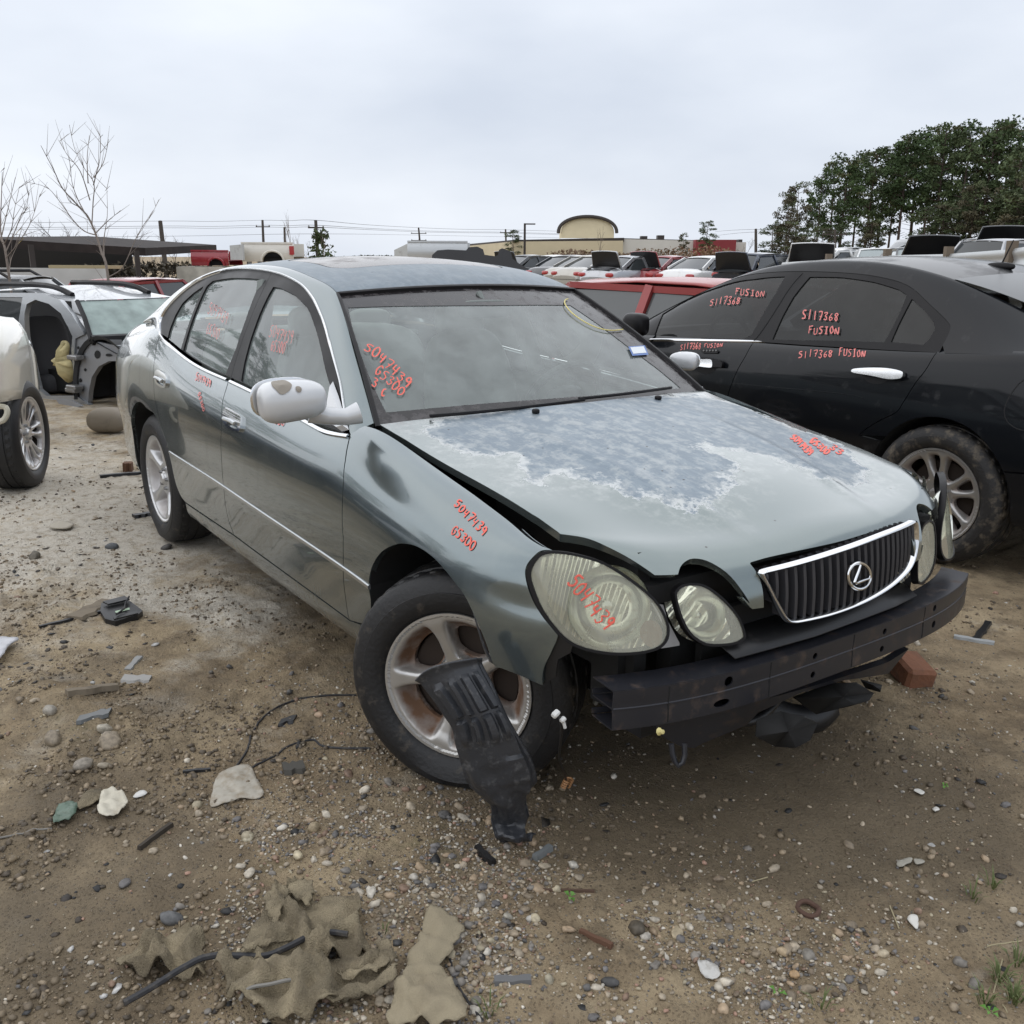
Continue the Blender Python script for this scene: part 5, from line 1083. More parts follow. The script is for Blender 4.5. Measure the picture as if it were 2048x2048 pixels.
def make_wheel(parent, face, az, R0, rr, w_, rim_mt, tyre_mt, spin=0.0, flat_z=None, camber=0.0, rimkw={}, tread=True):
    """face = centre of the outer face, az = heading of the outward axle direction"""
    q = bpy.data.objects.new('wheel', None); COL.objects.link(q); q.parent = parent; q.empty_display_size = .1
    z = Vector((math.cos(az)*math.cos(camber), math.sin(az)*math.cos(camber), math.sin(camber))); x = Vector((0, 0, 1)).cross(z).normalized(); y = z.cross(x)
    Mw = Matrix((x, y, z)).transposed(); q.matrix_local = Matrix.Translation(face) @ Mw.to_4x4()
    mb = MB(); n = 120; pr = tyre_prof(R0, rr, w_); mb.lathe(pr, n)
    # tread blocks cut across the shoulders
    V = [Vector(v) for v in mb.V]
    if tread:
        for i, (r_, a) in enumerate(pr):
            if r_ > R0*.99 and (a > -.064 or a < -w_+.064):
                for j in range(0, n, 3): v = V[i*n+j]; k = .978; V[i*n+j] = Vector((v.x*k, v.y*k, v.z))
    if flat_z is not None:
        for i, v in enumerate(V):
            wv = Mw @ v+Vector(face)
            if wv.z < flat_z+.055:
                t = (flat_z+.055-wv.z)/.055
                r_ = math.hypot(v.x, v.y); s = max(0, min(1, (r_-rr)/(R0-rr)))
                wv = wv+z*(.030*min(1, t*.7)*math.sin(math.pi*min(1, s*1.05)))*(1 if v.z > -w_*.5 else -1)
                if wv.z < flat_z: wv.z = flat_z+.15*min(0, 0)
                V[i] = Mw.transposed() @ (wv-Vector(face))
    mb.V = [tuple(v) for v in V]; mb.build('tyre', tyre_mt, q, True, 40)
    if tread: tb_ = MB(); [tb_.lathe([(rr+(R0-rr)*k_-.0012, .0085), (rr+(R0-rr)*k_, .0135), (rr+(R0-rr)*k_+.0012, .0085)], 90) for k_ in (.22, .62, .80)] if flat_z is None else None
    rm = make_rim('rim', rr, rim_mt, q, **rimkw); rm.rotation_euler = (0, 0, spin)
    b = MB(); b.lathe([(rr*.72, -.075), (rr*.72, -.085), (rr*.25, -.085)], 28); b.lathe([(.01, -.08), (rr*.30, -.08), (rr*.34, -.10)], 20); b.lathe([(rr*.98, -.02), (rr*.93, -.06), (rr*.90, -w_)], 40); b.lathe([(rr*.90, -w_+.02), (.02, -w_+.02)], 30)
    b.build('brake_disc', mat('rusty brake disc', (.045, .032, .025), .7, .3), q)
    h = MB(); h.lathe([(.0, .012), (rr*.10, .010), (rr*.13, .002), (rr*.135, -.012)], 24, (0, 0, -.026*rr/.22))
    h.build('centre_cap', rim_mt, q)
    for k in range(5):
        nb = MB(); a = 2*math.pi*k/5+spin+math.pi/2; nb.lathe([(0, .010), (rr*.035, .010), (rr*.042, 0), (rr*.05, -.004)], 8, (rr*.23*math.cos(a), rr*.23*math.sin(a), -.026*rr/.22-.004)); nb.build('wheel_nut', STEEL, q)
    return q
HR5 = dict(spokes=5, sw=.098, win=(.37, .745), dish=.058)
make_wheel(HERO, (.05, -.80, .295), R(-90+37), .330, .216, .215, RIMGREY, MUDRUBBER, spin=R(20), flat_z=.0, rimkw=HR5)
make_wheel(HERO, (-2.80, -.825, .33), R(-90), .332, .224, .215, RIMSILVER, MUDRUBBER, spin=R(-14), flat_z=.0, rimkw=HR5)
make_wheel(HERO, (0.0, .80, .315), R(90+20), .332, .224, .215, RIMGREY, MUDRUBBER, flat_z=0.0, rimkw=HR5)
make_wheel(HERO, (-2.80, .825, .33), R(90), .332, .224, .215, RIMSILVER, MUDRUBBER, rimkw=HR5, flat_z=0.0)
# ---- wheel houses and underbody
def wheelhouse(poly3, yin):
    P = [np.array(p) for p in poly3]; mb = MB()
    G = [[tuple(p) for p in P], [(p[0], yin, p[2]+.03) for p in P]]; mb.grid(G)
    c = len(P); mb.add([(p[0], yin, p[2]+.03) for p in P]+[(P[0][0], yin, .2), (P[-1][0], yin, .2)], [tuple(range(c+1, -1, -1))])
    return mb
WELL = mat('dark underseal', (.009, .009, .009), .85)
fa3 = SIDE.pos(np.array(tfa[38:])); fa3 = [p-np.array([0, -.004, -.004]) for p in fa3]; fa3 = fa3+[np.array([fa3[-1][0], fa3[-1][1], .22])]
ra3 = SIDE.pos(np.array(tA[::-1]+tAup[::-1]+tarc)); ra3 = [p+np.array([0, .004, .004]) for p in ra3]+[np.array([-3.2, -.84, .2])]
for nm, a3, yi in (('front_wheel_arch', fa3, -.42), ('rear_wheel_arch', ra3, -.52)):
    for s in (1, -1):
        mb = wheelhouse([(p[0], p[1]*s, p[2]) for p in a3], yi*s); mb.build(nm, WELL, HERO, False)
ub = MB(); ub.box((-1.85, 0, .30), (3.3, 1.50, .10)); ub.box((-3.6, 0, .45), (.6, 1.2, .3)); ub.box((.05, 0, .42), (.62, .80, .40)); ub.box((-.46, 0, .58), (.10, 1.42, .62)); ub.build('floor_pan', WELL, HERO, False)
# ---- front end: radiator support, bumper beam
FE = mat('black painted steel', (.020, .021, .026), .38, .3, dirt=(.11, .10, .09), dirt_amt=.22, dscale=7, rvar=.1)
rs = MB(); rs.box((.50, 0, .46), (.05, .92, .38)); rs.box((.52, 0, .67), (.07, 1.16, .05)); rs.box((.44, -.58, .52), (.10, .05, .34)); rs.box((.44, .58, .52), (.10, .05, .34)); rs.box((.56, 0, .44), (.02, .80, .30))
rs.box((.22, -.56, .60), (.60, .04, .34)); rs.box((.22, .56, .60), (.60, .04, .34)); rs.box((.10, 0, .70), (.75, 1.05, .06))
rs.build('radiator_support', WELL, HERO, False)
def beam_x(y): return .715-.05*y*y-.25*y**4
BY = np.linspace(-.75, .75, 90); BZ = np.linspace(.38, .50, 13)
BP_ = np.zeros((90, 13, 3))
for i, y in enumerate(BY):
    for j, z in enumerate(BZ): BP_[i, j] = (beam_x(y)-.004*math.exp(-((z-.447)/.006)**2), y, z)
BEAM = Surf(BY, BZ, BP_)
if BEAM.Nn[45, 6][0] < 0: BEAM.Nn *= -1
def disc(surf, u, v, r_, sx=1.0, n=14):
    c = surf.hit(u, v); return [np.array([c[0]+sx*r_*math.cos(2*math.pi*i/n), c[1]+r_*math.sin(2*math.pi*i/n)]) for i in range(n)]
bh = [disc(BEAM, *k5([p])[0], r_, sx) for p, r_, sx in (((200, 1410), .013, 1), ((148, 1600), .010, 2.4), ((795, 1250), .009, 1), ((775, 1420), .009, 1), ((1275, 1080), .009, 1), ((1250, 1240), .009, 1), ((1622, 900), .010, 1), ((1612, 1030), .011, 1))]
bh = [[np.array([q[0], q[1]+max(0, .408-min(t[1] for t in h))-max(0, max(t[1] for t in h)-.483)]) for q in h] for h in bh]
BEAMM = mat('scuffed black steel', (.030, .031, .038), .36, .35, dirt=(.13, .085, .055), dirt_amt=.24, dscale=18, rvar=.1)
beam = panel('bumper_beam', BEAM, [np.array(q) for q in ((-.73, .396), (.738, .396), (.738, .492), (-.73, .492))], BEAMM, HERO, holes=bh, gap=0, flange=.004, step=.02)
bm_ = MB()
for z0, tz in ((.4925, .003), (.3955, .003), (.447, .003)):
    L1 = [(beam_x(y)-.001, y, z0) for y in np.linspace(-.73, .738, 40)]; L2 = [(beam_x(y)-.085, y*.985, z0) for y in np.linspace(-.73, .738, 40)]
    bm_.grid([L1, L2])
for za, zb_ in ((.447, .4925), (.3955, .447)):
    for f0 in (-.086,):
        bm_.grid([[(beam_x(y)+f0, y*.985, za+.004) for y in np.linspace(-.73, .738, 40)], [(beam_x(y)+f0, y*.985, za+(zb_-za)*.35) for y in np.linspace(-.73, .738, 40)]])
bw = bm_.build('beam_web', BEAMM, beam, False); solidify(bw, .003, 0)
# hanging bracket and tow eye below the beam
BR = np.linspace(-.75, .75, 40); BRZ = np.linspace(.22, .42, 8); bq = np.array([[(beam_x(y)-.03-.25*(.40-z), y, z) for z in BRZ] for y in BR]); BRS = Surf(BR, BRZ, bq)
if BRS.Nn[20, 4][0] < 0: BRS.Nn *= -1
bro = [np.array(BRS.hit(*p)) for p in k4([(1210, 1745), (1215, 1800), (1290, 1850), (1400, 1905), (1500, 1918)])+k5([(20, 1850), (330, 1720), (400, 1640), (700, 1500), (1000, 1415), (1300, 1370), (1440, 1200), (1300, 1290), (700, 1480), (200, 1600), (0, 1640)])]
panel('lower_bracket', BRS, bro, BEAMM, beam, gap=0, flange=.02, step=.03)
tw = MB(); tw.tube([at_d(*p, 2.12) for p in ki([(1425, -40), (1432, 20), (1448, 75), (1470, 102), (1498, 80), (1512, 30), (1510, -40)])], .0065, 8); tw.build('tow_eye', FE, beam)
nutm = MB(); nutm.lathe([(.0, .010), (.005, .009), (.006, 0), (.009, -.003)], 8, at_d(*k4([(1238, 1790)])[0], 2.03), Matrix.Rotation(R(70), 3, 'Y')); nutm.build('yellow_clip', mat('yellow plastic clip', (.55, .48, .2), .5), beam)
# plastic ledge in front of the radiator
lg = MB(); e0 = [at_z(*p, .512) for p in k5([(245, 1265), (500, 1195), (800, 1110), (1100, 1000), (1350, 905), (1500, 830)])]; e1 = [np.array([.53, p[1]*1.02, .53]) for p in e0]; em = [(a+b)/2+np.array([.02, 0, .012]) for a, b in zip(e0, e1)]
lg.grid([[tuple(q) for q in e0], [tuple(q) for q in em], [tuple(q) for q in e1]]); ld = lg.build('air_deflector', BLACK, HERO); solidify(ld, .004)
# engine undertray hanging low
ut = MB(); v_, f_ = superblob((.22, .02, .24), (.22, .34, .07), None, .5, .5); ut.add(v_, f_); ut.build('oil_pan', WELL, HERO)
cm_ = MB(); cm_.bar((.50, -.56, .31), (.50, .56, .31), .07, .05); cm_.build('cross_member', FE, HERO, False)
for nm, pp_, r_ in (('coolant_pipe', [(.40, -.02, .20), (.47, .08, .13), (.50, .17, .11), (.50, .24, .13)], .045), ('power_steering_hose', [(.45, -.3, .30), (.56, -.22, .24), (.57, -.1, .26), (.5, .05, .31)], .012)):
    q = MB(); q.tube(smooth_line([np.array(p) for p in pp_], 5), r_, 12); q.build(nm, BLACK, HERO)
for px_, d0 in (([(390, 1690), (560, 1640), (720, 1660), (800, 1700), (750, 1830), (660, 1885), (520, 1860), (380, 1800)], 2.30), ([(640, 1530), (900, 1440), (1080, 1430), (1190, 1500), (1160, 1560), (1060, 1590), (800, 1640)], 2.55), ([(1110, 1410), (1250, 1460), (1245, 1500), (1150, 1460)], 2.62)):
    P_ = [at_d(*k5([p])[0], d0+.05*math.sin(i*2.3)) for i, p in enumerate(px_)]; P_ = [np.array([p[0], p[1], max(p[2], .012)]) for p in P_]; c_ = np.mean(P_, 0)-FW*.014; q = MB(); q.add([tuple(c_)]+[tuple(p) for p in P_], [(0, i+1, (i+1) % len(P_)+1) for i in range(len(P_))]); o2 = q.build('torn_undertray', WELL, HERO, True, 60); solidify(o2, .006)
ribbon('beam_crease', BEAM, [np.array([y, .447]) for y in np.linspace(-.728, .736, 50)], .006, .0025, BEAMM, beam)
for y_ in (-.60, -.30, .02, .36): ribbon('beam_seam', BEAM, [np.array([y_, z]) for z in np.linspace(.398, .490, 6)], .004, .0015, WELL, beam)
# ---- head lamps
NWk = [.30, .38, .45, .585, .68, .775, .82, .87]; NXk = [.678, .664, .645, .617, .567, .474, .40, .25]
fN = nspl(NWk, NXk); NW = np.linspace(.32, .87, 60); NZ = np.linspace(.46, .84, 40)
NPp = np.array([[(float(fN(w_))-.26*(z-.56)-.25*max(0, z-.60)**2, -w_, z) for z in NZ] for w_ in NW]); NOSE = Surf(NW, NZ, NPp)
if NOSE.Nn[20, 20][0] < 0: NOSE.Nn *= -1
lampA = k4([(330, 400), (262, 445), (210, 535), (222, 650), (305, 850), (458, 1045), (600, 1140), (800, 1190), (1000, 1198), (1200, 1162), (1283, 1100), (1306, 1010), (1280, 900), (1195, 765), (1000, 598), (800, 478), (600, 418), (450, 395)])
lampB = k4([(1345, 740), (1358, 690), (1400, 655), (1480, 642), (1560, 650), (1650, 698), (1760, 795), (1850, 915), (1893, 1040), (1875, 1085), (1800, 1118), (1650, 1132), (1555, 1112), (1455, 1035), (1385, 900)])
LENS = glass('yellowed hazy lens', (.97, .97, .86), .27, (.97, .96, .77), rough=.03, trans=.98)
REFL = mat('tarnished reflector', (.92, .93, .82), .16, .75)
_n = REFL.node_tree; _w = N(_n, 'ShaderNodeTexWave'); _w.inputs['Scale'].default_value = 22; _w.inputs['Distortion'].default_value = .6; _g = N(_n, 'ShaderNodeNewGeometry'); _n.links.new(_g.outputs['Position'], _w.inputs['Vector']); _b = N(_n, 'ShaderNodeBump'); _b.inputs['Strength'].default_value = .7; _b.inputs['Distance'].default_value = .02; _n.links.new(_w.outputs['Fac'], _b.inputs['Height']); _n.links.new(_b.outputs[0], _n.nodes['Principled BSDF'].inputs['Normal'])
AMBER = mat('dull amber reflector', (.20, .10, .05), .3); BOWL = mat('smooth lamp bowl', (.62, .63, .58), .12, .9)
for nm, px in (('headlight', lampA), ('inner_headlight', lampB)):
    o_ = [np.array(NOSE.hit(*p)) for p in px]; o_ = smooth_line(o_, 3, True)
    cen = np.mean(o_, 0); inn = [cen+(q-cen)*(1-.0065/np.linalg.norm(q-cen)) for q in o_]
    bodies = []
    hs = panel(nm, NOSE, o_, SATIN, HERO, mirror=True, holes=[inn], gap=0, lift=.004, flange=.02, step=.012)
    lens = panel('lens', NOSE, [cen+(q-cen)*(1-.004/np.linalg.norm(q-cen)) for q in o_], LENS, None, mirror=True, gap=0, flange=0, lift=.001, step=.02)
    refl = panel('reflector', NOSE, o_, REFL, None, mirror=True, gap=.004, flange=0, lift=-.055, step=.03)
    for h_, l_, r_ in zip(hs, lens, refl): l_.parent = h_; r_.parent = h_
    if nm == 'headlight': hl_ = hs[1]; pv = Vector((.618, .585, .56)); hl_.matrix_local = Matrix.Translation(pv) @ Matrix.Rotation(R(-9), 4, 'Z') @ Matrix.Translation(-pv)
    big = nm == 'headlight'
    spots = [((850, 830), .098, .02)] if big else [((1600, 900), .062, .012)]
    for (cx, cy), rad, dep in spots:
        c_ = NOSE.hit(*k4([(cx, cy)])[0]); p_ = NOSE.pos(np.array([c_]))[0]; n_ = NOSE.nor(np.array([c_]))[0]
        for s, h_ in ((1, hs[0]), (-1, hs[1])):
            pp = Vector((p_[0], p_[1]*s, p_[2])); nn = Vector((n_[0]*.85+.15, n_[1]*s*.8, n_[2])).normalized(); Mr = nn.to_track_quat('Z', 'Y').to_matrix()
            b = MB(); b.lathe([(rad, -.012), (rad*.98, -.02), (rad*.72, -.047), (rad*.40, -.060), (rad*.18, -.062), (.0, -.062)], 32, pp, Mr); b.lathe([(0, -.03), (rad*.12, -.032), (rad*.14, -.06)], 12, pp, Mr)
            b.build('lamp_bowl', BOWL, h_)
    if big:
        c_ = NOSE.hit(*k4([(1175, 1035)])[0])
        mk_ = panel('amber_marker', NOSE, [np.array([c_[0]+.026*math.cos(a), c_[1]+.031*math.sin(a)]) for a in np.linspace(0, 2*math.pi, 24, endpoint=False)], AMBER, None, mirror=True, gap=0, flange=0, lift=-.003, step=.01)
        for h_, q in zip(hs, mk_): q.parent = h_
brk = [np.array(NOSE.hit(*p)) for p in k4([(1205, 800), (1310, 815), (1345, 940), (1440, 1115), (1440, 1135), (1290, 1160), (1325, 1010)])]
panel('lamp_bracket', NOSE, brk, STEEL, HERO, mirror=True, gap=0, lift=-.028, flange=.01, step=.02)
# bracket tab behind the fender nose
tab = [np.array(SIDE.hit(*p)) for p in k4([(455, 1045), (560, 1130), (540, 1200), (440, 1250), (420, 1390), (350, 1420), (335, 1420), (350, 1290), (400, 1190)])]
panel('fender_bracket', SIDE, tab, BLACK, HERO, mirror=True, gap=0, lift=-.012, flange=.006, step=.02)
# ---- grille
GBAR = mat('grey black grille bar', (.045, .045, .05), .35)
GY = np.linspace(-.40, .40, 60); GZ = np.linspace(.50, .78, 30)
GPp = np.array([[(.716-.46*y*y-.10*(z-.66), y, z) for z in GZ] for y in GY]); GRL = Surf(GY, GZ, GPp)
if GRL.Nn[30, 15][0] < 0: GRL.Nn *= -1
gout = k5([(440, 668), (600, 628), (800, 572), (1000, 508), (1250, 415), (1440, 336), (1466, 324), (1480, 345), (1483, 450), (1466, 560), (1432, 640), (1380, 700), (1300, 768), (1150, 858), (1000, 922), (850, 970), (700, 1003), (640, 1010), (600, 998), (562, 945), (510, 850), (465, 760), (430, 690)])
tg = smooth_line([np.array(GRL.hit(*p)) for p in gout], 4, True); tgp = np.array(tg)
grille = panel('grille', GRL, tg, SATIN, HERO, gap=.004, lift=-.055, flange=0, step=.05)
cf = ribbon('grille_frame', GRL, tg+[tg[0], tg[1]], .0115, .011, CHROME, grille)
for yb in np.linspace(tgp[:, 0].min()+.018, tgp[:, 0].max()-.014, 23):
    zs = np.linspace(.5, .78, 200); ok = inside(tgp, np.full(200, yb), zs); zz = zs[ok]
    if len(zz) < 4: continue
    z0, z1 = zz[0]+.004, zz[-1]-.004; mb = MB(); G = []
    for t in np.linspace(0, 1, 7):
        z = z0+(z1-z0)*t; p_ = GRL.pos(np.array([[yb, z]]))[0]; bo = .004*math.sin(math.pi*t)
        G.append([(p_[0]+d_+(bo if d_ > -.02 else 0), p_[1]+s_, p_[2]) for d_, s_ in ((-.045, -.0035), (-.006, -.0045), (-.001, 0), (-.006, .0045), (-.045, .0035))])
    mb.grid(G); mb.build('grille_bar', GBAR, grille)
ec = GRL.hit(*k5([(1075, 690)])[0]); ep = GRL.pos(np.array([ec]))[0]
ring = []
for a in np.linspace(0, 2*math.pi, 40, endpoint=False):
    q = GRL.hit(*k5([(1075+76*math.cos(a), 690+90*math.sin(a))])[0]); ring.append(GRL.pos(np.array([q]))[0]+np.array([.010, 0, 0]))
em_ = MB(); em_.tube(ring, .0042, 8, closed=True)
elp = [GRL.pos(np.array([GRL.hit(*p)]))[0]+np.array([.011, 0, 0]) for p in k5([(1082, 612), (1068, 655), (1050, 700), (1040, 728), (1052, 738), (1095, 722), (1143, 706)])]
em_.tube(elp, [.003, .0038, .0042, .0042, .0042, .0038, .003], 8)
emb = em_.build('emblem', CHROME, grille)
mb = MB(); mb.add([tuple(p-np.array([.012, 0, 0])) for p in ring], [tuple(range(40))]); mb.build('emblem_backing', SATIN, emb, False)
# ---- door mirror
mc = at_y(*k1([(1225, 1030)])[0], -1.0)
MIRP = mat('silver mirror paint', (.62, .63, .64), .33, .25, coat=.4, rvar=.08)
mv, mf = superblob((0, 0, 0), (.052, .098, .060), None, .62, .55, 32, 18, lambda p: (p.x*(1.0+.5*max(0, -p.y)/.12*0)+.02*(1-(p.z/.08)**2), p.y, p.z*(1-.10*p.y/.12)))
Mm = Matrix.Rotation(R(-6), 3, 'Z') @ Matrix.Rotation(R(3), 3, 'X')
def build_mirror(s):
    V = [Mm @ Vector(v)+Vector(mc) for v in mv]; V = [(v[0], v[1]*s, v[2]) for v in V]
    mo = mk('door_mirror', V, mf if s > 0 else [f[::-1] for f in mf], MIRP, HERO)
    b = MB(); a0 = Vector(mc)+Vector((0, .09, -.035)); sail = [at_y(*p, -.80) for p in k1([(1500, 908), (1608, 1225), (1590, 1250), (1400, 1150)])]
    arm = [Vector(mc)+Vector((.0, .06, -.04)), Vector(mc)+Vector((.02, .11, -.055)), Vector(mc)+Vector((.03, .16, -.06)), Vector(mc)+Vector((.04, .20, -.05))]
    b.tube([(p.x, p.y*s, p.z) for p in arm], [.034, .026, .026, .034], 14)
    tri = [np.array(GRN.hit(*p)) for p in k1([(1503, 912), (1540, 1010), (1605, 1225), (1560, 1235), (1490, 1180), (1475, 1090)])]
    t3 = GRN.pos(np.array(tri)); t3n = GRN.nor(np.array(tri)); c_ = np.mean(t3, 0)+np.array([0, -.03, -.02])
    lo = t3+t3n*.002; hi = c_+(t3+t3n*.018-c_)*.80
    V = [(p[0], p[1]*s, p[2]) for p in lo]+[(p[0], p[1]*s, p[2]) for p in hi]; n = len(lo)
    b.add(V, [(i, (i+1) % n, n+(i+1) % n, n+i) for i in range(n)]+[tuple(n+i for i in range(n))]); b.build('mirror_arm', MIRP, mo)
    gl = MB(); v_, f_ = superblob((mc[0]-.055, mc[1]*s, mc[2]), (.004, .10, .06), None, .7, .6); gl.add(v_, f_); gl.build('mirror_glass', CHROME, mo)
    if s > 0:   # flaked patches of paint
        BV = BVHTree.FromPolygons([Vector(v) for v in [Mm @ Vector(q)+Vector(mc) for q in mv]], mf)
        fl = mat('bare plastic', (.27, .24, .20), .6)
        for k_, out in enumerate(([(1105, 920), (1140, 912), (1185, 908), (1225, 925), (1235, 945), (1215, 975), (1180, 995), (1155, 990), (1135, 970), (1110, 945)], [(1258, 950), (1280, 945), (1298, 960), (1290, 982), (1268, 978)])):
            P_ = []
            for px in smooth_line(k1(out), 3, True):
                h = BV.ray_cast(Vector(CP), Vector(ray(*px)).normalized())
                if h[0] is not None: P_.append(h[0]+h[1].normalized()*.003 if h[1].dot(Vector(ray(*px))) < 0 else h[0]-h[1].normalized()*.003)
            if len(P_) > 4:
                c_ = sum(P_, Vector())/len(P_); h = BV.find_nearest(c_); nn = h[1] if h[1].dot(Vector(CP)-h[0]) > 0 else -h[1]; c2 = h[0]+nn*.0045
                mk('flaked_patch', [tuple(c2)]+[tuple(q) for q in P_], [(0, i+1, (i+1) % len(P_)+1) for i in range(len(P_))], fl, mo, False)
    return mo
mirR = build_mirror(1); mirL = build_mirror(-1); _c = Vector(at_y(1368, 722, .93)); mirL.matrix_local = Matrix.Translation(_c) @ Matrix.Rotation(R(-62), 4, 'Z') @ Matrix.Scale(.62, 4) @ Matrix.Translation(-Vector((mc[0], -mc[1], mc[2])))
# ---- door handles
for nm, px, hole, pr_ in (('door_handle', [(806, 1110), (815, 1088), (845, 1088), (900, 1122), (921, 1150), (916, 1222), (893, 1235), (832, 1205), (806, 1165)], [(822, 1150), (830, 1142), (862, 1158), (896, 1178), (902, 1205), (890, 1218), (840, 1195), (824, 1172)], fd),
                      ('door_handle', [(365, 858), (375, 840), (392, 840), (425, 864), (438, 888), (433, 945), (412, 952), (375, 928), (364, 900)], [(376, 885), (384, 878), (402, 890), (424, 905), (427, 930), (416, 940), (385, 920), (376, 902)], rd)):
    o_ = [np.array(SIDE.hit(*p)) for p in k1(px)]; h_ = [np.array(SIDE.hit(*p)) for p in k1(hole)]
    q = panel(nm, SIDE, smooth_line(o_, 3, True), CHROME, None, mirror=False, gap=0, lift=.010, flange=.012, holes=[smooth_line(h_, 3, True)], step=.012); q.parent = pr_
    q2 = panel('handle_recess', SIDE, smooth_line(h_, 3, True), SATIN, q, gap=-.002, lift=-.004, flange=0, step=.015)
    gr = SIDE.pos(np.array([h_[0], (h_[1]+h_[0])/2, h_[3], h_[4]]))
    mb = MB(); ln = [SIDE.pos(np.array([p]))[0]+SIDE.nor(np.array([p]))[0]*.016 for p in [h_[0]*.85+h_[-1]*.15, h_[2]*.8+h_[6]*.2, h_[3]*.75+h_[5]*.25]]; mb.tube(smooth_line(ln, 5), .008, 8); mb.build('handle_grip', SILVERTRIM, q)
# ---- torn wheel-arch liner hanging from the fender lip
LNR = mat('worn black plastic liner', (.034, .036, .041), .36, dirt=(.20, .20, .20), dirt_amt=.20, dscale=34, bump=.12, bscale=120)
lrows = [[(428, 985), (500, 925), (600, 895), (700, 880), (790, 872)], [(470, 1045), (545, 1010), (640, 975), (730, 950), (815, 925)], [(520, 1110), (600, 1080), (690, 1055), (780, 1040), (865, 1020)],
 [(575, 1190), (660, 1170), (740, 1150), (830, 1120), (905, 1105)], [(620, 1260), (700, 1250), (790, 1235), (880, 1215), (950, 1200)], [(640, 1350), (720, 1345), (820, 1335), (920, 1310), (1000, 1295)],
 [(665, 1440), (745, 1440), (850, 1430), (950, 1410), (1050, 1390)], [(695, 1540), (770, 1545), (870, 1540), (980, 1510), (1085, 1470)], [(745, 1600), (810, 1620), (890, 1615), (990, 1590), (1100, 1580)],
 [(830, 1680), (860, 1690), (920, 1690), (990, 1660), (1050, 1640)], [(838, 1780), (880, 1790), (930, 1790), (990, 1770), (1032, 1750)], [(868, 1870), (900, 1855), (960, 1868), (1010, 1860), (1045, 1835)], [(895, 1898), (930, 1885), (980, 1898), (1030, 1898), (1082, 1872)]]
dT = (np.array([.326, -.90, .509])-CP)@FW; dB = (at_z(*k3([(1000, 1898)])[0], 0)-CP)@FW
nr = len(lrows); C3 = np.zeros((nr, 5, 3))
for i, r_ in enumerate(lrows):
    t = i/(nr-1)
    for j, p in enumerate(r_):
        b = (.045*math.sin(math.pi*(j+.4)/4.8) if i < 9 else .03*math.sin(math.pi*j/4)*(1 if i % 2 else -.5))
        C3[i, j] = at_d(*k3([p])[0], dT+(dB-dT)*t-b-.04*math.sin(math.pi*min(1, t*1.2)))
rowsf = np.array([smooth_line(C3[i], 7) for i in range(nr)]); G = np.array([smooth_line(rowsf[:, j], 6) for j in range(rowsf.shape[1])]).transpose(1, 0, 2)
du = np.gradient(G, axis=0); dv = np.gradient(G, axis=1); nn = np.cross(du, dv); nn /= np.linalg.norm(nn, axis=2, keepdims=True)
if nn[10, 10]@(CP-G[10, 10]) < 0: nn = -nn
for i in range(G.shape[0]):
    ti = i/(G.shape[0]-1)*(nr-1)
    for j in range(G.shape[1]):
        s = j/(G.shape[1]-1); h = 0
        if 1.0 < ti < 5.2 and .12 < s < .82:
            ww_ = min(1, (ti-1)/.35)*min(1, (5.2-ti)/.5)*(1 if abs(ti-3.35) > .18 else .1); h += .014*ww_*(1 if math.sin(s*math.pi*10.5+.6) > .1 else 0)
        if s > .86: h -= .016*min(1, (s-.86)/.06)
        if ti > 6: h += .010*mnoise.noise(Vector((s*3.1, ti*.9, 2)))+.006*mnoise.noise(Vector((s*7, ti*2, 5)))
        if ti < .55: h += .012*(1-ti/.55)
        G[i, j] += nn[i, j]*h
for i in range(G.shape[0]):
    for j in range(G.shape[1]):
        if G[i, j][2] < .004: G[i, j] += np.array([0, 0, .004-G[i, j][2]])
mb = MB(); mb.grid(G); lin = mb.build('wheel_arch_liner', LNR, HERO, True, 32); solidify(lin, .004, 0)
lin['label'] = 'torn black plastic arch liner hanging down over the front wheel'
clp = MB()
for px, d_ in (((1000, 1445), .004), ((945, 1245), .004), ((865, 1048), .004)):
    p_ = at_d(*k3([px])[0], dT-.10); clp.box(p_, (.012, .012, .012), (0, .4, .6))
# strip of liner still clipped along the arch lip
ls = MB(); e0 = [SIDE.pos(np.array([p]))[0] for p in SIDE.trace(k3([(725, 610), (760, 720), (800, 830), (840, 905)]), 4)]; ls.grid([[tuple(p+np.array([0, .006, 0])) for p in e0], [tuple(p+np.array([-.035-.02*i/len(e0), .03, -.02])) for i, p in enumerate(e0)]]); q = ls.build('liner_edge', LNR, lin); solidify(q, .003)
# wiring plug dangling in the arch
wr = MB(); w0 = at_d(*k4([(430, 1690)])[0], 2.15); w1 = at_z(*ki([(745, 240)])[0], .03); wp = [w0+(w1-w0)*t+np.array([.012*math.sin(5*t), .012*math.cos(7*t), .0]) for t in np.linspace(0, 1, 12)]
wr.tube(wp, .0035, 6); wl = wr.build('wiring_lead', BLACK, HERO)
pg = MB(); pg.box(w0+np.array([0, 0, .012]), (.014, .020, .014), (.3, .5, .4), bev=.003); pg.box(w0+np.array([.004, .018, -.006]), (.012, .015, .012), (.3, .5, .4), bev=.003); pg.tube([w0+np.array([.004, .02, -.012]), w0+np.array([.005, .024, -.028])], .004, 8)
pg.build('white_plug', mat('white connector plastic', (.62, .62, .60), .4), wl)
cw_ = MB(); 
for k_ in range(4): cw_.tube([w1+np.array([.012*math.cos(a)+.004*k_, .012*math.sin(a), .004+.008*k_]) for a in np.linspace(0, 5.6, 14)], .0028, 6)
cw_.build('coiled_wire', mat('orange wire', (.45, .23, .10), .5), wl)
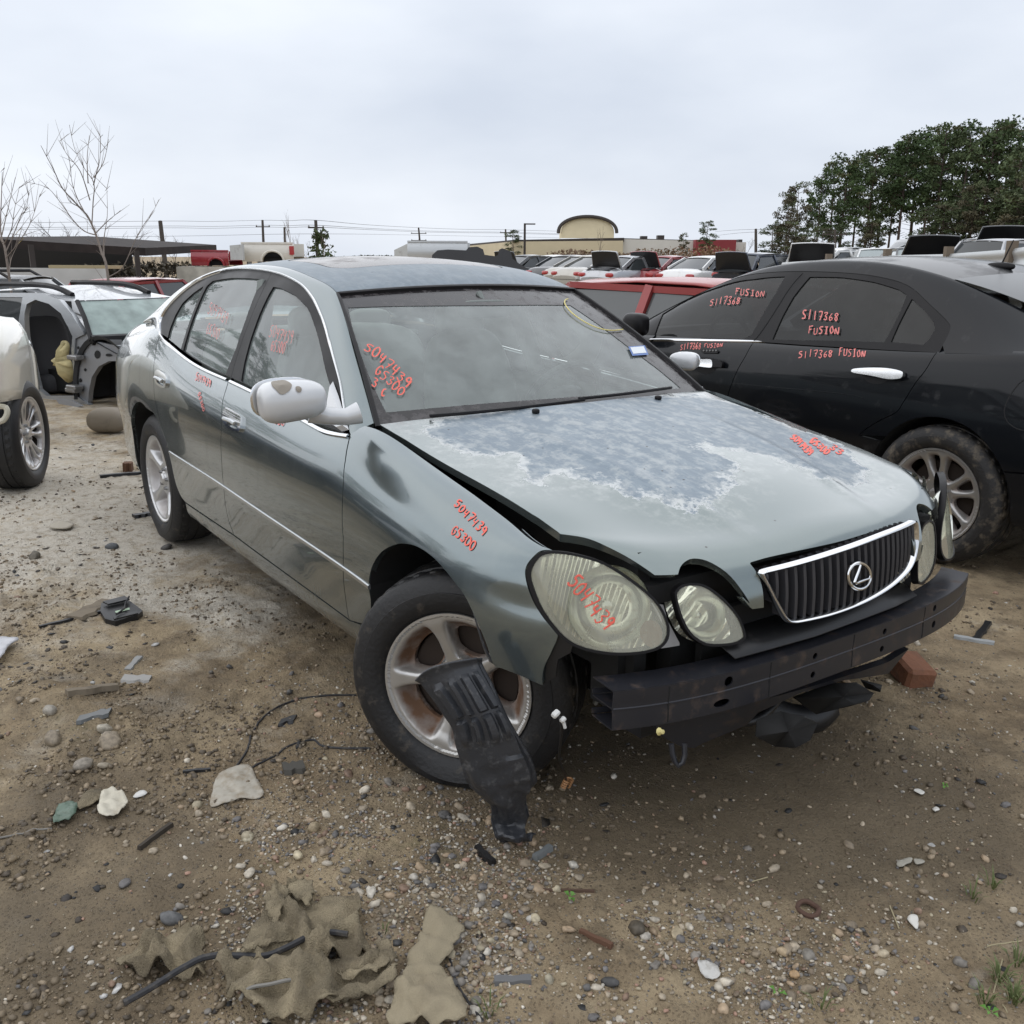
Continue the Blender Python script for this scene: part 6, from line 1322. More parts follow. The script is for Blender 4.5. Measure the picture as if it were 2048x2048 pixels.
# ---- wipers and washer jets
wi = MB(); pA = WS.pos(np.array([[t, .035+.012*math.sin(3*t)] for t in np.linspace(-.5, .02, 14)]))+WS.nor(np.array([[0, .03]]))*.012; wi.tube(pA, .006, 6); pB = WS.pos(np.array([[t, .04] for t in np.linspace(.0, .45, 14)]))+WS.nor(np.array([[0, .03]]))*.014; wi.tube(pB, .006, 6); wi.build('wiper', SATIN, HERO)
for px in ((1042, 788), (1633, 722)):
    h = HOOD.hit(*k2([px])[0]); p_ = HOOD.pos(np.array([h]))[0]; v_, f_ = superblob((p_[0], p_[1], p_[2]+.006), (.012, .012, .009), None, .7, .7, 12, 8); mk('washer_jet', v_, f_, SATIN, HERO)
# ---- cabin
SEAT = mat('grey leather', (.34, .345, .32), .55, bump=.1, bscale=40); DASH = mat('grey green dashboard', (.17, .19, .18), .6); 
def seat(y, x0=-1.45, wd=.25, head=True):
    mb = MB(); v_, f_ = superblob((x0+.10, y, .50), (.27, wd, .10), Matrix.Rotation(R(-6), 3, 'Y'), .5, .4); mb.add(v_, f_)
    s = mb.build('seat', SEAT, HERO)
    v_, f_ = superblob((x0-.22, y, .79), (.085, wd*.96, .33), Matrix.Rotation(R(-18), 3, 'Y'), .45, .45, 24, 16, lambda p: (p.x, p.y*(1-.22*max(0, p.z)/.33), p.z)); mk('backrest', v_, f_, SEAT, s)
    if head:
        v_, f_ = superblob((x0-.33, y, 1.15), (.05, .125, .085), Matrix.Rotation(R(-10), 3, 'Y'), .6, .55); mk('headrest', v_, f_, SEAT, s)
seat(-.36); seat(.36)
mb = MB(); v_, f_ = superblob((-2.28, 0, .52), (.25, .62, .10), None, .5, .4); mb.add(v_, f_); bs = mb.build('rear_bench', SEAT, HERO)
v_, f_ = superblob((-2.55, 0, .80), (.09, .62, .30), Matrix.Rotation(R(-20), 3, 'Y'), .45, .45); mk('backrest', v_, f_, SEAT, bs)
for y in (-.34, .34):
    v_, f_ = superblob((-2.68, y, 1.09), (.05, .12, .07), None, .6, .55); mk('headrest', v_, f_, SEAT, bs)
ds = MB(); DG = []
for y in np.linspace(-.70, .70, 15):
    q = 1-(y/.72)**2; xo = -.50+.10*q; hump = .035*math.exp(-((y-.36)/.18)**2)
    DG.append([(xo, y, .90), (xo-.12, y, .915+hump*.4), (xo-.27, y, .905+hump), (xo-.33, y, .87+hump*.8), (xo-.36, y, .78), (xo-.30, y, .62), (xo-.10, y, .45)])
ds.grid(DG); ds.build('dashboard', DASH, HERO)
sw = MB(); sc = Vector((-.98, .36, .865)); Ms = Matrix.Rotation(R(-62), 3, 'Y'); sw.tube([sc+Ms @ Vector((.185*math.cos(a), .185*math.sin(a), 0)) for a in np.linspace(0, 2*math.pi, 32, endpoint=False)], .015, 8, closed=True)
v_, f_ = superblob(sc, (.07, .09, .025), Ms, .6, .6); sw.add(v_, f_); sw.bar(sc-Ms @ Vector((0, .17, 0)), sc+Ms @ Vector((0, .17, 0)), .035, .02); sw.tube([sc, sc+Ms @ Vector((0, 0, -.0))+Vector((.25, 0, -.1))], .03, 10); sw.build('steering_wheel', mat('steering wheel leather', (.05, .055, .05), .5), HERO)
rv = MB(); v_, f_ = superblob((-1.02, 0, 1.245), (.018, .12, .035), None, .5, .5); rv.add(v_, f_); rv.tube([(-1.02, 0, 1.26), (-1.06, 0, 1.305)], .012, 8); rv.build('rear_view_mirror', DASH, HERO)
hl = MB(); G = [[(x, y, float(fTZ(x))-.045+.02*(1-(y/.55)**2)) for y in np.linspace(-.53, .53, 9)] for x in np.linspace(-1.2, -2.5, 9)]; hl.grid(G); hl.build('headlining', mat('grey headlining', (.30, .31, .29), .9), HERO)
sh = MB(); sh.box((-2.85, 0, 1.03), (.5, 1.2, .02)); sh.build('parcel_shelf', DASH, HERO, False)
for s in (1, -1):
    dc = MB(); dc.grid([[(x, s*.745, z) for x in np.linspace(-.6, -2.55, 8)] for z in (.35, .6, .88)]); dc.build('door_card', SEAT, HERO, False)
    pb = MB(); pb.tube([(-1.62, s*.70, .9), (-1.68, s*.66, 1.1), (-1.75, s*.585, 1.33)], .04, 8); pb.build('pillar_trim', DASH, HERO)
# loose paper on the dashboard
mk('paper_sheet', [(-.55, -.42, .935), (-.72, -.36, .925), (-.76, -.47, .925), (-.60, -.52, .935)], [(0, 1, 2, 3)], mat('paper', (.6, .6, .56), .8), HERO, False)
# ---- things on the windscreen: yellow line, inspection sticker
yl = [WS.pos(np.array([WS.hit(*p)]))[0]+WS.nor(np.array([WS.hit(*p)]))[0]*.002 for p in k2([(1197, 238), (1182, 246), (1185, 268), (1215, 305), (1270, 345), (1335, 376), (1400, 390), (1462, 386)])]
mb = MB(); mb.tube(smooth_line(yl, 5), .0024, 6); mb.build('yellow_line', mat('yellow paint pen', (.72, .62, .22), .5), HERO)
def decal(name, surf, px, mt, parent, lift=.001): 
    q = surf.pos(np.array([surf.hit(*p) for p in px]))+surf.nor(np.array([surf.hit(*p) for p in px]))*lift
    return mk(name, q, [tuple(range(len(q)))], mt, parent, False)
st = decal('inspection_sticker', WS, k2([(1488, 468), (1568, 462), (1586, 507), (1508, 512)]), mat('blue sticker print', (.07, .16, .42), .4), HERO, .0015)
decal('sticker_face', WS, k2([(1497, 472), (1562, 467), (1576, 498), (1512, 503)]), mat('white sticker', (.68, .72, .74), .4), st, .0022)
# ---- handwriting
FONT = {'0': [[(.5, 0), (.15, .25), (.1, .7), (.4, 1), (.8, .8), (.85, .3), (.5, 0)]], '1': [[(.5, 0), (.45, 1)]], '2': [[(.1, .2), (.5, 0), (.85, .25), (.5, .6), (.1, 1), (.9, .95)]],
 '3': [[(.1, .1), (.6, 0), (.8, .2), (.4, .45), (.8, .65), (.6, 1), (.1, .9)]], '4': [[(.2, 0), (.15, .5), (.8, .45)], [(.75, 0), (.6, 1)]], '5': [[(.9, 0), (.25, .05), (.15, .4), (.65, .45), (.75, .75), (.4, 1), (.05, .9)]],
 '6': [[(.75, 0), (.25, .4), (.15, .8), (.5, 1), (.8, .75), (.5, .5), (.2, .7)]], '7': [[(.05, .05), (.9, 0), (.4, 1)], [(.3, .5), (.8, .5)]], '8': [[(.7, .1), (.3, .1), (.25, .35), (.75, .65), (.6, 1), (.2, .9), (.3, .6), (.8, .3), (.7, .1)]],
 '9': [[(.8, .2), (.4, 0), (.15, .3), (.5, .5), (.8, .2), (.7, 1)]], 'S': [[(.85, .05), (.3, .05), (.15, .3), (.7, .6), (.6, .95), (.05, .95)]], 'G': [[(.85, .1), (.4, 0), (.1, .5), (.4, 1), (.8, .8), (.8, .5), (.5, .5)]],
 'F': [[(.2, 0), (.15, 1)], [(.1, .05), (.95, 0)], [(.15, .45), (.7, .42)]], 'U': [[(.1, .1), (.15, .9), (.5, 1), (.8, .8), (.85, .1)]], 'I': [[(.5, .05), (.5, 1)], [(.2, .05), (.8, .0)], [(.2, 1), (.8, 1)]], 'O': [[(.5, .1), (.15, .4), (.4, 1), (.85, .7), (.5, .1)]],
 'N': [[(.1, 1), (.15, .1), (.8, .95), (.9, 0)]], 'C': [[(.8, .1), (.3, .1), (.1, .6), (.4, 1), (.85, .9)]], 'A': [[(.05, 1), (.5, 0), (.85, 1)], [(.2, .6), (.75, .6)]], 'R': [[(.2, 1), (.2, 0), (.75, .1), (.7, .4), (.25, .5), (.85, 1)]], ' ': []}
def write(text, surf, kf, start, end, hvec, mt, parent, wd=.0032, name='handwriting', lift=.0016, jig=.05):
    """marker strokes laid on a surface between two surveyed base points"""
    mb = MB(); n = len(text); s = np.array(start, float); e = np.array(end, float); h = np.array(hvec, float); adv = (e-s)/n
    rj = random.Random(text+str(start))
    for i, ch in enumerate(text):
        o = s+adv*i; sc = 1+rj.uniform(-.12, .12); dy = rj.uniform(-.08, .08)
        for stroke in FONT.get(ch, []):
            pts = smooth_line([o+adv*.84*a+h*(1-b)*sc+h*dy+adv*rj.uniform(-jig, jig)+h*rj.uniform(-jig, jig) for a, b in stroke], 4)
            uv = np.array([surf.hit(*kf([tuple(p)])[0]) for p in pts])
            P_ = surf.pos(uv); Nn = surf.nor(uv); t = np.gradient(P_, axis=0); b_ = np.cross(Nn, t); b_ /= np.maximum(np.linalg.norm(b_, axis=1, keepdims=True), 1e-9)
            wv = wd*(.75+.5*rj.random()); k_ = len(P_); V = list(P_+b_*wv/2+Nn*lift)+list(P_+Nn*(lift+.0006))+list(P_-b_*wv/2+Nn*lift)
            mb.add(V, [(q, q+1, k_+q+1, k_+q) for q in range(k_-1)]+[(k_+q, k_+q+1, 2*k_+q+1, 2*k_+q) for q in range(k_-1)])
    return mb.build(name, mt, parent, True, None) if mb.F else None
write('5047439', WS, k2, (212, 478), (430, 672), (28, -38), INKRED, HERO, .0048)
write('GS300', WS, k2, (262, 590), (398, 712), (26, -36), INKRED, HERO, .0048)
write('3', WS, k2, (245, 655), (275, 672), (14, -38), INKRED, HERO, .005); write('C', WS, k2, (292, 705), (318, 712), (10, -32), INKRED, HERO, .005)
write('5047439', GRN, k1, (694, 470), (818, 545), (20, -70), INKPINK, HERO, .0030); write('GS300', GRN, k1, (684, 600), (765, 640), (16, -70), INKPINK, HERO, .0030)
write('5047439', GRN, k1, (1088, 620), (1240, 672), (16, -70), INKPINK, HERO, .0030); write('GS300', GRN, k1, (1098, 715), (1190, 735), (12, -66), INKPINK, HERO, .0030)
write('5047439', SIDE, k1, (615, 900), (712, 950), (8, -45), INKPINK, HERO, .0045); write('GS300', SIDE, k1, (632, 990), (668, 1110), (12, -12), INKPINK, HERO, .0045)
write('5047439', SIDE, k3, (628, 30), (795, 205), (30, -38), INKRED, HERO, .0042); write('GS300', SIDE, k3, (612, 180), (735, 285), (26, -44), INKRED, HERO, .0042)
write('5047439', NOSE, k4, (520, 640), (810, 1030), (85, -70), INKRED, HERO, .0042, lift=.003)
write('5047439', HOOD, k6, (868, 905), (955, 985), (22, -22), INKRED, HERO, .007); write('GS300', HOOD, k6, (955, 920), (1030, 985), (24, -22), INKRED, HERO, .007); write('33', HOOD, k6, (1040, 950), (1100, 985), (20, -20), INKRED, HERO, .007)
write('GS300', SIDE, k1, (1080, 1155), (1190, 1205), (6, -40), INKPINK, HERO, .0045)
# ================================================================== other vehicles
def carpaint(name, col, metal=.4, rough=.3, coat=.8, dirt=(.30, .28, .25), amt=.12, dscale=4.0): return mat(name, col, rough, metal, coat, dirt=dirt, dirt_amt=amt, dscale=dscale)
CGLASS = mat('dark car glass', (.035, .04, .042), .06, 0, .3, rvar=.03); PALEGLASS = mat('pale reflecting glass', (.28, .32, .32), .12, .2, .5); TAIL = mat('red tail lamp', (.38, .02, .02), .25, coat=.6)
WHITEC = carpaint('white car paint', (.70, .70, .69), 0, .35); SILVERC = carpaint('silver car paint', (.42, .43, .45), .6); REDC = carpaint('red car paint', (.24, .022, .028), .2); DARKC = carpaint('charcoal car paint', (.05, .053, .058), .5); BEIGEC = carpaint('champagne car paint', (.40, .38, .34), .5); BLUEC = carpaint('dark blue car paint', (.022, .032, .055), .4); GREYC = carpaint('grey car paint', (.16, .165, .17), .5)
SHAPES = {
 'sedan': dict(L=4.7, W=1.8, H=1.45, low=.20, st=[(-.5, .76, .40, .66, .70), (-.485, .88, .30, .84, .90), (-.44, .96, .24, .92, .99), (-.32, 1, .22, .94, 1.03), (-.1, 1, .2, .93, .97), (.1, 1, .2, .91, .95), (.2, 1, .2, .89, .95), (.32, .98, .2, .82, .89), (.43, .93, .24, .70, .77), (.485, .82, .32, .58, .62), (.5, .68, .40, .50, .53)], cab=(.215, .06, -.20, -.36)),
 'hatch': dict(L=4.2, W=1.76, H=1.50, low=.20, st=[(-.5, .86, .36, .80, .86), (-.48, .94, .28, .92, .97), (-.40, .99, .24, .96, 1.0), (-.1, 1, .2, .95, .99), (.12, 1, .2, .92, .97), (.22, .99, .2, .89, .95), (.33, .97, .2, .82, .90), (.44, .92, .25, .70, .77), (.5, .70, .38, .52, .56)], cab=(.24, .06, -.36, -.485)),
 'suv': dict(L=4.5, W=1.84, H=1.68, low=.26, st=[(-.5, .88, .42, .95, 1.0), (-.48, .96, .34, 1.04, 1.08), (-.1, 1, .26, 1.02, 1.07), (.14, 1, .26, 1.0, 1.06), (.24, .99, .26, .98, 1.05), (.36, .97, .28, .90, .98), (.46, .92, .32, .76, .84), (.5, .74, .42, .6, .64)], cab=(.235, .09, -.40, -.485))}
def loft_section(w_, lo, be, de):
    return [(0, lo), (w_*.84, lo), (w_*.96, lo+.05), (w_*.99, lo+.18), (w_, (lo+be)*.52), (w_*.985, be-.10), (w_*.95, be-.02), (w_*.88, be+.012), (w_*.6, de-.008), (w_*.3, de+.006), (0, de+.01)]
def gcar(name, label, kind, paint, pos, yaw, group=None, hood=False, boot=False, wheels=True, rails=False, gl=CGLASS, scale=1.0, tails=True, heads=True, cut=None):
    S_ = SHAPES[kind]; L_, W_, H_ = S_['L'], S_['W'], S_['H']; t = thing(name, label, 'car', pos, yaw, group); t.scale = (scale,)*3
    st = np.array(S_['st']); xs = np.linspace(-.5, .5, 41); cols = [np.interp(xs, st[:, 0], st[:, k]) for k in range(1, 5)]; G = []
    for i, x in enumerate(xs):
        sec = loft_section(cols[0][i]*W_/2, cols[1][i], cols[2][i], cols[3][i]); ring_ = [(y, z) for y, z in sec]+[(-y, z) for y, z in sec[-2:0:-1]]; G.append([(x*L_, y, z) for y, z in ring_]+[(x*L_, ring_[0][0], ring_[0][1])])
    mb = MB(); mb.grid(G); mb.add(G[0][:-1], [tuple(range(len(G[0])-1))]); mb.add(G[-1][:-1], [tuple(range(len(G[0])-2, -1, -1))]); bo = mb.build('body', paint, t, True, 40)
    xa, xb, xc, xd = [q*L_ for q in S_['cab']]; bz = lambda x: float(np.interp(x/L_, st[:, 0], st[:, 3])); dz = lambda x: float(np.interp(x/L_, st[:, 0], st[:, 4])); wb = W_/2*.90; wt = W_/2*.66; zr = H_
    r = MB(); RG = []
    for a in np.linspace(-1, 1, 11):
        y = a*wt; k = 1-a*a; RG.append([(xb+.05*k, y, zr-.075+.045*k), ((xb*.6+xc*.4), y, zr-.035+.035*k), ((xb*.3+xc*.7), y, zr-.045+.035*k), (xc-.03*k, y, zr-.10+.04*k)])
    r.grid(RG); 
    def pil(p0, p1, wd, sd):
        for s in (-1, 1): r.bar((p0[0], p0[1]*s, p0[2]), (p1[0], p1[1]*s, p1[2]), wd, .05, up=(0, 1, 0))
    A0, A1 = (xa, wb*.97, bz(xa)+.03), (xb, wt, zr-.08); D0, D1 = (xd, wb*.93, dz(xd)-.02), (xc, wt, zr-.11); pil(A0, A1, .07, 1); pil(D0, D1, .13, 1)
    mx_ = (xa+xd)/2+.02; B0, B1 = (mx_-.02, wb, bz(mx_)), (mx_-.10, wt+.01, zr-.06); pil(B0, B1, .09, 1)
    for s in (-1, 1): r.bar((xb, wt*s, zr-.075), (xc, wt*s, zr-.105), .05, .06)
    ro = r.build('roof', paint, t, True, 30); solidify(ro, .012)
    def quad(nm, P_): mk(nm, P_, [tuple(range(len(P_)))], gl, t, False)
    def curved(nm, l, h, rr_, bul):  # lower-left, upper-left mirrored
        Gq = []
        for a in np.linspace(-1, 1, 9):
            k = 1-a*a; Gq.append([(l[0]+bul*k, a*l[1], l[2]+.01*k), ((l[0]+h[0])/2+bul*.8*k, a*(l[1]+h[1])/2, (l[2]+h[2])/2+.02), (h[0]+bul*.5*k, a*h[1], h[2]+.035*k)])
        m2 = MB(); m2.grid(Gq); m2.build(nm, gl, t)
    curved('windscreen', (A0[0], A0[1]-.03, A0[2]-.04), (A1[0], A1[1]-.02, A1[2]), 0, .06); curved('rear_window', (D0[0], D0[1]-.05, D0[2]), (D1[0], D1[1]-.03, D1[2]), 0, -.05)
    for s in (-1, 1):
        e = .012; f = lambda p: (p[0], p[1]*s, p[2])
        quad('side_window', [f((A0[0]-.12, wb+e-.02, bz(A0[0])+.02)), f((B0[0]+.05, wb+e-.02, bz(mx_)+.02)), f((B1[0]+.05, wt+e, zr-.11)), f((xb-.03, wt+e, zr-.12))])
        quad('side_window', [f((B0[0]-.05, wb+e-.02, bz(mx_)+.02)), f((D0[0]+.22, wb+e-.03, bz(xd)+.02)), f((xc+.10, wt+e, zr-.15)), f((B1[0]-.05, wt+e, zr-.11))])
    if rails:
        for s in (-1, 1): q = MB(); q.tube([(xb-.15, wt*.92*s, zr-.04), (xb-.3, wt*.92*s, zr+.05), (xc+.3, wt*.92*s, zr+.04), (xc+.1, wt*.92*s, zr-.06)], .025, 6); q.build('roof_rail', BLACK, t)
    if wheels:
        for x in (L_*.30, -L_*.29):
            for s in (-1, 1):
                q = MB(); Mx = Matrix.Rotation(R(-90*s), 3, 'X'); yo = s*(W_/2-.012); q.lathe([(.20, .0), (.22, .012), (.28, .012), (.315, -.01), (.32, -.05), (.32, -.18)], 22, (x, yo, .32), Mx); w1_ = q.build('wheel', RUBBER, t)
                q = MB(); q.lathe([(0, -.03), (.06, -.025), (.17, -.03), (.19, -.01), (.205, .006)], 22, (x, yo, .32), Mx); q.build('rim', RIMDULL, w1_)
                q = MB(); q.lathe([(.0, -.004), (.37, -.004), (.39, -.06)], 22, (x, s*W_/2, .36), Mx); q.build('wheel_arch', DARK, t)
    bk = -L_/2
    if tails:
        for s in (-1, 1): v_, f_ = superblob((bk+.07, s*W_*.36, .78*H_/1.45), (.07, .17, .075), None, .6, .6, 12, 8); mk('tail_lamp', v_, f_, TAIL, t)
    if heads:
        for s in (-1, 1): v_, f_ = superblob((-bk-.13, s*W_*.34, .64*H_/1.45), (.09, .19, .07), Matrix.Rotation(R(-25*s), 3, 'Z'), .6, .6, 12, 8); mk('head_lamp', v_, f_, PALEGLASS, t)
    def flap(nm, hx, hz, length, width, ang, dirx):
        q = MB(); Gq = []
        for a in np.linspace(-1, 1, 9):
            row = []
            for tt in np.linspace(0, 1, 7):
                l_ = tt*length; up = l_*math.sin(ang)-.05*tt*tt; fo = dirx*l_*math.cos(ang); row.append((hx+fo, a*width*(1-.12*tt*abs(a)), hz+up+.03*(1-a*a)))
            Gq.append(row)
        q.grid(Gq); o_ = q.build(nm, [paint, BLACK], t); solidify(o_, .035, 0)
        inn = MB(); inn.grid([[(p[0]+dirx*.026, p[1]*.96, p[2]-.018) for p in row] for row in Gq]); inn.build('inner_liner', BLACK, o_)
        pit = MB(); x0 = hx+dirx*.05; x1 = hx+dirx*length*.9; pit.add([(x0, -width*.86, dz(x0)+.02), (x0, width*.86, dz(x0)+.02), (x1, width*.82, dz(x1)+.03), (x1, -width*.82, dz(x1)+.03)], [(0, 1, 2, 3)]); pit.build('open_bay', DARK, t, False)
    if boot: flap('boot_lid', xd+.02, dz(xd)+.02, .62, W_/2*.76, R(72), -1)
    if hood: flap('bonnet', xa+.05, dz(xa)+.02, 1.05, W_/2*.82, R(50), 1)
    return t
def put(px, D, z=None): p = at_d(px[0], px[1], D); return (p[0], p[1], 0.0 if z is None else z)
AW = R(98)     # tail towards the lane, nose pointing away to the right
G1 = 'wrecks parked in the far row'
gcar('white_car', 'small white sedan farthest left in the distant row', 'sedan', WHITEC, put(K((705, 460)), 46), AW, G1); gcar('parked_car', 'dark sedan with glowing red tail lamp in the distant row', 'sedan', DARKC, put(K((815, 470)), 39), AW+.1, G1)
gcar('parked_car', 'pale sedan beside the dark sedan in the distant row', 'sedan', BEIGEC, put(K((945, 480)), 38), AW, G1); gcar('parked_car', 'champagne sedan in front of the brown bush', 'sedan', BEIGEC, put(K((1030, 465)), 37), AW-.1, G1)
gcar('parked_car', 'silver sedan with raised boot lid left of the red one', 'sedan', SILVERC, put(K((1205, 445)), 35), AW, G1, boot=True); gcar('red_car', 'dark red sedan with raised boot lid in the distant row', 'sedan', REDC, put(K((1445, 445)), 35.5), AW, G1, boot=True)
gcar('white_car', 'white sedan with red lamps right of the dark red sedan', 'sedan', WHITEC, put(K((1700, 440)), 34), AW, G1); gcar('hatchback', 'dark blue hatchback with its tailgate open and red lamp', 'hatch', BLUEC, put(KR(400, 850), 32, .06), AW+.02, G1, boot=True)
gcar('parked_car', 'black car with raised boot partly hidden behind grey sedan roof', 'sedan', DARKC, put(K((545, 450)), 42), AW, G1, boot=True)
G2 = 'wrecks behind the fence'; TOW = YAW+math.pi-.25
gcar('white_car', 'white car with its silver lined bonnet raised behind the fence', 'sedan', WHITEC, put(KR(650, 850), 31, .12), TOW, G2, hood=True, wheels=False); gcar('white_car', 'white sedan side on behind the fence', 'sedan', WHITEC, put(KR(855, 840), 33, .28), YAW-R(60), G2, wheels=False); gcar('white_car', 'white car showing a pale windscreen behind the fence middle', 'sedan', WHITEC, put(KR(1060, 830), 31, .28), TOW, G2, gl=PALEGLASS, wheels=False)
gcar('parked_car', 'grey sedan behind the fence right of a raised black bonnet', 'sedan', GREYC, put(KR(1480, 800), 29, .50), YAW-R(75), G2, wheels=False); gcar('parked_car', 'dark car with big black bonnet raised behind the fence', 'sedan', DARKC, put(KR(1290, 800), 27, .28), TOW+.1, G2, hood=True, gl=PALEGLASS, wheels=False); gcar('parked_car', 'silver car with dark bonnet raised beside the fence end', 'sedan', DARKC, put(KR(1715, 790), 27.5, .55), TOW+.05, G2, hood=True, gl=PALEGLASS, wheels=False)
gcar('parked_suv', 'silver van cut by the right picture edge behind the fence', 'suv', SILVERC, put(KR(1935, 800), 25, .25), YAW-R(60), G2, wheels=False); gcar('parked_car', 'dark car with raised bonnet seen from the side behind fence', 'sedan', DARKC, put(KR(930, 830), 36, .35), YAW-R(90), G2, hood=True, wheels=False)
bank = MB(); bc_ = at_d(1830, 520, 32); bank.grid([[tuple(bc_+RT*a*16+FW*np.array([1, 1, 0])*b-np.array([0, 0, bc_[2]])+np.array([0, 0, (.62*min(1, max(0, (a+.9)/1.5)))*math.sin(math.pi*min(1, (b+8)/17))**.6])) for b in np.linspace(-8, 9, 12)] for a in np.linspace(-1, 1.6, 16)]); bo_ = bank.build('dirt_bank', bpy.data.materials['wet yard dirt'], None); bo_['kind'] = 'structure'
# low wagons without wheels between and behind the big cars
gcar('red_wagon', 'red station wagon between the grey sedan and black sedan', 'suv', carpaint('sun faded red', (.30, .045, .042), .1, .42, .4), put(K((1235, 640)), 9.6, -.44), R(186), None, wheels=False, gl=mat('grey tinted glass', (.085, .09, .09), .10, 0, .3, rvar=.03), tails=False)
gcar('red_pickup', 'dark red pickup cab behind the silver wreck', 'suv', REDC, put(K7((790, 960)), 22.0, -.78), YAW-R(15), None, wheels=False, tails=False); gcar('parked_suv', 'grey car roof with black roof rails behind silver wreck', 'suv', GREYC, put(K7((60, 960)), 14.0, -.56), R(60), None, wheels=False, rails=True)
# ---- truck beds stacked on a rack, moulded seat shells
def truck_bed(label, paint, pl, pr, vt, vb, D, arch, side=True, tail=None):
    """pickup box: side panel with wheel cut-out, rails, front wall"""
    a = at_d(pl, vb, D); b = at_d(pr, vb, D); h = (vb-vt)/FPX*D; t = thing('truck_bed', label, 'truck bed', tuple(a), 0, 'pickup boxes stacked on the rack'); ex = (b-a); ln = np.linalg.norm(ex[:2]); ex = np.array([ex[0], ex[1], 0])/ln; ey = np.array([FW[0], FW[1], 0]); ey = ey-ex*(ey@ex); ey /= np.linalg.norm(ey)
    PS = Surf(np.linspace(0, ln, 30), np.linspace(0, h, 14), np.array([[ex*x+np.array([0, 0, z])-ey*(.05*math.sin(math.pi*min(1, z/h))) for z in np.linspace(0, h, 14)] for x in np.linspace(0, ln, 30)]))
    if PS.Nn[10, 5]@(-ey) < 0: PS.Nn *= -1
    ax, ar_ = arch[0]*ln, arch[1]*h; o_ = [np.array(q) for q in ((0, 0), (0, h), (ln, h), (ln, 0))]+[np.array([ax+ar_*math.cos(a_), ar_*.92*math.sin(a_)]) for a_ in np.linspace(0, math.pi, 14)]
    panel('side_panel', PS, o_, paint, t, gap=0, step=.12, flange=.06)
    mb = MB(); mb.tube([ex*(ax+ar_*1.06*math.cos(a_))-ey*.05+np.array([0, 0, ar_*.98*math.sin(a_)]) for a_ in np.linspace(0, math.pi, 16)], .035, 6); mb.build('arch_lip', paint, t); mb = MB(); mb.add([tuple(ex*(ax+ar_*math.cos(a_))+ey*.12+np.array([0, 0, ar_*.95*math.sin(a_)])) for a_ in np.linspace(0, math.pi, 16)], [tuple(range(16))]); mb.build('wheel_well', DARK, t, False)
    mb = MB(); W2 = 1.6; mb.add([tuple(ex*.0), tuple(ey*W2), tuple(ey*W2+np.array([0, 0, h])), tuple(np.array([0, 0, h]))], [(0, 1, 2, 3)]); mb.build('front_wall', mat('pale bed wall', (.50, .51, .50), .6, dirt=(.25, .22, .2), dirt_amt=.3), t, False)
    mb = MB(); mb.add([tuple(ey*W2), tuple(ey*W2+ex*ln), tuple(ey*W2+ex*ln+np.array([0, 0, h])), tuple(ey*W2+np.array([0, 0, h]))], [(0, 1, 2, 3)]); mb.build('far_panel', paint, t, False)
    mb = MB(); mb.add([tuple(np.array([0, 0, .15])), tuple(ex*ln+np.array([0, 0, .15])), tuple(ex*ln+ey*W2+np.array([0, 0, .15])), tuple(ey*W2+np.array([0, 0, .15]))], [(0, 1, 2, 3)]); mb.build('bed_floor', BLACK, t, False)
    mb = MB(); mb.bar(tuple(np.array([0, 0, h+.01])), tuple(ex*ln+np.array([0, 0, h+.01])), .07, .05); mb.build('top_rail', BLACK if tail is None else paint, t)
    if tail: mb = MB(); mb.box(tuple(ex*(ln-.03)+np.array([0, 0, h*.62])-ey*.06), (.14, .06, .26), (0, 0, math.atan2(ex[1], ex[0]))); mb.build('tail_lamp', TAIL, t, False)
    # rack legs down to the ground
    for fx_ in (.12, .85):
        for fy in (.1, 1.4): q = ex*ln*fx_+ey*fy; mb = MB(); mb.box((q[0], q[1], -a[2]/2), (.12, .12, a[2]-.01)); mb.build('rack_leg', STEEL, t, False)
    return t
(u0, v0), (u1, v1) = KB((323, 297)), KB((503, 372)); truck_bed('red pickup box with wheel cut-out stacked at the left', carpaint('red truck paint', (.30, .02, .03), .1), u0, u1, v0, v1-3, 30, (.66, .55), tail=False)
(u0, v0), (u1, v1) = KB((566, 260)), KB((815, 345)); truck_bed('cream white pickup box beside the red one', carpaint('cream truck paint', (.68, .65, .58), 0), u0, u1, v0, v1, 29.5, (.60, .60), tail=True)
(u0, v0), (u1, v1) = KB((1366, 254)), KB((1655, 345)); truck_bed('silver white pickup box right behind the sedan roof', carpaint('silver truck paint', (.55, .57, .58), .3), u0, u1, v0, v1, 27, (.64, .52), tail=False)
for (pa, pb_, lb) in (((505, 268), (566, 262), 'grey white bed end wall standing left of the cream pickup box'), ((1300, 290), (1366, 258), 'pale tailgate standing at the left of the silver box')):
    a = at_d(*KB(pa), 29.4); b = at_d(*KB(pb_), 29.0); lo = z_of(KB((0, 347))[1], 29); mb = MB(); mb.add([(a[0], a[1], lo), (b[0], b[1], lo), tuple(b), tuple(a)], [(0, 1, 2, 3)]); o_ = mb.build('tailgate', mat('worn pale panel', (.50, .51, .50), .6, dirt=(.2, .18, .16), dirt_amt=.25), None, False); solidify(o_, .06); tag(o_, lb, 'tailgate')
rk = at_d(*KB((400, 400)), 30.5); o_ = MB().box((rk[0], rk[1], rk[2]/2+.1), (1.5, 1.5, rk[2]+.2), (0, 0, YAW-R(90))).build('box_truck_body', mat('dirty white box', (.5, .48, .42), .7, var=.2), None, False); tag(o_, 'dirty white box body under the stacked truck beds', 'truck body')
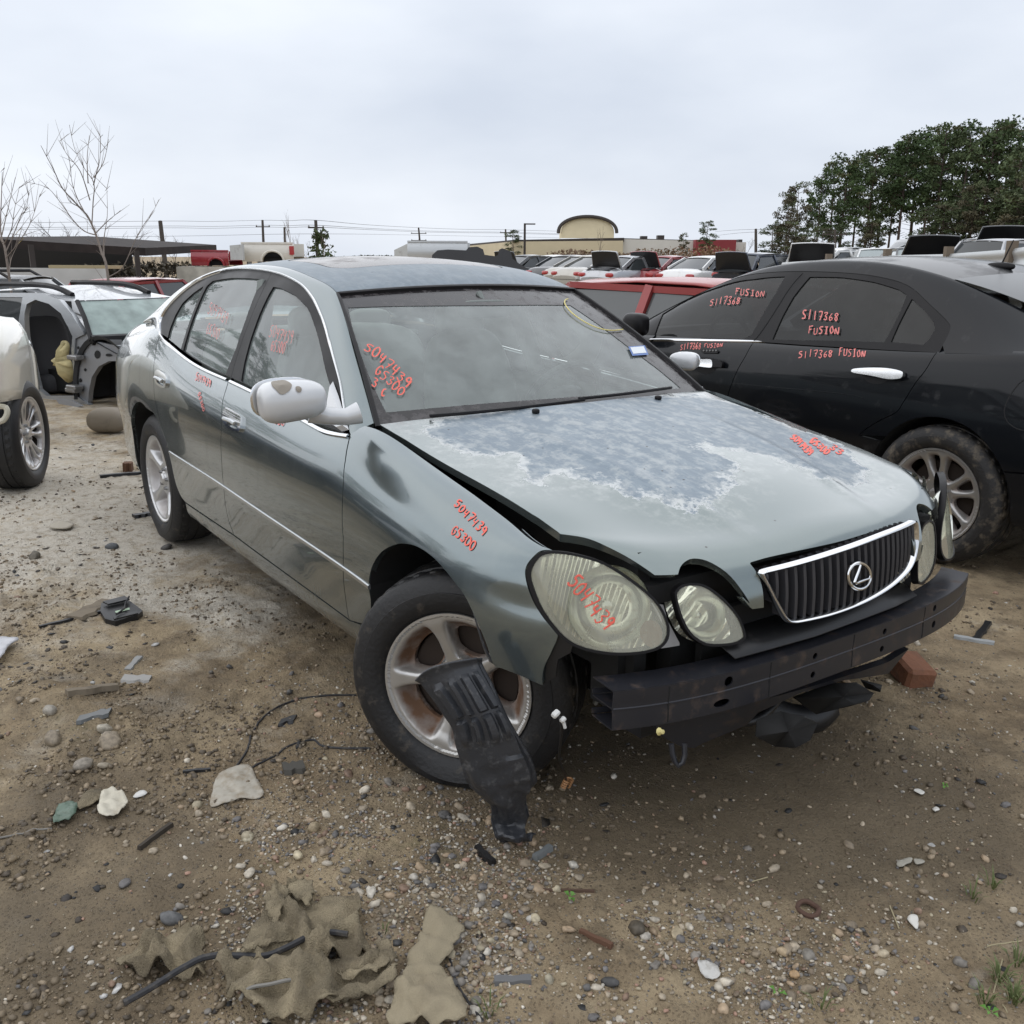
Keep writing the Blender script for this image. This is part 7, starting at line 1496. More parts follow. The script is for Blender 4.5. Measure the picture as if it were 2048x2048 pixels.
yk = at_d(*KB((297, 432)), 33); t = thing('yellow_crate', 'yellow steel crate frame left of the white box body', 'crate', (yk[0], yk[1], 0)); mb = MB(); mb.box((0, 0, yk[2]+.25), (.7, .5, .3)); mb.build('upper_panel', mat('yellow paint', (.45, .36, .14), .6), t, False); mb = MB(); mb.box((0, 0, yk[2]/2), (.6, .5, yk[2]+.1)); mb.build('lower_box', DARK, t, False)
def shells(px, D, label, seed):
    out_ = [at_d(*KB(p), D) for p in px]; n_ = len(out_); fw = FW*np.array([1, 1, 0]); mb = MB(); mid = [p-fw*.25+np.array([0, 0, -.02]) for p in out_]; bk_ = [p+fw*.5 for p in out_]
    V = out_+bk_; mb.add(V, [tuple(range(n_)), tuple(range(2*n_-1, n_-1, -1))]+[(i, (i+1) % n_, n_+(i+1) % n_, n_+i) for i in range(n_)]); o_ = mb.build('moulded_shell', mat('black moulded plastic', (.014, .014, .016), .4), None, True, 30); md = o_.modifiers.new('b', 'BEVEL'); md.width = .05; md.segments = 2; return tag(o_, label, 'plastic shell', 'black moulded shells on the rack')
shells([(1490, 342), (1492, 318), (1512, 300), (1560, 296), (1640, 300), (1645, 345)], 26, 'black bumper piece tucked under the silver box arch', 1); shells([(1640, 348), (1648, 300), (1662, 282), (1700, 279), (1722, 290), (1730, 318), (1790, 326), (1806, 318), (1812, 292), (1822, 287), (1858, 300), (1866, 335), (1900, 360), (1930, 378), (1700, 352)], 25, 'long black moulded bumper with curved cut-outs by silver box', 2)
# ================================================================== black sedan
BLK = mat('black car paint', (.006, .007, .009), .30, 0, .45, spec=.1, dirt=(.09, .09, .09), dirt_amt=.08, dscale=9)
bp_, by_ = np.array([-3.012, 3.240, 0.0]), R(176.4)
def tfm(P_): c, s = math.cos(by_), math.sin(by_); P_ = np.asarray(P_); return np.stack([bp_[0]+P_[..., 0]*c-P_[..., 1]*s, bp_[1]+P_[..., 0]*s+P_[..., 1]*c, bp_[2]+P_[..., 2]], -1)
FUS = thing('black_sedan', 'black sedan with chrome door handles parked right of the grey sedan', 'car')
fxs = [.85, .6, .3, 0, -.4, -.8, -1.3, -1.8, -2.2, -2.6, -2.9, -3.3, -3.6, -3.85]
fw3 = np.array([.70, .82, .89, .915, .917, .917, .917, .917, .915, .912, .905, .88, .83, .74])
fbz = np.array([.62, .72, .82, .88, .925, .94, .952, .965, .98, 1.0, 1.02, 1.03, 1.02, .98])
frows = [(fw3-.10, [.21]*14), (fw3-.055, [.24]*14), (fw3-.012, [.40]*14), (fw3+.004, np.minimum(.58, fbz-.2)), (fw3-.002, np.minimum(.74, fbz-.13)), (fw3-.020, np.minimum(.85, fbz-.085)), (fw3-.072, fbz), (fw3-.13, fbz+.03)]
FVK = [0, .05, .21, .39, .55, .66, .77, .84]; fU = np.linspace(-3.85, .85, 120); fW = np.linspace(0, .84, 50)
Pf = row_surface(fxs, frows, FVK, fU, fW, 1); FS = Surf(fU, fW, tfm(Pf)); Pm = Pf.copy(); Pm[..., 1] *= -1; FSR = Surf(fU, fW, tfm(Pm))
side_n = tfm(np.array([0, 1.0, 0]))-tfm(np.array([0, 0.0, 0]))
if FS.Nn[60, 20]@side_n < 0: FS.Nn *= -1
if FSR.Nn[60, 20]@(-side_n) < 0: FSR.Nn *= -1
TXf = [-.12, -.4, -.7, -1.0, -1.3, -1.6, -2.0, -2.4, -2.7, -3.0, -3.3]; TWf = [.76, .70, .635, .585, .57, .565, .565, .575, .59, .62, .66]; TZf = [.93, 1.08, 1.22, 1.335, 1.40, 1.425, 1.42, 1.355, 1.265, 1.16, 1.07]
gTW, gTZ = nspl(TXf, TWf), nspl(TXf, TZf); fGU = np.linspace(-3.3, -.15, 90); fGW = np.linspace(0, 1, 40); PG = np.zeros((90, 40, 3)); fb6, fw6 = nspl(fxs, fbz)(fGU), nspl(fxs, fw3-.072)(fGU)
for i, x in enumerate(fGU):
    T_ = np.array([gTW(x), gTZ(x)]); B_ = np.array([fw6[i]-.006, fb6[i]+.004]); dz_ = max(.0, T_[1]-B_[1]); Q_ = T_+np.array([min(.08, .03+.06*dz_), -.012]); p1_ = B_+.55*(Q_-B_)+np.array([.014*min(1, dz_/.4), 0]); p2_ = Q_+.3*(T_-Q_); t_ = fGW[:, None]; c_ = (1-t_)**3*B_+3*(1-t_)**2*t_*p1_+3*(1-t_)*t_*t_*p2_+t_**3*T_; PG[i, :, 0] = x; PG[i, :, 1] = c_[:, 0]; PG[i, :, 2] = c_[:, 1]
FG = Surf(fGU, fGW*.48, tfm(PG)); PGm = PG.copy(); PGm[..., 1] *= -1; FGR = Surf(fGU, fGW*.48, tfm(PGm))
if FG.Nn[50, 15]@side_n < 0: FG.Nn *= -1
if FGR.Nn[50, 15]@(-side_n) < 0: FGR.Nn *= -1
fB = FS.trace(k6([(700, 468), (665, 525), (625, 595), (595, 670), (580, 720)])); fR = FS.trace(k6([(1545, 505), (1492, 580), (1432, 660), (1382, 740), (1350, 785), (1280, 820), (1222, 855), (1180, 888)]))
xB = fB[-1][0]; wel = FS.hit(*k6([(1560, 1185)])[0]); wcx = -2.70
arcf = [np.array([wcx+.375*math.cos(a), .150+.375*math.sin(a)]) for a in np.linspace(R(0), R(180), 37)]
frontb = [np.array([.02, .77]), np.array([-.42, .77])]
dF = [np.array([-.52, .78])]+[np.array([x, .785]) for x in np.linspace(-.6, fB[0][0]+.03, 8)]+fB+[np.array([xB, .10]), np.array([-.42, .10])]
dR = [np.array([x, .785]) for x in np.linspace(fB[0][0], fR[0][0], 10)]+fR+arcf[7:0:-1]+[np.array([-2.325, .10]), np.array([xB, .10])]+fB[::-1]
fAr = [np.array([.375*math.cos(a), .150+.375*math.sin(a)]) for a in np.linspace(R(178), R(5), 22)]
for s_, (SS, GG) in enumerate(((FS, FG), (FSR, FGR))):
    panel('front_door', SS, dF, BLK, FUS, gap=.0025); rdo = panel('rear_door', SS, dR, BLK, FUS, gap=.0025)
    panel('front_fender', SS, [np.array([-.42, .10])]+fAr+[np.array([.42, .16]), np.array([.82, .30]), np.array([.84, .70]), np.array([.2, .80]), np.array([-.5, .82])], BLK, FUS, gap=.0025)
    panel('rear_quarter', SS, fR+arcf[8:31]+[np.array([-3.03, .33]), np.array([-3.80, .42]), np.array([-3.84, .83]), np.array([fR[0][0]-.02, .83])], BLK, FUS, gap=.0015)
    panel('rear_bumper', SS, [np.array([-3.03, .325]), np.array([-3.80, .412]), np.array([-3.84, .08]), np.array([-3.2, .05]), np.array([-3.085, .10])]+arcf[:30:-1], BLK, FUS, gap=.0025)
    panel('sill_panel', SS, [np.array([-.35, .10]), np.array([-2.27, .10]), np.array([-2.3, .01]), np.array([-.33, .01])], BLK, FUS, gap=.0025)
fgA = [np.array(FG.hit(*p)) for p in k6([(242, 447), (285, 335), (400, 262), (540, 212), (700, 178), (842, 166), (800, 240), (740, 340), (690, 430), (655, 449)])]; fgB = [np.array(FG.hit(*p)) for p in k6([(785, 452), (830, 350), (880, 260), (955, 168), (1100, 170), (1250, 192), (1362, 226), (1396, 250), (1370, 320), (1330, 400), (1295, 464)])]; fgC = [np.array(FG.hit(*p)) for p in k6([(1325, 464), (1357, 390), (1420, 268), (1470, 312), (1518, 372), (1526, 405), (1500, 448), (1473, 476), (1400, 470)])]
arch_b = [np.array([-.16, .004])]+[np.array(FG.hit(*p)) for p in k6([(215, 370), (300, 290), (420, 225), (560, 178), (740, 150), (920, 142), (1100, 148), (1260, 165), (1400, 205), (1500, 290), (1585, 372), (1594, 412), (1562, 480)])]
arch_s = smooth_line(arch_b[1:], 4)
FGL = glass('tinted dusty glass', (.30, .31, .31), .10, (.16, .165, .16), trans=.45, ior=1.38)
for s_, GG in enumerate((FG, FGR)):
    x1 = arch_s[-1][0]; low_ = [np.array([x, .006]) for x in np.linspace(x1, -.20, 16)]
    panel('window_surround', GG, arch_s+low_, SATIN, FUS, gap=.001, holes=[fgA, fgB, fgC], step=.03, lift=-.002)
    for nm_, gq in (('front_window', fgA), ('rear_window', fgB), ('quarter_window', fgC)): panel(nm_, GG, gq, FGL, FUS, gap=-.003, lift=-.008, flange=0, step=.06)
    panel('roof_side', GG, arch_s+[np.array([x1-.03, .004]), np.array([-3.28, .004]), np.array([-3.28, .479])]+[np.array([x, .479]) for x in np.linspace(-3.2, -.2, 30)]+[np.array([-.17, .01]), np.array([-.2, .012])], BLK, FUS, gap=0, flange=.004, step=.04)
ribbon('door_gap', FG, FG.trace(k6([(922, 150), (865, 215), (795, 325), (735, 415), (700, 458)]), 5), .010, .001, DARK, FUS, lift=-.0005)
cb_ = FS.trace(k6([(228, 456), (450, 458), (695, 462), (1000, 468), (1300, 478), (1472, 486)]), 6); ribbon('chrome_belt', FS, cb_, .024, .008, CHROME, FUS)
for nm_, px_, back_ in (('door_handle', [(1160, 600), (1175, 592), (1240, 588), (1320, 590), (1385, 602), (1396, 615), (1385, 634), (1330, 638), (1250, 622), (1172, 610)], (1262, 615, 62, 42)), ('door_handle', [(425, 556), (440, 548), (500, 547), (524, 552), (526, 578), (510, 583), (450, 575), (425, 570)], (485, 572, 48, 38))):
    o1 = smooth_line([np.array(FS.hit(*p)) for p in k6(px_)], 3, True); h_ = panel(nm_, FS, o1, CHROME, FUS, gap=0, lift=.030, flange=.022, step=.02); cx_, cy_, rx_, ry_ = back_; o2 = [np.array(FS.hit(*p)) for p in k6([(cx_+rx_*math.cos(a), cy_+ry_*math.sin(a)) for a in np.linspace(0, 6.28, 20, endpoint=False)])]; panel('handle_cup', FS, o2, SATIN, h_, gap=0, lift=.002, flange=0, step=.02)
lk = [np.array(FS.hit(*p)) for p in k6([(528, 552), (560, 552), (572, 565), (568, 583), (530, 582)])]; panel('lock_cover', FS, lk, SATIN, FUS, gap=0, lift=.028, flange=.02, step=.02)
kp = [np.array(FS.hit(*p)) for p in k6([(462, 506), (470, 498), (535, 500), (544, 508), (538, 517), (470, 516)])]; kpo = panel('door_keypad', FS, kp, SATIN, FUS, gap=0, lift=.008, flange=.006, step=.02)
for i in range(5):
    q = k6([(478+i*14, 507.5)])[0]; h_ = FS.hit(*q); p = FS.pos(np.array([h_]))[0]+FS.nor(np.array([h_]))[0]*.011; v_, f_ = superblob(p, (.006, .003, .006), None, .8, .8, 8, 6); mk('keypad_button', v_, f_, STEEL, kpo)
fc = [np.array([FS.hit(*k6([(1945, 775)])[0])[0]+.098*math.cos(a), FS.hit(*k6([(1925, 775)])[0])[1]+.098*math.sin(a)]) for a in np.linspace(0, 6.28, 28, endpoint=False)]; ribbon('fuel_door', FS, fc+[fc[0]], .006, .0012, DARK, FUS)
ribbon('side_crease', FS, FS.trace(k6([(600, 652), (800, 672), (1000, 690), (1180, 712), (1215, 740)]), 5), .004, .0012, BLK, FUS)
# roof, screens, deck
RUf = np.linspace(-2.55, -.85, 40); RVf = np.linspace(-.58, .58, 30); RPf = np.array([[(x, y*gTW(x)/.58, gTZ(x)+.028*(1-(y/.58)**2)) for y in RVf] for x in RUf]); RFf = Surf(RUf, RVf, tfm(RPf)); RFf.Nn *= np.sign(RFf.Nn[20, 15][2]); panel('roof', RFf, [np.array(q) for q in ((-2.45, -.578), (-.98, -.578), (-.93, 0), (-.98, .578), (-2.45, .578))], mat('dull black roof', (.016, .017, .019), .32, 0, .3, spec=.2, dirt=(.13, .13, .13), dirt_amt=.3, dscale=3), FUS, gap=0, step=.06)
def lscreen(b0, b1, t0, t1, bul, mt_, nm_):
    A = np.linspace(-1, 1, 20); T_ = np.linspace(0, 1, 12); P_ = np.array([[np.array([b0[0]+(b1[0]-b0[0])*(1-a*a), a*b0[1], b0[2]+(b1[1]-b0[2])*(1-a*a)])*(1-t)+np.array([t0[0]+(t1[0]-t0[0])*(1-a*a), a*t0[1], t0[2]+(t1[1]-t0[2])*(1-a*a)])*t+np.array([0, 0, bul*4*t*(1-t)]) for t in T_] for a in A]); mb = MB(); mb.grid([[tuple(q) for q in r_] for r_ in tfm(P_)]); return mb.build(nm_, mt_, FUS)
lscreen((-.10, .74, .94), (.06, .95), (-.98, .58, 1.33), (-.93, 1.355), .02, FGL, 'windscreen'); lscreen((-3.30, .64, 1.075), (-3.42, 1.09), (-2.45, .575, 1.345), (-2.50, 1.375), .03, mat('dusty rear glass', (.10, .105, .11), .3, spec=.3), 'rear_screen')
dk_ = MB(); dk_.grid([[tuple(tfm(np.array([x, a*float(nspl(fxs, fw3-.13)(x)), float(nspl(fxs, fbz+.03)(x))+.02*(1-a*a)]))) for a in np.linspace(-1, 1, 11)] for x in np.linspace(-3.84, -3.28, 6)]); dk_.build('boot_lid', BLK, FUS)
dk_ = MB(); dk_.grid([[tuple(tfm(np.array([x, a*float(nspl(fxs, fw3-.13)(x)), float(nspl(fxs, fbz+.03)(x))+.03*(1-a*a)]))) for a in np.linspace(-1, 1, 11)] for x in np.linspace(-.12, .84, 8)]); dk_.build('bonnet', BLK, FUS)
ant = tfm(np.array([-2.32, 0, gTZ(-2.32)+.03])); am = MB(); v_, f_ = superblob(ant, (.085, .022, .022), Matrix.Rotation(by_, 3, 'Z'), .8, .9, 14, 8); am.add(v_, f_); aa = am.build('antenna_base', SATIN, FUS); am = MB(); a_top = at_d(*k6([(1885, 0)])[0], (ant-CP)@FW-.05); am.tube([tuple(ant), tuple(a_top)], [.005, .003], 6); am.build('antenna_mast', SATIN, aa)
make_wheel(FUS, tuple(tfm(np.array([-2.70, .905, .335]))), math.atan2(side_n[1], side_n[0])+R(4), .340, .232, .215, RIMDULL, mat('tyre caked with brown mud', (.016, .015, .015), .65, dirt=(.20, .165, .12), dirt_amt=.34, dscale=18, bump=.3, bscale=80), spin=R(8), flat_z=0.0, rimkw=dict(spokes=5, twin=.24, sw=.062, win=(.36, .84), dish=.04)); make_wheel(FUS, tuple(tfm(np.array([0, .905, .335]))), math.atan2(side_n[1], side_n[0]), .335, .225, .215, RIMDULL, RUBBER, rimkw=dict(spokes=5, twin=.24, sw=.062, win=(.36, .84))); make_wheel(FUS, tuple(tfm(np.array([-2.728, -.905, .335]))), math.atan2(-side_n[1], -side_n[0]), .335, .225, .215, RIMDULL, RUBBER, rimkw=dict(spokes=5, twin=.24, sw=.062, win=(.36, .84)))
fl_ = MB(); fl_.box((0, 0, 0), (1, 1, 1)); fl_.V = []; fl_.F = []; fl_.M = []
def lbox(mb, c, d): V = [tuple(tfm(np.array([c[0]+x*d[0]/2, c[1]+y*d[1]/2, c[2]+z*d[2]/2]))) for x in (-1, 1) for y in (-1, 1) for z in (-1, 1)]; mb.add(V, [(0, 1, 3, 2), (4, 6, 7, 5), (0, 4, 5, 1), (2, 3, 7, 6), (0, 2, 6, 4), (1, 5, 7, 3)])
lbox(fl_, (-1.3, 0, .30), (1.95, 1.66, .08)); lbox(fl_, (-2.75, 0, .5), (1.0, 1.05, .5)); lbox(fl_, (-3.4, 0, .5), (.6, 1.4, .4)); lbox(fl_, (.1, 0, .5), (1.2, 1.1, .5)); fl_.build('floor_pan', WELL, FUS, False)
awl = FS.pos(np.array(arcf)); mb = MB(); inn_ = [p-side_n*.35 for p in awl]; mb.grid([[tuple(p) for p in awl], [tuple(p) for p in inn_]]); mb.add([tuple(p) for p in inn_], [tuple(range(len(inn_)))]); mb.build('wheel_arch', WELL, FUS, False)
cab = MB(); 
for y in (-.36, .36):
    for x, zc in ((-1.45, .62), (-2.3, .60)):
        v_, f_ = superblob((0, 0, 0), (.09, .23, .34), Matrix.Rotation(R(-16), 3, 'Y'), .45, .45); cab.add([tuple(tfm(np.array([v[0]+x-.1, v[1]+y, v[2]+zc+.2]))) for v in v_], f_); v_, f_ = superblob((0, 0, 0), (.05, .12, .08), None, .6, .6); cab.add([tuple(tfm(np.array([v[0]+x-.22, v[1]+y, v[2]+zc+.60]))) for v in v_], f_)
cab.build('seats', mat('black cloth', (.03, .03, .03), .8), FUS); stw = MB(); stw.tube([tuple(tfm(np.array([-.72+.07*math.sin(a), .36+.18*math.cos(a), .90+.165*math.sin(a)]))) for a in np.linspace(0, 6.28, 28, endpoint=False)], .016, 8, closed=True); stw.build('steering_wheel', mat('dark grey wheel', (.10, .10, .10), .5), FUS); dsh = MB(); lbox(dsh, (-.38, 0, .80), (.35, 1.4, .26)); dsh.build('dashboard', BLACK, FUS, False)
mm_ = tfm(np.array([-.55, .98, 1.0])); v_, f_ = superblob(at_y(*k6([(163, 385)])[0], 2.26), (.10, .06, .075), Matrix.Rotation(by_, 3, 'Z'), .6, .6); mk('door_mirror', v_, f_, SATIN, FUS)
write('S117368', FG, k6, (500, 298), (640, 290), (6, -32), INKPINK, FUS, .006); write('FUSION', FG, k6, (615, 250), (752, 262), (4, -28), INKPINK, FUS, .006); write('S117368', FG, k6, (920, 362), (1090, 368), (4, -38), INKPINK, FUS, .0065); write('FUSION', FG, k6, (948, 428), (1092, 428), (4, -34), INKPINK, FUS, .0065)
write('S117368', FS, k6, (905, 535), (1062, 535), (3, -32), INKPINK, FUS, .006); write('FUSION', FS, k6, (1088, 528), (1212, 532), (3, -32), INKPINK, FUS, .006); write('S117368', FS, k6, (366, 500), (462, 498), (3, -26), INKPINK, FUS, .006); write('FUSION', FS, k6, (474, 490), (560, 488), (3, -18), INKPINK, FUS, .005)

# row across the lane, out of frame, seen only mirrored in the doors and windows
for i, (x, y, k_, pt, yw, lb) in enumerate(((-7.0, -4.9, 'suv', BLUEC, R(95), 'dark blue van mirrored in the doors of the grey sedan'), (-10.2, -5.1, 'sedan', DARKC, R(88), 'charcoal sedan mirrored in the grey sedan doors'), (-13.6, -5.6, 'suv', GREYC, R(92), 'grey van mirrored in the rear door of the grey sedan'), (-3.4, -5.6, 'sedan', BLUEC, R(97), 'dark blue sedan mirrored low in the front fender'))): gcar('parked_suv' if k_ == 'suv' else 'parked_car', lb, k_, pt, (x, y, 0), yw, 'cars across the lane')
for i in range(5): a = R(-176+i*12); D_ = 46+5*(i % 3); tm, cm, H = PV[i % 4]; t = thing('pine_tree', ('first', 'second', 'third', 'fourth', 'fifth')[i]+' pine across the lane, mirrored in the side windows', 'pine tree', (D_*math.cos(a), D_*math.sin(a)-6, 0), i, 'pines across the lane'); t.scale = (1.2, 1.2, .8+.05*(i % 4)); [(lambda o_: (COL.objects.link(o_), setattr(o_, 'parent', t)))(bpy.data.objects.new(nm, m_)) for nm, m_ in (('trunk', tm), ('crown', cm))]
# ================================================================== stripped silver wreck without its front door
psi = R(20); hd = np.array([math.cos(psi), math.sin(psi), 0]); lf_ = np.array([-math.sin(psi), math.cos(psi), 0]); p0_ = at_d(*K7((385, 1300)), 9.3)
def on_plane(px, off=0.0, n=None, o=None):
    n = lf_ if n is None else n; o = p0_ if o is None else o; d = ray(*K7(px)); t = ((o+lf_*off-CP)@n)/(d@n); return CP+d*t
def flat_surf(s0, s1, z0, z1, off=0.0, bul=.05):
    U_ = np.linspace(s0, s1, 30); W_ = np.linspace(z0, z1, 20); P_ = np.array([[p0_*np.array([1, 1, 0])+hd*s+lf_*(off+.20*max(0, z-.75)**1.2-bul*0)+np.array([0, 0, z]) for z in W_] for s in U_]); S_ = Surf(U_, W_, P_)
    if S_.Nn[15, 10]@lf_ > 0: S_.Nn *= -1
    return S_
SW = flat_surf(-3.2, 2.4, -.1, 1.6); wr_ = thing('silver_wreck', 'stripped silver car with missing front door and fender left of grey sedan', 'car')
SILV = carpaint('dusty silver paint', (.40, .42, .44), .55, .32, .7); SILVD = mat('bare silver inner metal', (.33, .34, .36), .45, .5, dirt=(.16, .15, .14), dirt_amt=.2, dscale=9)
tr_ = lambda pts: [np.array(SW.hit(*K7(p))) for p in pts]
dop = tr_([(128, 1010), (140, 960), (185, 938), (255, 960), (318, 1010), (355, 1080), (378, 1130), (372, 1200), (382, 1300), (392, 1440), (240, 1440), (200, 1405), (172, 1280), (135, 1140)]); rwin = tr_([(-120, 925), (118, 925), (104, 1010), (92, 1112), (-120, 1085)])
sid = tr_([(-140, 905), (120, 902), (230, 905), (310, 938), (372, 1010), (440, 1118), (392, 1142), (386, 1240), (398, 1440), (470, 1492), (180, 1490), (165, 1440), (-140, 1420)])
panel('body_side', SW, sid, SILV, wr_, holes=[dop, rwin], gap=0, step=.09, flange=.05); panel('rear_side_window', SW, rwin, CGLASS, wr_, gap=-.01, lift=-.02, flange=0, step=.15)
apr = tr_([(392, 1142), (440, 1116), (478, 1152), (560, 1170), (660, 1185), (700, 1250), (640, 1262), (560, 1262), (505, 1290), (470, 1345), (455, 1420), (450, 1492), (398, 1440), (386, 1240)]); apo = panel('front_apron', SW, apr, SILVD, wr_, gap=.004, step=.08, flange=.05, lift=-.02)
for px, rx, ry in (((500, 1225), 16, 22), ((412, 1360), 9, 11), ((560, 1228), 20, 8), ((437, 1305), 8, 9), ((400, 1190), 7, 9), ((420, 1410), 9, 8)):
    o_ = tr_([(px[0]+rx*math.cos(a), px[1]+ry*math.sin(a)) for a in np.linspace(0, 6.28, 10, endpoint=False)]); panel('panel_hole', SW, o_, DARK, apo, gap=0, lift=-.016, flange=0, step=.1)
for px in ((395, 1240), (390, 1395), (385, 1410)):
    c_ = on_plane(px, -.04); mb = MB(); mb.box(c_, (.16, .10, .045), (0, 0, psi), bev=.01); mb.build('door_hinge', STEEL, wr_)
ln_ = MB(); cc = on_plane((560, 1430)); G = [[tuple(cc+hd*(.55*math.cos(a))*k_+lf_*off+np.array([0, 0, .60*math.sin(a)*k_-.05])) for a in np.linspace(R(-5), R(185), 18)] for k_, off in ((1.0, -.02), (.94, .0), (.90, .35))]; ln_.grid(G); ln_.add(G[2], [tuple(range(18))]); ln_.build('wheel_liner', mat('grey black felt liner', (.035, .036, .038), .85), wr_)
tl, bl_ = on_plane((328, 950)), on_plane((478, 1150)); wsg = MB(); G = [[tuple(bl_+lf_*a*1.42+hd*.14*math.sin(math.pi*a)), tuple((bl_+tl)/2+lf_*(a*1.28+.08)+hd*.10*math.sin(math.pi*a)+np.array([0, 0, .03])), tuple(tl+lf_*(a*1.12+.15)+hd*.07*math.sin(math.pi*a))] for a in np.linspace(0, 1, 9)]; wsg.grid(G)
CRK = mat('cracked green windscreen', (.27, .33, .31), .30, spec=.25, var=.25, vscale=6); wsg.build('windscreen', CRK, wr_); fr = MB(); fr.tube([G[i][0] for i in range(9)], .05, 6); fr.tube([G[0][0], G[0][1], G[0][2]], .025, 6); fr.tube([G[8][0], G[8][1], G[8][2]], .03, 6); fr.build('windscreen_frame', SATIN, wr_)
rf = MB(); bx = on_plane((-140, 895)); G2 = [[tuple(tl+lf_*(a*1.12+.12)+hd*.07*math.sin(math.pi*a)+np.array([0, 0, .01])), tuple((tl+bx)/2+lf_*(a*1.12+.12)+np.array([0, 0, .06+.04*math.sin(math.pi*a)])), tuple(bx+lf_*(a*1.12+.12)+np.array([0, 0, .03*math.sin(math.pi*a)]))] for a in np.linspace(0, 1, 9)]; rf.grid(G2); rf.build('roof', SILV, wr_)
for a in (.12, .9):
    q = MB(); e = [np.array(tl)+lf_*(a*1.12+.12)-hd*.25+np.array([0, 0, .05]), np.array(tl)*.6+np.array(bx)*.4+lf_*(a*1.12+.12)+np.array([0, 0, .11]), np.array(bx)+lf_*(a*1.12+.12)+np.array([0, 0, .07])]; q.tube(smooth_line(e, 5), .03, 6); q.build('roof_rail', SATIN, wr_)
bon = MB(); bl0_ = [np.array(G[i][0]) for i in range(9)]; bon.grid([[tuple(p) for p in bl0_], [tuple(p+hd*.35+np.array([0, 0, -.10])) for p in bl0_], [tuple(p+hd*.9+np.array([0, 0, -.24])) for p in bl0_]]); bon.build('engine_bay', BLACK, wr_)
inb = MB(); a0 = on_plane((90, 930), 1.3); a1 = on_plane((430, 1450), 1.3); inb.add([tuple(a0), (a1[0], a1[1], a0[2]), tuple(a1), (a0[0], a0[1], a1[2])], [(0, 1, 2, 3)]); b0 = on_plane((90, 1450), .05); b1 = on_plane((400, 1450), .05); inb.add([tuple(b0), tuple(b1), tuple(b1+lf_*1.3), tuple(b0+lf_*1.3)], [(0, 1, 2, 3)]); inb.build('cabin_lining', DARK, wr_, False)
se = mat('charcoal seat cloth', (.075, .075, .08), .9); c_ = on_plane((245, 1200), .35); v_, f_ = superblob(c_, (.11, .25, .36), Matrix.Rotation(psi, 3, 'Z') @ Matrix.Rotation(R(-15), 3, 'Y'), .5, .5); sa = mk('seat_back', v_, f_, se, wr_); c_ = on_plane((262, 1365), .35); v_, f_ = superblob(c_, (.30, .26, .11), Matrix.Rotation(psi, 3, 'Z'), .5, .5); mk('seat_cushion', v_, f_, se, wr_)
ab = [on_plane(p, .02) for p in ((330, 1160), (362, 1165), (358, 1230), (385, 1290), (388, 1355), (352, 1362), (340, 1300), (288, 1262), (305, 1240), (340, 1225))]; cm = np.mean(ab, 0)-lf_*.10; mb = MB(); cs = smooth_line(ab, 3, True); n_ = len(cs); mb.add([tuple(cm)]+[tuple(cm+(p-cm)*.55-lf_*.05*math.sin(i*2.4)) for i, p in enumerate(cs)]+[tuple(p) for p in cs], [(0, i+1, (i+1) % n_+1) for i in range(n_)]+[(i+1, n_+i+1, n_+(i+1) % n_+1, (i+1) % n_+1) for i in range(n_)]); o_ = mb.build('airbag', mat('cream airbag cloth', (.55, .47, .25), .9, var=.3, vscale=9), wr_, True, None); solidify(o_, .02)
lo_ = [on_plane(p, -.12) for p in ((300, 1455), (380, 1462), (440, 1492), (400, 1500), (330, 1498))]; mb = MB(); mb.add([tuple(p) for p in lo_], [tuple(range(5))]); o_ = mb.build('torn_sill', SILVD, wr_, False); solidify(o_, .02)
und = MB(); c_ = on_plane((300, 1470), .9); und.box((c_[0], c_[1], .14), (3.6, 1.3, .22), (0, 0, psi)); und.build('floor_pan', WELL, wr_, False)
c_ = at_z(*K7((575, 1628))); v_, f_ = superblob((c_[0], c_[1], .10), (.16, .11, .105), Matrix.Rotation(R(50), 3, 'Z'), .8, .4); tag(mk('silencer_box', v_, f_, mat('dusty tan metal', (.22, .19, .15), .8, dirt=(.1, .08, .06), dirt_amt=.25), None), 'dusty oval silencer box lying behind the grey sedan tail', 'silencer')
# ================================================================== cream car nose at the left edge
cr = thing('cream_car', 'cream white car nose with bare front wheel at the left edge', 'car'); CREAM = carpaint('cream pearl paint', (.78, .755, .665), 0, .28, .9, amt=.05)
prof = [(-90, 1040, 60), (-90, 1070, 95), (-90, 1115, 125), (-90, 1180, 146), (-90, 1270, 161), (-90, 1340, 168), (-90, 1400, 172), (-90, 1440, 165)]
G = []
for i, (xl, y, xr) in enumerate(prof):
    row = []
    for t in np.linspace(0, 1, 16):
        x = xl+(xr-xl)*t; yy = y+(50*(1-t) if i == len(prof)-1 else 0)+(-28*(1-t)**2 if i == 0 else 0); row.append(tuple(at_d(*K7((x, yy)), 5.30+.95*((x+90)/260)**2.2+(.35*(1-i/3) if i < 3 else 0))))
    G.append(row)
mb = MB(); mb.grid(G); nose_ = mb.build('front_fender', CREAM, cr, True, None); solidify(nose_, .015)
mb = MB(); mb.grid([[tuple(at_d(*K7(p), d)) for p, d in ((( 60, 1040), 6.1), ((105, 1085), 7.2), ((128, 1120), 8.0))], [tuple(at_d(*K7(p), d)) for p, d in (((146, 1180), 6.22), ((168, 1210), 7.2), ((180, 1240), 8.0))], [tuple(at_d(*K7(p), d)) for p, d in (((168, 1340), 6.25), ((188, 1370), 7.2), ((196, 1390), 8.0))], [tuple(at_d(*K7(p), d)) for p, d in (((172, 1430), 6.25), ((202, 1560), 7.2), ((206, 1580), 8.0))]]); o_ = mb.build('door_side', CREAM, cr); solidify(o_, .015)
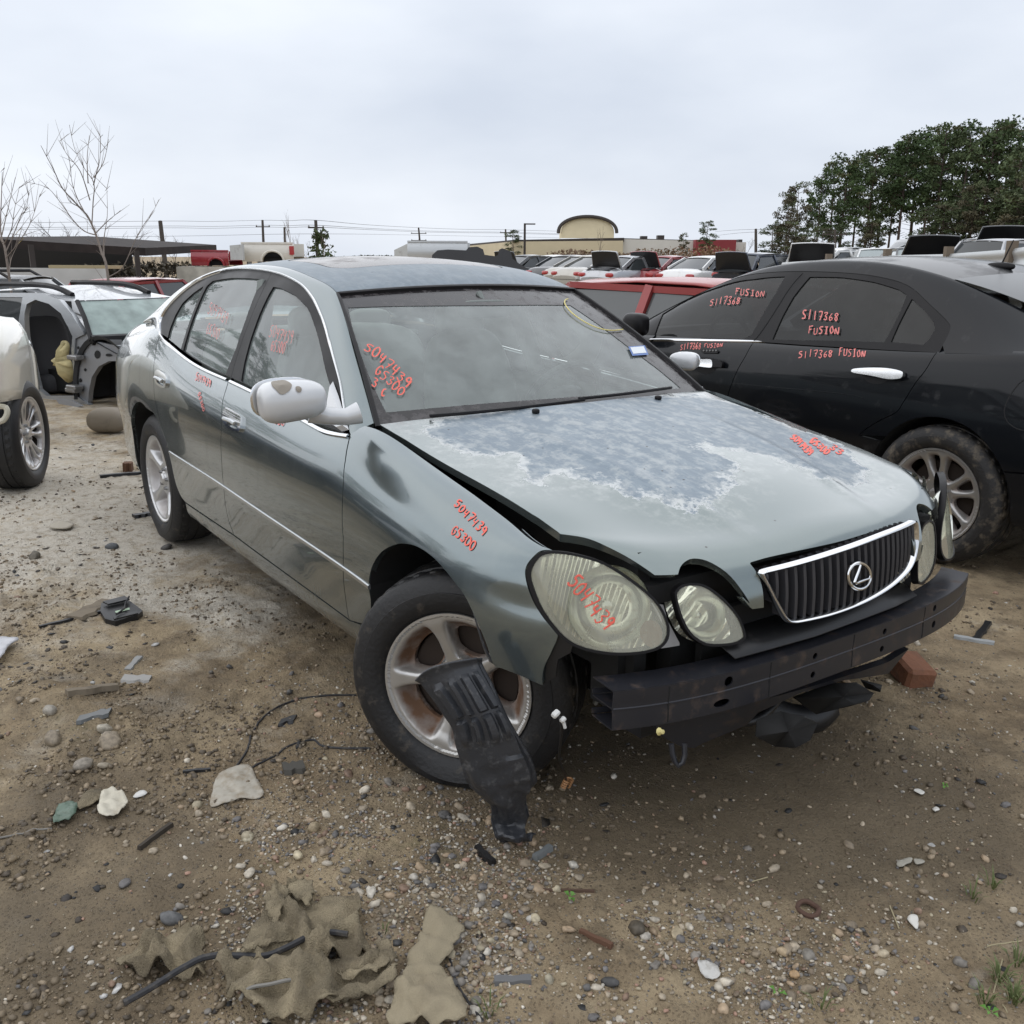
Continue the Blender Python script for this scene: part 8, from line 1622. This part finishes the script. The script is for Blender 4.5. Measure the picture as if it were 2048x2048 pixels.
mb = MB(); mb.grid([[tuple(at_d(*K7(p), 6.4)) for p in ((-90, 1010), (-20, 1030), (25, 1060))], [tuple(at_d(*K7(p), 6.0)) for p in ((-90, 1150), (-10, 1120), (38, 1150))]]); mb.build('scuttle', BLACK, cr)
mb = MB(); mb.grid([[tuple(at_d(*K7(p), d)) for p, d in (((-90, 1480), 5.5), ((60, 1465), 5.75), ((150, 1435), 6.05))], [tuple(at_d(*K7(p), d)) for p, d in (((-90, 1600), 5.55), ((60, 1590), 5.8), ((160, 1560), 6.1))], [tuple(at_d(*K7(p), d)) for p, d in (((-90, 1720), 5.75), ((50, 1700), 5.9), ((140, 1650), 6.15))]]); o_ = mb.build('wheel_liner', BLACK, cr); solidify(o_, .02)
v_, f_ = superblob(at_d(*K7((120, 1176)), 6.9), (.10, .05, .05), None, .7, .7); mk('door_mirror', v_, f_, CHROME, cr)
lm_ = MB(); lm_.tube(smooth_line([at_d(*K7(p), 5.45) for p in ((-10, 1495), (28, 1500), (38, 1530), (20, 1565), (-10, 1578))], 5), .016, 8); lm_.build('lamp_hose', mat('ivory hose', (.55, .52, .42), .6), cr)
wp_ = at_d(*K7((178, 1690)), 6.0); wy = math.atan2(CP[1]-wp_[1], CP[0]-wp_[0])+R(72); make_wheel(cr, (wp_[0], wp_[1], .338), wy, .342, .232, .225, RIMSILVER, RUBBER, spin=.2, flat_z=0.0, rimkw=dict(spokes=7, twin=.16, sw=.045, win=(.34, .86), dish=.035))

# ================================================================== things lying on the ground
def gp_(px, h=0.0): p = at_z(px[0], px[1], 0.0); z = gz(p[0], p[1]); p = at_z(px[0], px[1], z); return np.array([p[0], p[1], gz(p[0], p[1])+h])
def patch(name, px, mt, label, cat, h=.012, thick=.006, wr=.010, seed=0, freq=14, step=.02, fold=0.0, group=None, dome=0.0):
    """flattish sheet lying on the ground with its own wrinkles"""
    P_ = [gp_(p)[:2] for p in px]; P_ = np.array(smooth_line(P_, 5, True)); P_ = P_+((np.random.default_rng(seed).random(P_.shape)-.5)*.012*(fold > 0)); lo, hi = P_.min(0)-.03, P_.max(0)+.03
    U_ = np.linspace(lo[0], hi[0], 90); W_ = np.linspace(lo[1], hi[1], 90); X, Y = np.meshgrid(U_, W_, indexing='ij'); f1 = fbm(X, Y, freq, 4, .55, seed+100); f2 = np.abs(fbm(X, Y, freq*.45, 3, .5, seed+200)-.5)*2
    base = gheight(X, Y); Z = base+h+wr*(f1-.5)*2+fold*(np.clip(1-f2*5, 0, 1)**.8+.7*np.clip(1-np.abs(fbm(X*.35+Y*.9, Y*.35-X*.9, freq*.5, 2, .5, seed+300)-.5)*14, 0, 1))
    d_ = seg_dist(P_, X.ravel(), Y.ravel()).reshape(X.shape); Z = np.maximum(Z+dome*np.clip(d_/.06, 0, 1), base+.002)
    S_ = Surf(U_, W_, np.stack([X, Y, Z], -1)); S_.Nn *= np.sign(S_.Nn[45, 45][2]); o_ = panel(name, S_, [p for p in P_], mt, None, gap=0, flange=0, step=step); 
    # one continuous shell with an even thickness
    o_.data.normals_split_custom_set_from_vertices([(0, 0, 0)]*len(o_.data.vertices)); solidify(o_, thick, 1); tag(o_, label, cat, group); return o_
CLOTH = mat('muddy canvas', (.26, .215, .14), .95, dirt=(.12, .095, .06), dirt_amt=.40, dscale=13, bump=.9, bscale=260, var=.4, vscale=16)
kw = dict(freq=15, wr=.010, fold=.042, step=.008, thick=.003)
patch('canvas_rag', kh([(70, 680), (150, 640), (330, 560), (400, 520), (470, 545), (502, 590), (500, 690), (480, 760), (280, 755), (150, 725)]), CLOTH, 'flat muddy canvas scrap at the left of the rag pile', 'rag', seed=1, group='muddy canvas rags', **kw)
patch('canvas_rag', kh([(690, 650), (715, 560), (800, 430), (870, 360), (960, 330), (1030, 350), (1040, 420), (1120, 380), (1250, 402), (1262, 540), (1300, 650), (1150, 690), (900, 720), (720, 720)]), CLOTH, 'crumpled muddy canvas at the top of the rag pile', 'rag', seed=4, group='muddy canvas rags', h=.018, dome=.008, **kw)
patch('canvas_rag', kh([(560, 740), (650, 700), (900, 745), (1200, 660), (1350, 640), (1425, 700), (1400, 770), (1200, 880), (1080, 960), (820, 1000), (700, 935), (620, 900), (600, 810)]), CLOTH, 'long twisted muddy canvas across the front of the pile', 'rag', seed=9, group='muddy canvas rags', h=.016, dome=.010, **kw)
patch('canvas_rag', kh([(1590, 440), (1660, 460), (1745, 530), (1700, 640), (1640, 740), (1720, 850), (1765, 1000), (1580, 1010), (1390, 1000), (1420, 880), (1470, 760), (1540, 600)]), mat('paler muddy canvas', (.29, .245, .165), .95, dirt=(.15, .12, .08), dirt_amt=.3, dscale=8, bump=.4, bscale=300), 'pale rolled canvas sheet on the right of the pile', 'rag', seed=12, h=.02, dome=.022, group='muddy canvas rags', freq=16, wr=.007, fold=.016, step=.008, thick=.003)
for i, (px_, lb) in enumerate((([(690, 700), (740, 668), (860, 628), (925, 612), (930, 632), (800, 672), (720, 712)], 'narrow folded canvas strip in the middle of the rag pile'), ([(1150, 800), (1230, 790), (1330, 740), (1345, 650), (1395, 640), (1398, 745), (1330, 800), (1200, 822)], 'curled canvas strip beside the rolled sheet'), ([(1060, 905), (1250, 870), (1390, 790), (1430, 780), (1425, 830), (1280, 905), (1130, 945)], 'canvas hem strip along the front of the pile'), ([(800, 430), (870, 365), (905, 395), (880, 520), (860, 545), (820, 500)], 'upright canvas fold at the top of the pile'), ([(890, 400), (960, 335), (1030, 355), (1035, 420), (990, 470), (940, 410)], 'folded canvas corner at the very top of the pile'))):
    patch('canvas_strip', kh(px_), CLOTH, lb, 'rag', seed=40+i, group='muddy canvas rags', h=.040, dome=.014, freq=24, wr=.006, fold=.010, step=.007, thick=.003)
def line_thing(name, px, r_, mt, label, cat, lift=.0, group=None, jit=0.0):
    P_ = [gp_(p, r_*.6+lift) for p in px]; P_ = smooth_line(P_, 6); P_ = [np.array([p[0], p[1], max(p[2], gz(p[0], p[1])+r_*.5+lift)]) for p in P_]; mb = MB(); mb.tube(P_, r_, 7); o_ = mb.build(name, mt, None); return tag(o_, label, cat, group)
CAB = mat('dusty black cable', (.025, .025, .028), .6, dirt=(.16, .14, .11), dirt_amt=.3, dscale=30); GWIRE = mat('grey wire', (.20, .19, .17), .5)
line_thing('cable', kh([(125, 940), (250, 870), (400, 770), (520, 715), (640, 708), (800, 710), (900, 670), (1000, 620), (1080, 590), (1200, 600)]), .007, CAB, 'thick black cable lying across the muddy rags', 'cable', .035)
line_thing('wire', kh([(685, 950), (730, 895), (830, 870), (940, 850)]), .004, GWIRE, 'thin grey wire on the front rag', 'wire', .05); line_thing('wire', kh([(1690, 650), (1720, 760), (1780, 860), (1850, 950)]), .0028, CAB, 'thin wire curving right of the rolled canvas', 'wire')
line_thing('wire', kg([(1235, 1395), (1290, 1310), (1330, 1200), (1400, 1110), (1520, 1055), (1700, 1025), (1860, 1020)]), .0035, CAB, 'thin black wire looping from the muddy bag towards front wheel', 'wire'); line_thing('wire', kg([(1310, 1405), (1450, 1330), (1620, 1255), (1680, 1285), (1780, 1300), (1932, 1300)]), .0035, CAB, 'thin black wire running straight from muddy bag to the tyre', 'wire'); line_thing('wire', kg([(-40, 1768), (120, 1745), (270, 1712)]), .003, GWIRE, 'pale wire leading to the green plastic scrap', 'wire')
WBAG = mat('dirty white plastic', (.40, .37, .31), .7, dirt=(.24, .185, .12), dirt_amt=.50, dscale=26); patch('paper_bag', kg([(1105, 1610), (1112, 1530), (1122, 1480), (1170, 1420), (1280, 1390), (1312, 1405), (1340, 1460), (1375, 1555), (1250, 1575)]), WBAG, 'mud covered white plastic bag with wires beneath', 'bag', seed=3, h=.006, wr=.007, freq=30, step=.008, dome=.003, thick=.002)
patch('paper_scrap', kg([(515, 1660), (540, 1555), (590, 1525), (612, 1550), (650, 1565), (670, 1605), (590, 1670)]), mat('cream paper', (.58, .54, .44), .8, dirt=(.3, .25, .18), dirt_amt=.25, dscale=20), 'crumpled cream paper beside the green plastic scrap', 'paper', seed=5, h=.018, wr=.016, freq=30, step=.008, thick=.002)
patch('plastic_scrap', kg([(280, 1700), (300, 1640), (350, 1600), (400, 1595), (405, 1640), (370, 1690), (310, 1712)]), mat('dull green plastic', (.10, .15, .11), .4, dirt=(.14, .13, .10), dirt_amt=.3, dscale=18), 'dull green plastic scrap on the mud', 'plastic', seed=7, h=.015, wr=.012, freq=28, step=.008, thick=.002)
patch('cloth_scrap', kg([(410, 1630), (430, 1570), (480, 1530), (540, 1540), (500, 1600)]), CLOTH, 'small brown cloth scrap between green plastic and cream paper', 'rag', seed=8, h=.012, wr=.008, freq=25, step=.01, thick=.003); patch('paper_scrap', kg([(695, 1560), (735, 1530), (770, 1540), (735, 1560)]), mat('white paper', (.62, .61, .58), .7), 'small white paper sliver right of the cream paper', 'paper', seed=10, h=.006, wr=.003, step=.008, thick=.002)
patch('plastic_sheet', kg([(-30, 765), (100, 755), (60, 790), (20, 845), (-30, 880)]), mat('grey white plastic panel', (.50, .50, .52), .4), 'pale plastic panel corner at the left picture edge', 'panel', seed=11, h=.025, wr=.004, step=.02)
# broken electronics housing
bxp = [gp_(p) for p in kl([(820, 1270), (1000, 1232), (1062, 1262), (1152, 1335), (1110, 1372), (930, 1420), (850, 1395), (812, 1340)])]; hz_ = thing('broken_housing', 'broken black plastic housing with pale green label on the dirt', 'plastic housing'); mb = MB(); n = len(bxp); mb.add([tuple(p) for p in bxp]+[tuple(p+np.array([0, 0, .022])) for p in bxp], [(i, (i+1) % n, n+(i+1) % n, n+i) for i in range(n)]+[tuple(range(n, 2*n))]); mb.build('case', BLACK, hz_, False)
for pl, dz_, mt_, nm in (([(835, 1290), (1010, 1245), (1050, 1270), (880, 1312)], .034, BLACK, 'lid_flap'), ([(930, 1340), (1045, 1312), (1050, 1330), (938, 1358)], .0245, mat('pale green label', (.45, .58, .42), .5), 'label'), ([(915, 1400), (1110, 1352), (1120, 1370), (925, 1422)], .027, BLACK, 'broken_edge')):
    q = [gp_(p)*np.array([1, 1, 0])+np.array([0, 0, gp_(p)[2]+dz_]) for p in kl(pl)]; mb = MB(); mb.add([tuple(p) for p in q], [(0, 1, 2, 3)]); o_ = mb.build(nm, mt_, hz_, False); solidify(o_, .006, -1) if nm != 'label' else None
mb = MB(); mb.tube([tuple(gp_(p, .04)) for p in kl([(1045, 1250), (1020, 1300), (1010, 1350), (945, 1390)])], .004, 6); mb.build('loose_wire', CAB, hz_)
TIM = mat('grey weathered wood', (.20, .165, .12), .9, dirt=(.10, .08, .06), dirt_amt=.3, dscale=20)
def stick(px, wd, ht, mt_, label, cat='stick', name='stick'):
    a, b = gp_(px[0], ht*.45), gp_(px[1], ht*.45); rnd = random.Random(label); d = b-a; l = np.linalg.norm(d); t = d/l; s_ = np.cross([0, 0, 1], t); V = []; k = 7; mb = MB()
    for i in range(k):
        c = a+d*i/(k-1)+s_*rnd.uniform(-.15, .15)*wd; w2 = wd*rnd.uniform(.8, 1.1)/2; V += [tuple(c-s_*w2-[0, 0, ht*.5]), tuple(c+s_*w2-[0, 0, ht*.5]), tuple(c+s_*w2*.8+[0, 0, ht*.5]), tuple(c-s_*w2*.8+[0, 0, ht*.5])]
    F = [(i*4+j, i*4+(j+1) % 4, (i+1)*4+(j+1) % 4, (i+1)*4+j) for i in range(k-1) for j in range(4)]+[(3, 2, 1, 0), (k*4-4, k*4-3, k*4-2, k*4-1)]; mb.add(V, F); return tag(mb.build(name, mt_, None, False), label, cat)
stick(kl([(320, 1436), (820, 1312)]), .018, .012, BLACK, 'thin black strip leading to the broken housing', 'strip', 'plastic_strip'); stick(kl([(600, 1350), (890, 1225)]), .10, .012, TIM, 'tan board scrap beside the broken housing', 'board', 'board_scrap'); stick(kg([(350, 1028), (612, 985)]), .035, .02, TIM, 'flat grey board lying left of the car', 'board', 'board_scrap'); stick(kg([(955, 1422), (1100, 1412)]), .012, .008, BLACK, 'short black stick above the muddy bag'); stick(kg([(725, 1828), (895, 1702)]), .013, .012, mat('dark twig', (.05, .04, .03), .9), 'dark curved twig left of the gravel patch', 'twig', 'twig')
stick(kl([(805, 222), (1172, 192)]), .04, .02, BLACK, 'black rubber strip near the rear wheel', 'strip', 'rubber_strip'); stick(kl([(1078, 545), (1230, 520)]), .05, .02, BLACK, 'short black strip by the rear tyre', 'strip', 'rubber_strip'); stick(kg([(660, 888), (735, 820)]), .03, .006, mat('grey shard', (.25, .25, .24), .5), 'grey plastic shard on the bare dirt', 'shard', 'plastic_shard'); stick(kg([(640, 940), (790, 935)]), .06, .01, mat('pale slate', (.33, .32, .30), .7), 'pale flat shard on the dirt left of the sill', 'shard', 'plastic_shard'); stick(kg([(410, 1145), (578, 1130)]), .05, .012, mat('dark glassy shard', (.08, .085, .085), .3), 'dark flat shard among stones at the left', 'shard', 'plastic_shard')
stick(ki([(285, 1500), (522, 1495)]), .022, .012, mat('slate strip', (.13, .13, .13), .7), 'dark slate strip in the foreground gravel', 'shard', 'slate_strip'); stick(ki([(835, 1175), (1045, 1275)]), .012, .012, mat('rusty bolt', (.12, .06, .035), .8), 'rusty bolt lying in the gravel', 'bolt', 'rusty_bolt'); stick(ki([(545, 712), (645, 640)]), .018, .016, mat('grey hose', (.17, .18, .18), .5), 'short grey hose piece below the hanging liner', 'hose', 'hose_piece'); stick(ki([(540, 908), (930, 915)]), .007, .006, mat('rusty rod', (.10, .06, .04), .8), 'thin rusty rod above the green seedling', 'rod', 'rusty_rod'); stick(kj([(1110, 65), (1305, 100)]), .03, .012, mat('grey plastic trim', (.33, .34, .34), .5), 'grey plastic trim strip behind the beam end', 'trim', 'plastic_trim'); stick(kj([(1272, 0), (1215, 82)]), .03, .012, BLACK, 'black plastic strip crossing the grey trim', 'strip', 'plastic_strip'); stick(kl([(1000, 165), (1072, 165)]), .09, .06, mat('rusty brown scrap', (.13, .065, .035), .85), 'rusty brown box scrap near the rear wheel', 'scrap', 'rusty_scrap'); stick(kg([(1465, 1165), (1540, 1150)]), .05, .01, BLACK, 'black flat chip near the front wheel', 'chip', 'plastic_chip'); stick(kg([(1480, 1420), (1590, 1400)]), .06, .015, mat('dark slab', (.07, .065, .055), .8), 'dark muddy slab right of the muddy bag', 'slab', 'mud_slab'); stick(ki([(170, 640), (280, 740)]), .02, .015, BLACK, 'black rubber scrap left of the hose piece', 'scrap', 'rubber_scrap')
# rusty block behind the beam
rb = gp_(k5([(1450, 1440)])[0]); mb = MB(); mb.box(rb+np.array([-.02, .03, .035]), (.11, .15, .085), (.15, .1, 1.1), bev=.012); tag(mb.build('rusty_block', mat('rusty brown block', (.20, .085, .045), .85, dirt=(.10, .06, .04), dirt_amt=.4, dscale=20, bump=.6, bscale=40), None), 'rusty brown block on the ground behind the bumper beam end', 'block')
rc = gp_(kj([(405, 1385)])[0], .006); mb = MB(); mb.tube([rc+np.array([.024*math.cos(a), .024*math.sin(a), .002*math.sin(3*a)]) for a in np.linspace(0, 6.28, 20, endpoint=False)], .006, 8, closed=True); tag(mb.build('rusty_ring', mat('rust', (.09, .05, .035), .9), None), 'small rusty ring in the dirt at lower right', 'ring')
WSH = mat('white shard', (.64, .62, .57), .6)
for px, lb in (([(885, 1435), (910, 1415), (935, 1430), (935, 1478), (918, 1480)], 'white shard in the dirt near the rusty ring'), ([(1005, 905), (1022, 892), (1040, 905), (1020, 915)], 'tiny white chip right of the bumper beam'), ([(915, 812), (935, 805), (968, 822), (950, 830)], 'flat white chip below the rusty block'), ([(832, 1165), (860, 1145), (905, 1140), (900, 1160), (850, 1180)], 'grey dead leaf in the dirt at right'), ([(915, 1145), (950, 1145), (968, 1160), (930, 1170)], 'second grey dead leaf beside the first')):
    patch('shard', kj(px), WSH if 'white' in lb else mat('dead leaf', (.34, .32, .27), .8), lb, 'leaf' if 'leaf' in lb else 'shard', h=.006, wr=.004, step=.006, thick=.002, seed=len(lb))
patch('crushed_cup', ki([(1590, 1400), (1640, 1395), (1710, 1430), (1740, 1470), (1690, 1500), (1620, 1470)]), mat('clear crushed plastic', (.50, .49, .46), .25, dirt=(.2, .17, .13), dirt_amt=.4, dscale=40), 'crushed clear plastic cup in the foreground gravel', 'cup', h=.01, wr=.012, freq=40, step=.006, thick=.002, seed=31)
patch('flat_disc', kl([(400, 635), (440, 608), (540, 605), (600, 625), (540, 655), (430, 652)]), mat('pale tan disc', (.40, .36, .29), .8), 'pale tan flat disc on the dirt by the rear wheel', 'disc', h=.015, wr=.003, step=.02)
# larger stones one can pick out
def stone(px, s_, col, label, fl=.7):
    p = gp_(px, s_*.25); m_ = pebble_mesh('stone', np.array([p]), np.array([s_]), 3, int(px[0]*7+px[1]), fl, np.array([col])); V0 = np.zeros(len(m_.vertices)*3); m_.vertices.foreach_get('co', V0); V0 = V0.reshape(-1, 3); c = V0.mean(0); V0 = c+(V0-c)*1.0
    # relax the lumps
    bm = bmesh.new(); bm.from_mesh(m_); 
    for _ in range(2): bmesh.ops.smooth_vert(bm, verts=bm.verts, factor=.5, use_axis_x=True, use_axis_y=True, use_axis_z=True)
    bm.to_mesh(m_); bm.free(); m_.materials.append(STONE); o_ = bpy.data.objects.new('stone', m_); COL.objects.link(o_); return tag(o_, label, 'stone', 'larger loose stones')
for px, s_, col, lb in ((kg([(1640, 1720)])[0], .022, (.34, .27, .17), 'largest tan pebble in the gravel below the muddy bag'), (kg([(1295, 1765)])[0], .017, (.42, .36, .25), 'pale oblong pebble at the left edge of the gravel'), (kg([(1555, 1865)])[0], .016, (.44, .38, .26), 'pale tan pebble below the largest tan pebble'), (kg([(1665, 1125)])[0], .020, (.42, .30, .20), 'pinkish pebble between the two wires'), (kg([(255, 1075)])[0], .026, (.34, .31, .26), 'grey stone left of the flat grey board'), (kg([(545, 1165)])[0], .022, (.40, .36, .29), 'pale stone right of the dark shard'), (kg([(435, 1390)])[0], .030, (.24, .21, .17), 'flat grey stone above the puddle of mud'), (kg([(545, 1395)])[0], .018, (.28, .24, .18), 'smaller stone right of the flat grey stone'), (kg([(280, 1265)])[0], .036, (.20, .165, .12), 'brown muddy stone at the left'), (kg([(575, 1260)])[0], .034, (.22, .18, .13), 'brown flat stone left of the muddy bag'), (kl([(282, 868)])[0], .032, (.11, .095, .07), 'dark round stone on the pale dirt'), (kl([(905, 790)])[0], .030, (.075, .08, .085), 'dark grey stone near the rear tyre'), (kl([(1340, 795)])[0], .028, (.06, .055, .05), 'small black stone below the rear tyre'), (ki([(525, 1092)])[0], .013, (.40, .38, .34), 'pale grey pebble left of the rusty bolt'), (ki([(375, 1082)])[0], .012, (.36, .33, .27), 'second pale pebble left of the rusty bolt'), (ki([(1462, 1188)])[0], .015, (.40, .33, .22), 'tan stone right of the small hole'), (ki([(1200, 1165)])[0], .022, (.085, .07, .05), 'flat dark stone beside the small hole'), (ki([(640, 1478)])[0], .013, (.38, .34, .25), 'pale oval pebble right of the slate strip'), (ki([(1030, 1515)])[0], .016, (.07, .068, .066), 'black pebble in the foreground gravel'), (kh([(345, 465)])[0], .024, (.10, .10, .10), 'dark slate stone above the left canvas scrap'), (kh([(715, 65)])[0], .017, (.46, .41, .30), 'cream pebble at the upper left of the gravel'), (kj([(285, 1612)])[0], .014, (.42, .32, .20), 'orange tan pebble at lower right'), (kj([(765, 1600)])[0], .013, (.44, .37, .26), 'pale pebble right of the orange tan one'), (kj([(340, 1700)])[0], .014, (.36, .24, .13), 'brown oblong pebble at the lower right'), (kj([(405, 1605)])[0], .015, (.22, .20, .17), 'grey brown pebble beside the orange tan one')): stone(px, s_, col, lb)
# weeds and grass
def sprout(px, n, ln, label, seed, grass=False, group='small green weeds'):
    p = gp_(px); rnd = random.Random(seed); t = thing('weed' if not grass else 'grass_tuft', label, 'weed' if not grass else 'grass', tuple(p), 0, group); GM = mat('weed green', (.10, .24, .035), .6) if not grass else mat('grass blade', (.10, .125, .04), .7)
    for i in range(n):
        a = 6.28*i/n+rnd.uniform(-.4, .4); mb = MB(); d = Vector((math.cos(a), math.sin(a), 0)); s_ = Vector((-d.y, d.x, 0)); l = ln*rnd.uniform(.6, 1.2)
        if grass: o0 = d*rnd.uniform(0, ln*.4); w2 = .0016; c = [o0, o0+d*l*.25+Vector((0, 0, l*.6)), o0+d*l*.7+Vector((0, 0, l*.8))]; mb.add([tuple(c[0]-s_*w2), tuple(c[0]+s_*w2), tuple(c[1]+s_*w2), tuple(c[1]-s_*w2), tuple(c[2])], [(0, 1, 2, 3), (3, 2, 4)]); mb.build('blade', GM, t, False)
        else: c0, c1, c2 = d*l*.15+Vector((0, 0, .006)), d*l*.6+Vector((0, 0, .014)), d*l+Vector((0, 0, .010)); w2 = l*.26; mb.add([tuple(c0), tuple(c1+s_*w2), tuple(c2), tuple(c1-s_*w2)], [(0, 1, 2, 3)]); mb.build('leaf', GM, t, False)
sprout(ki([(775, 962)])[0], 6, .020, 'bright green seedling rosette in the centre gravel', 1); sprout(kj([(255, 1790)])[0], 4, .018, 'small green weed at the bottom right gravel', 2); sprout(kj([(1285, 1890)])[0], 5, .020, 'green weed in the bottom right corner', 3); sprout(kj([(1065, 800)])[0], 4, .018, 'small green weed by the flat stone at right', 4); sprout(kh([(1370, 520)])[0], 4, .02, 'tiny weed right of the rag pile', 5, True)
for i, (px, n) in enumerate(((kj([(1330, 1720)])[0], 26), (kj([(1400, 1820)])[0], 30), (kj([(1260, 1830)])[0], 18), (kj([(1420, 1640)])[0], 20), (kj([(1200, 1330)])[0], 10), (kj([(1300, 1280)])[0], 10), (kj([(470, 1860)])[0], 8), (ki([(255, 1700)])[0], 10))): sprout(px, n, .045, 'sparse grass tuft, %s of those at the lower right' % ('first second third fourth fifth sixth seventh eighth'.split()[i]) if i < 6 else ('thin grass tuft at the bottom edge right of centre', 'thin grass tuft beside the curving wire')[i-6], 40+i, True, 'sparse grass tufts')
for i, (px, e) in enumerate(((kj([(1300, 1790), (1345, 1620)]), 0), (kj([(1370, 1880), (1345, 1840)]), 0), (kj([(1270, 1560), (1440, 1530)]), 0), (kj([(800, 1370), (845, 1475)]), 0), (kj([(135, 1245), (212, 1225)]), 0))): line_thing('straw', px, .0016, mat('dry straw', (.34, .29, .18), .8), ('pale straw standing among the corner grass', 'short straw in the corner grass', 'long dry stalk at the right edge', 'thin wire like stalk near the white shard', 'short dark straw at lower middle')[i], 'straw')
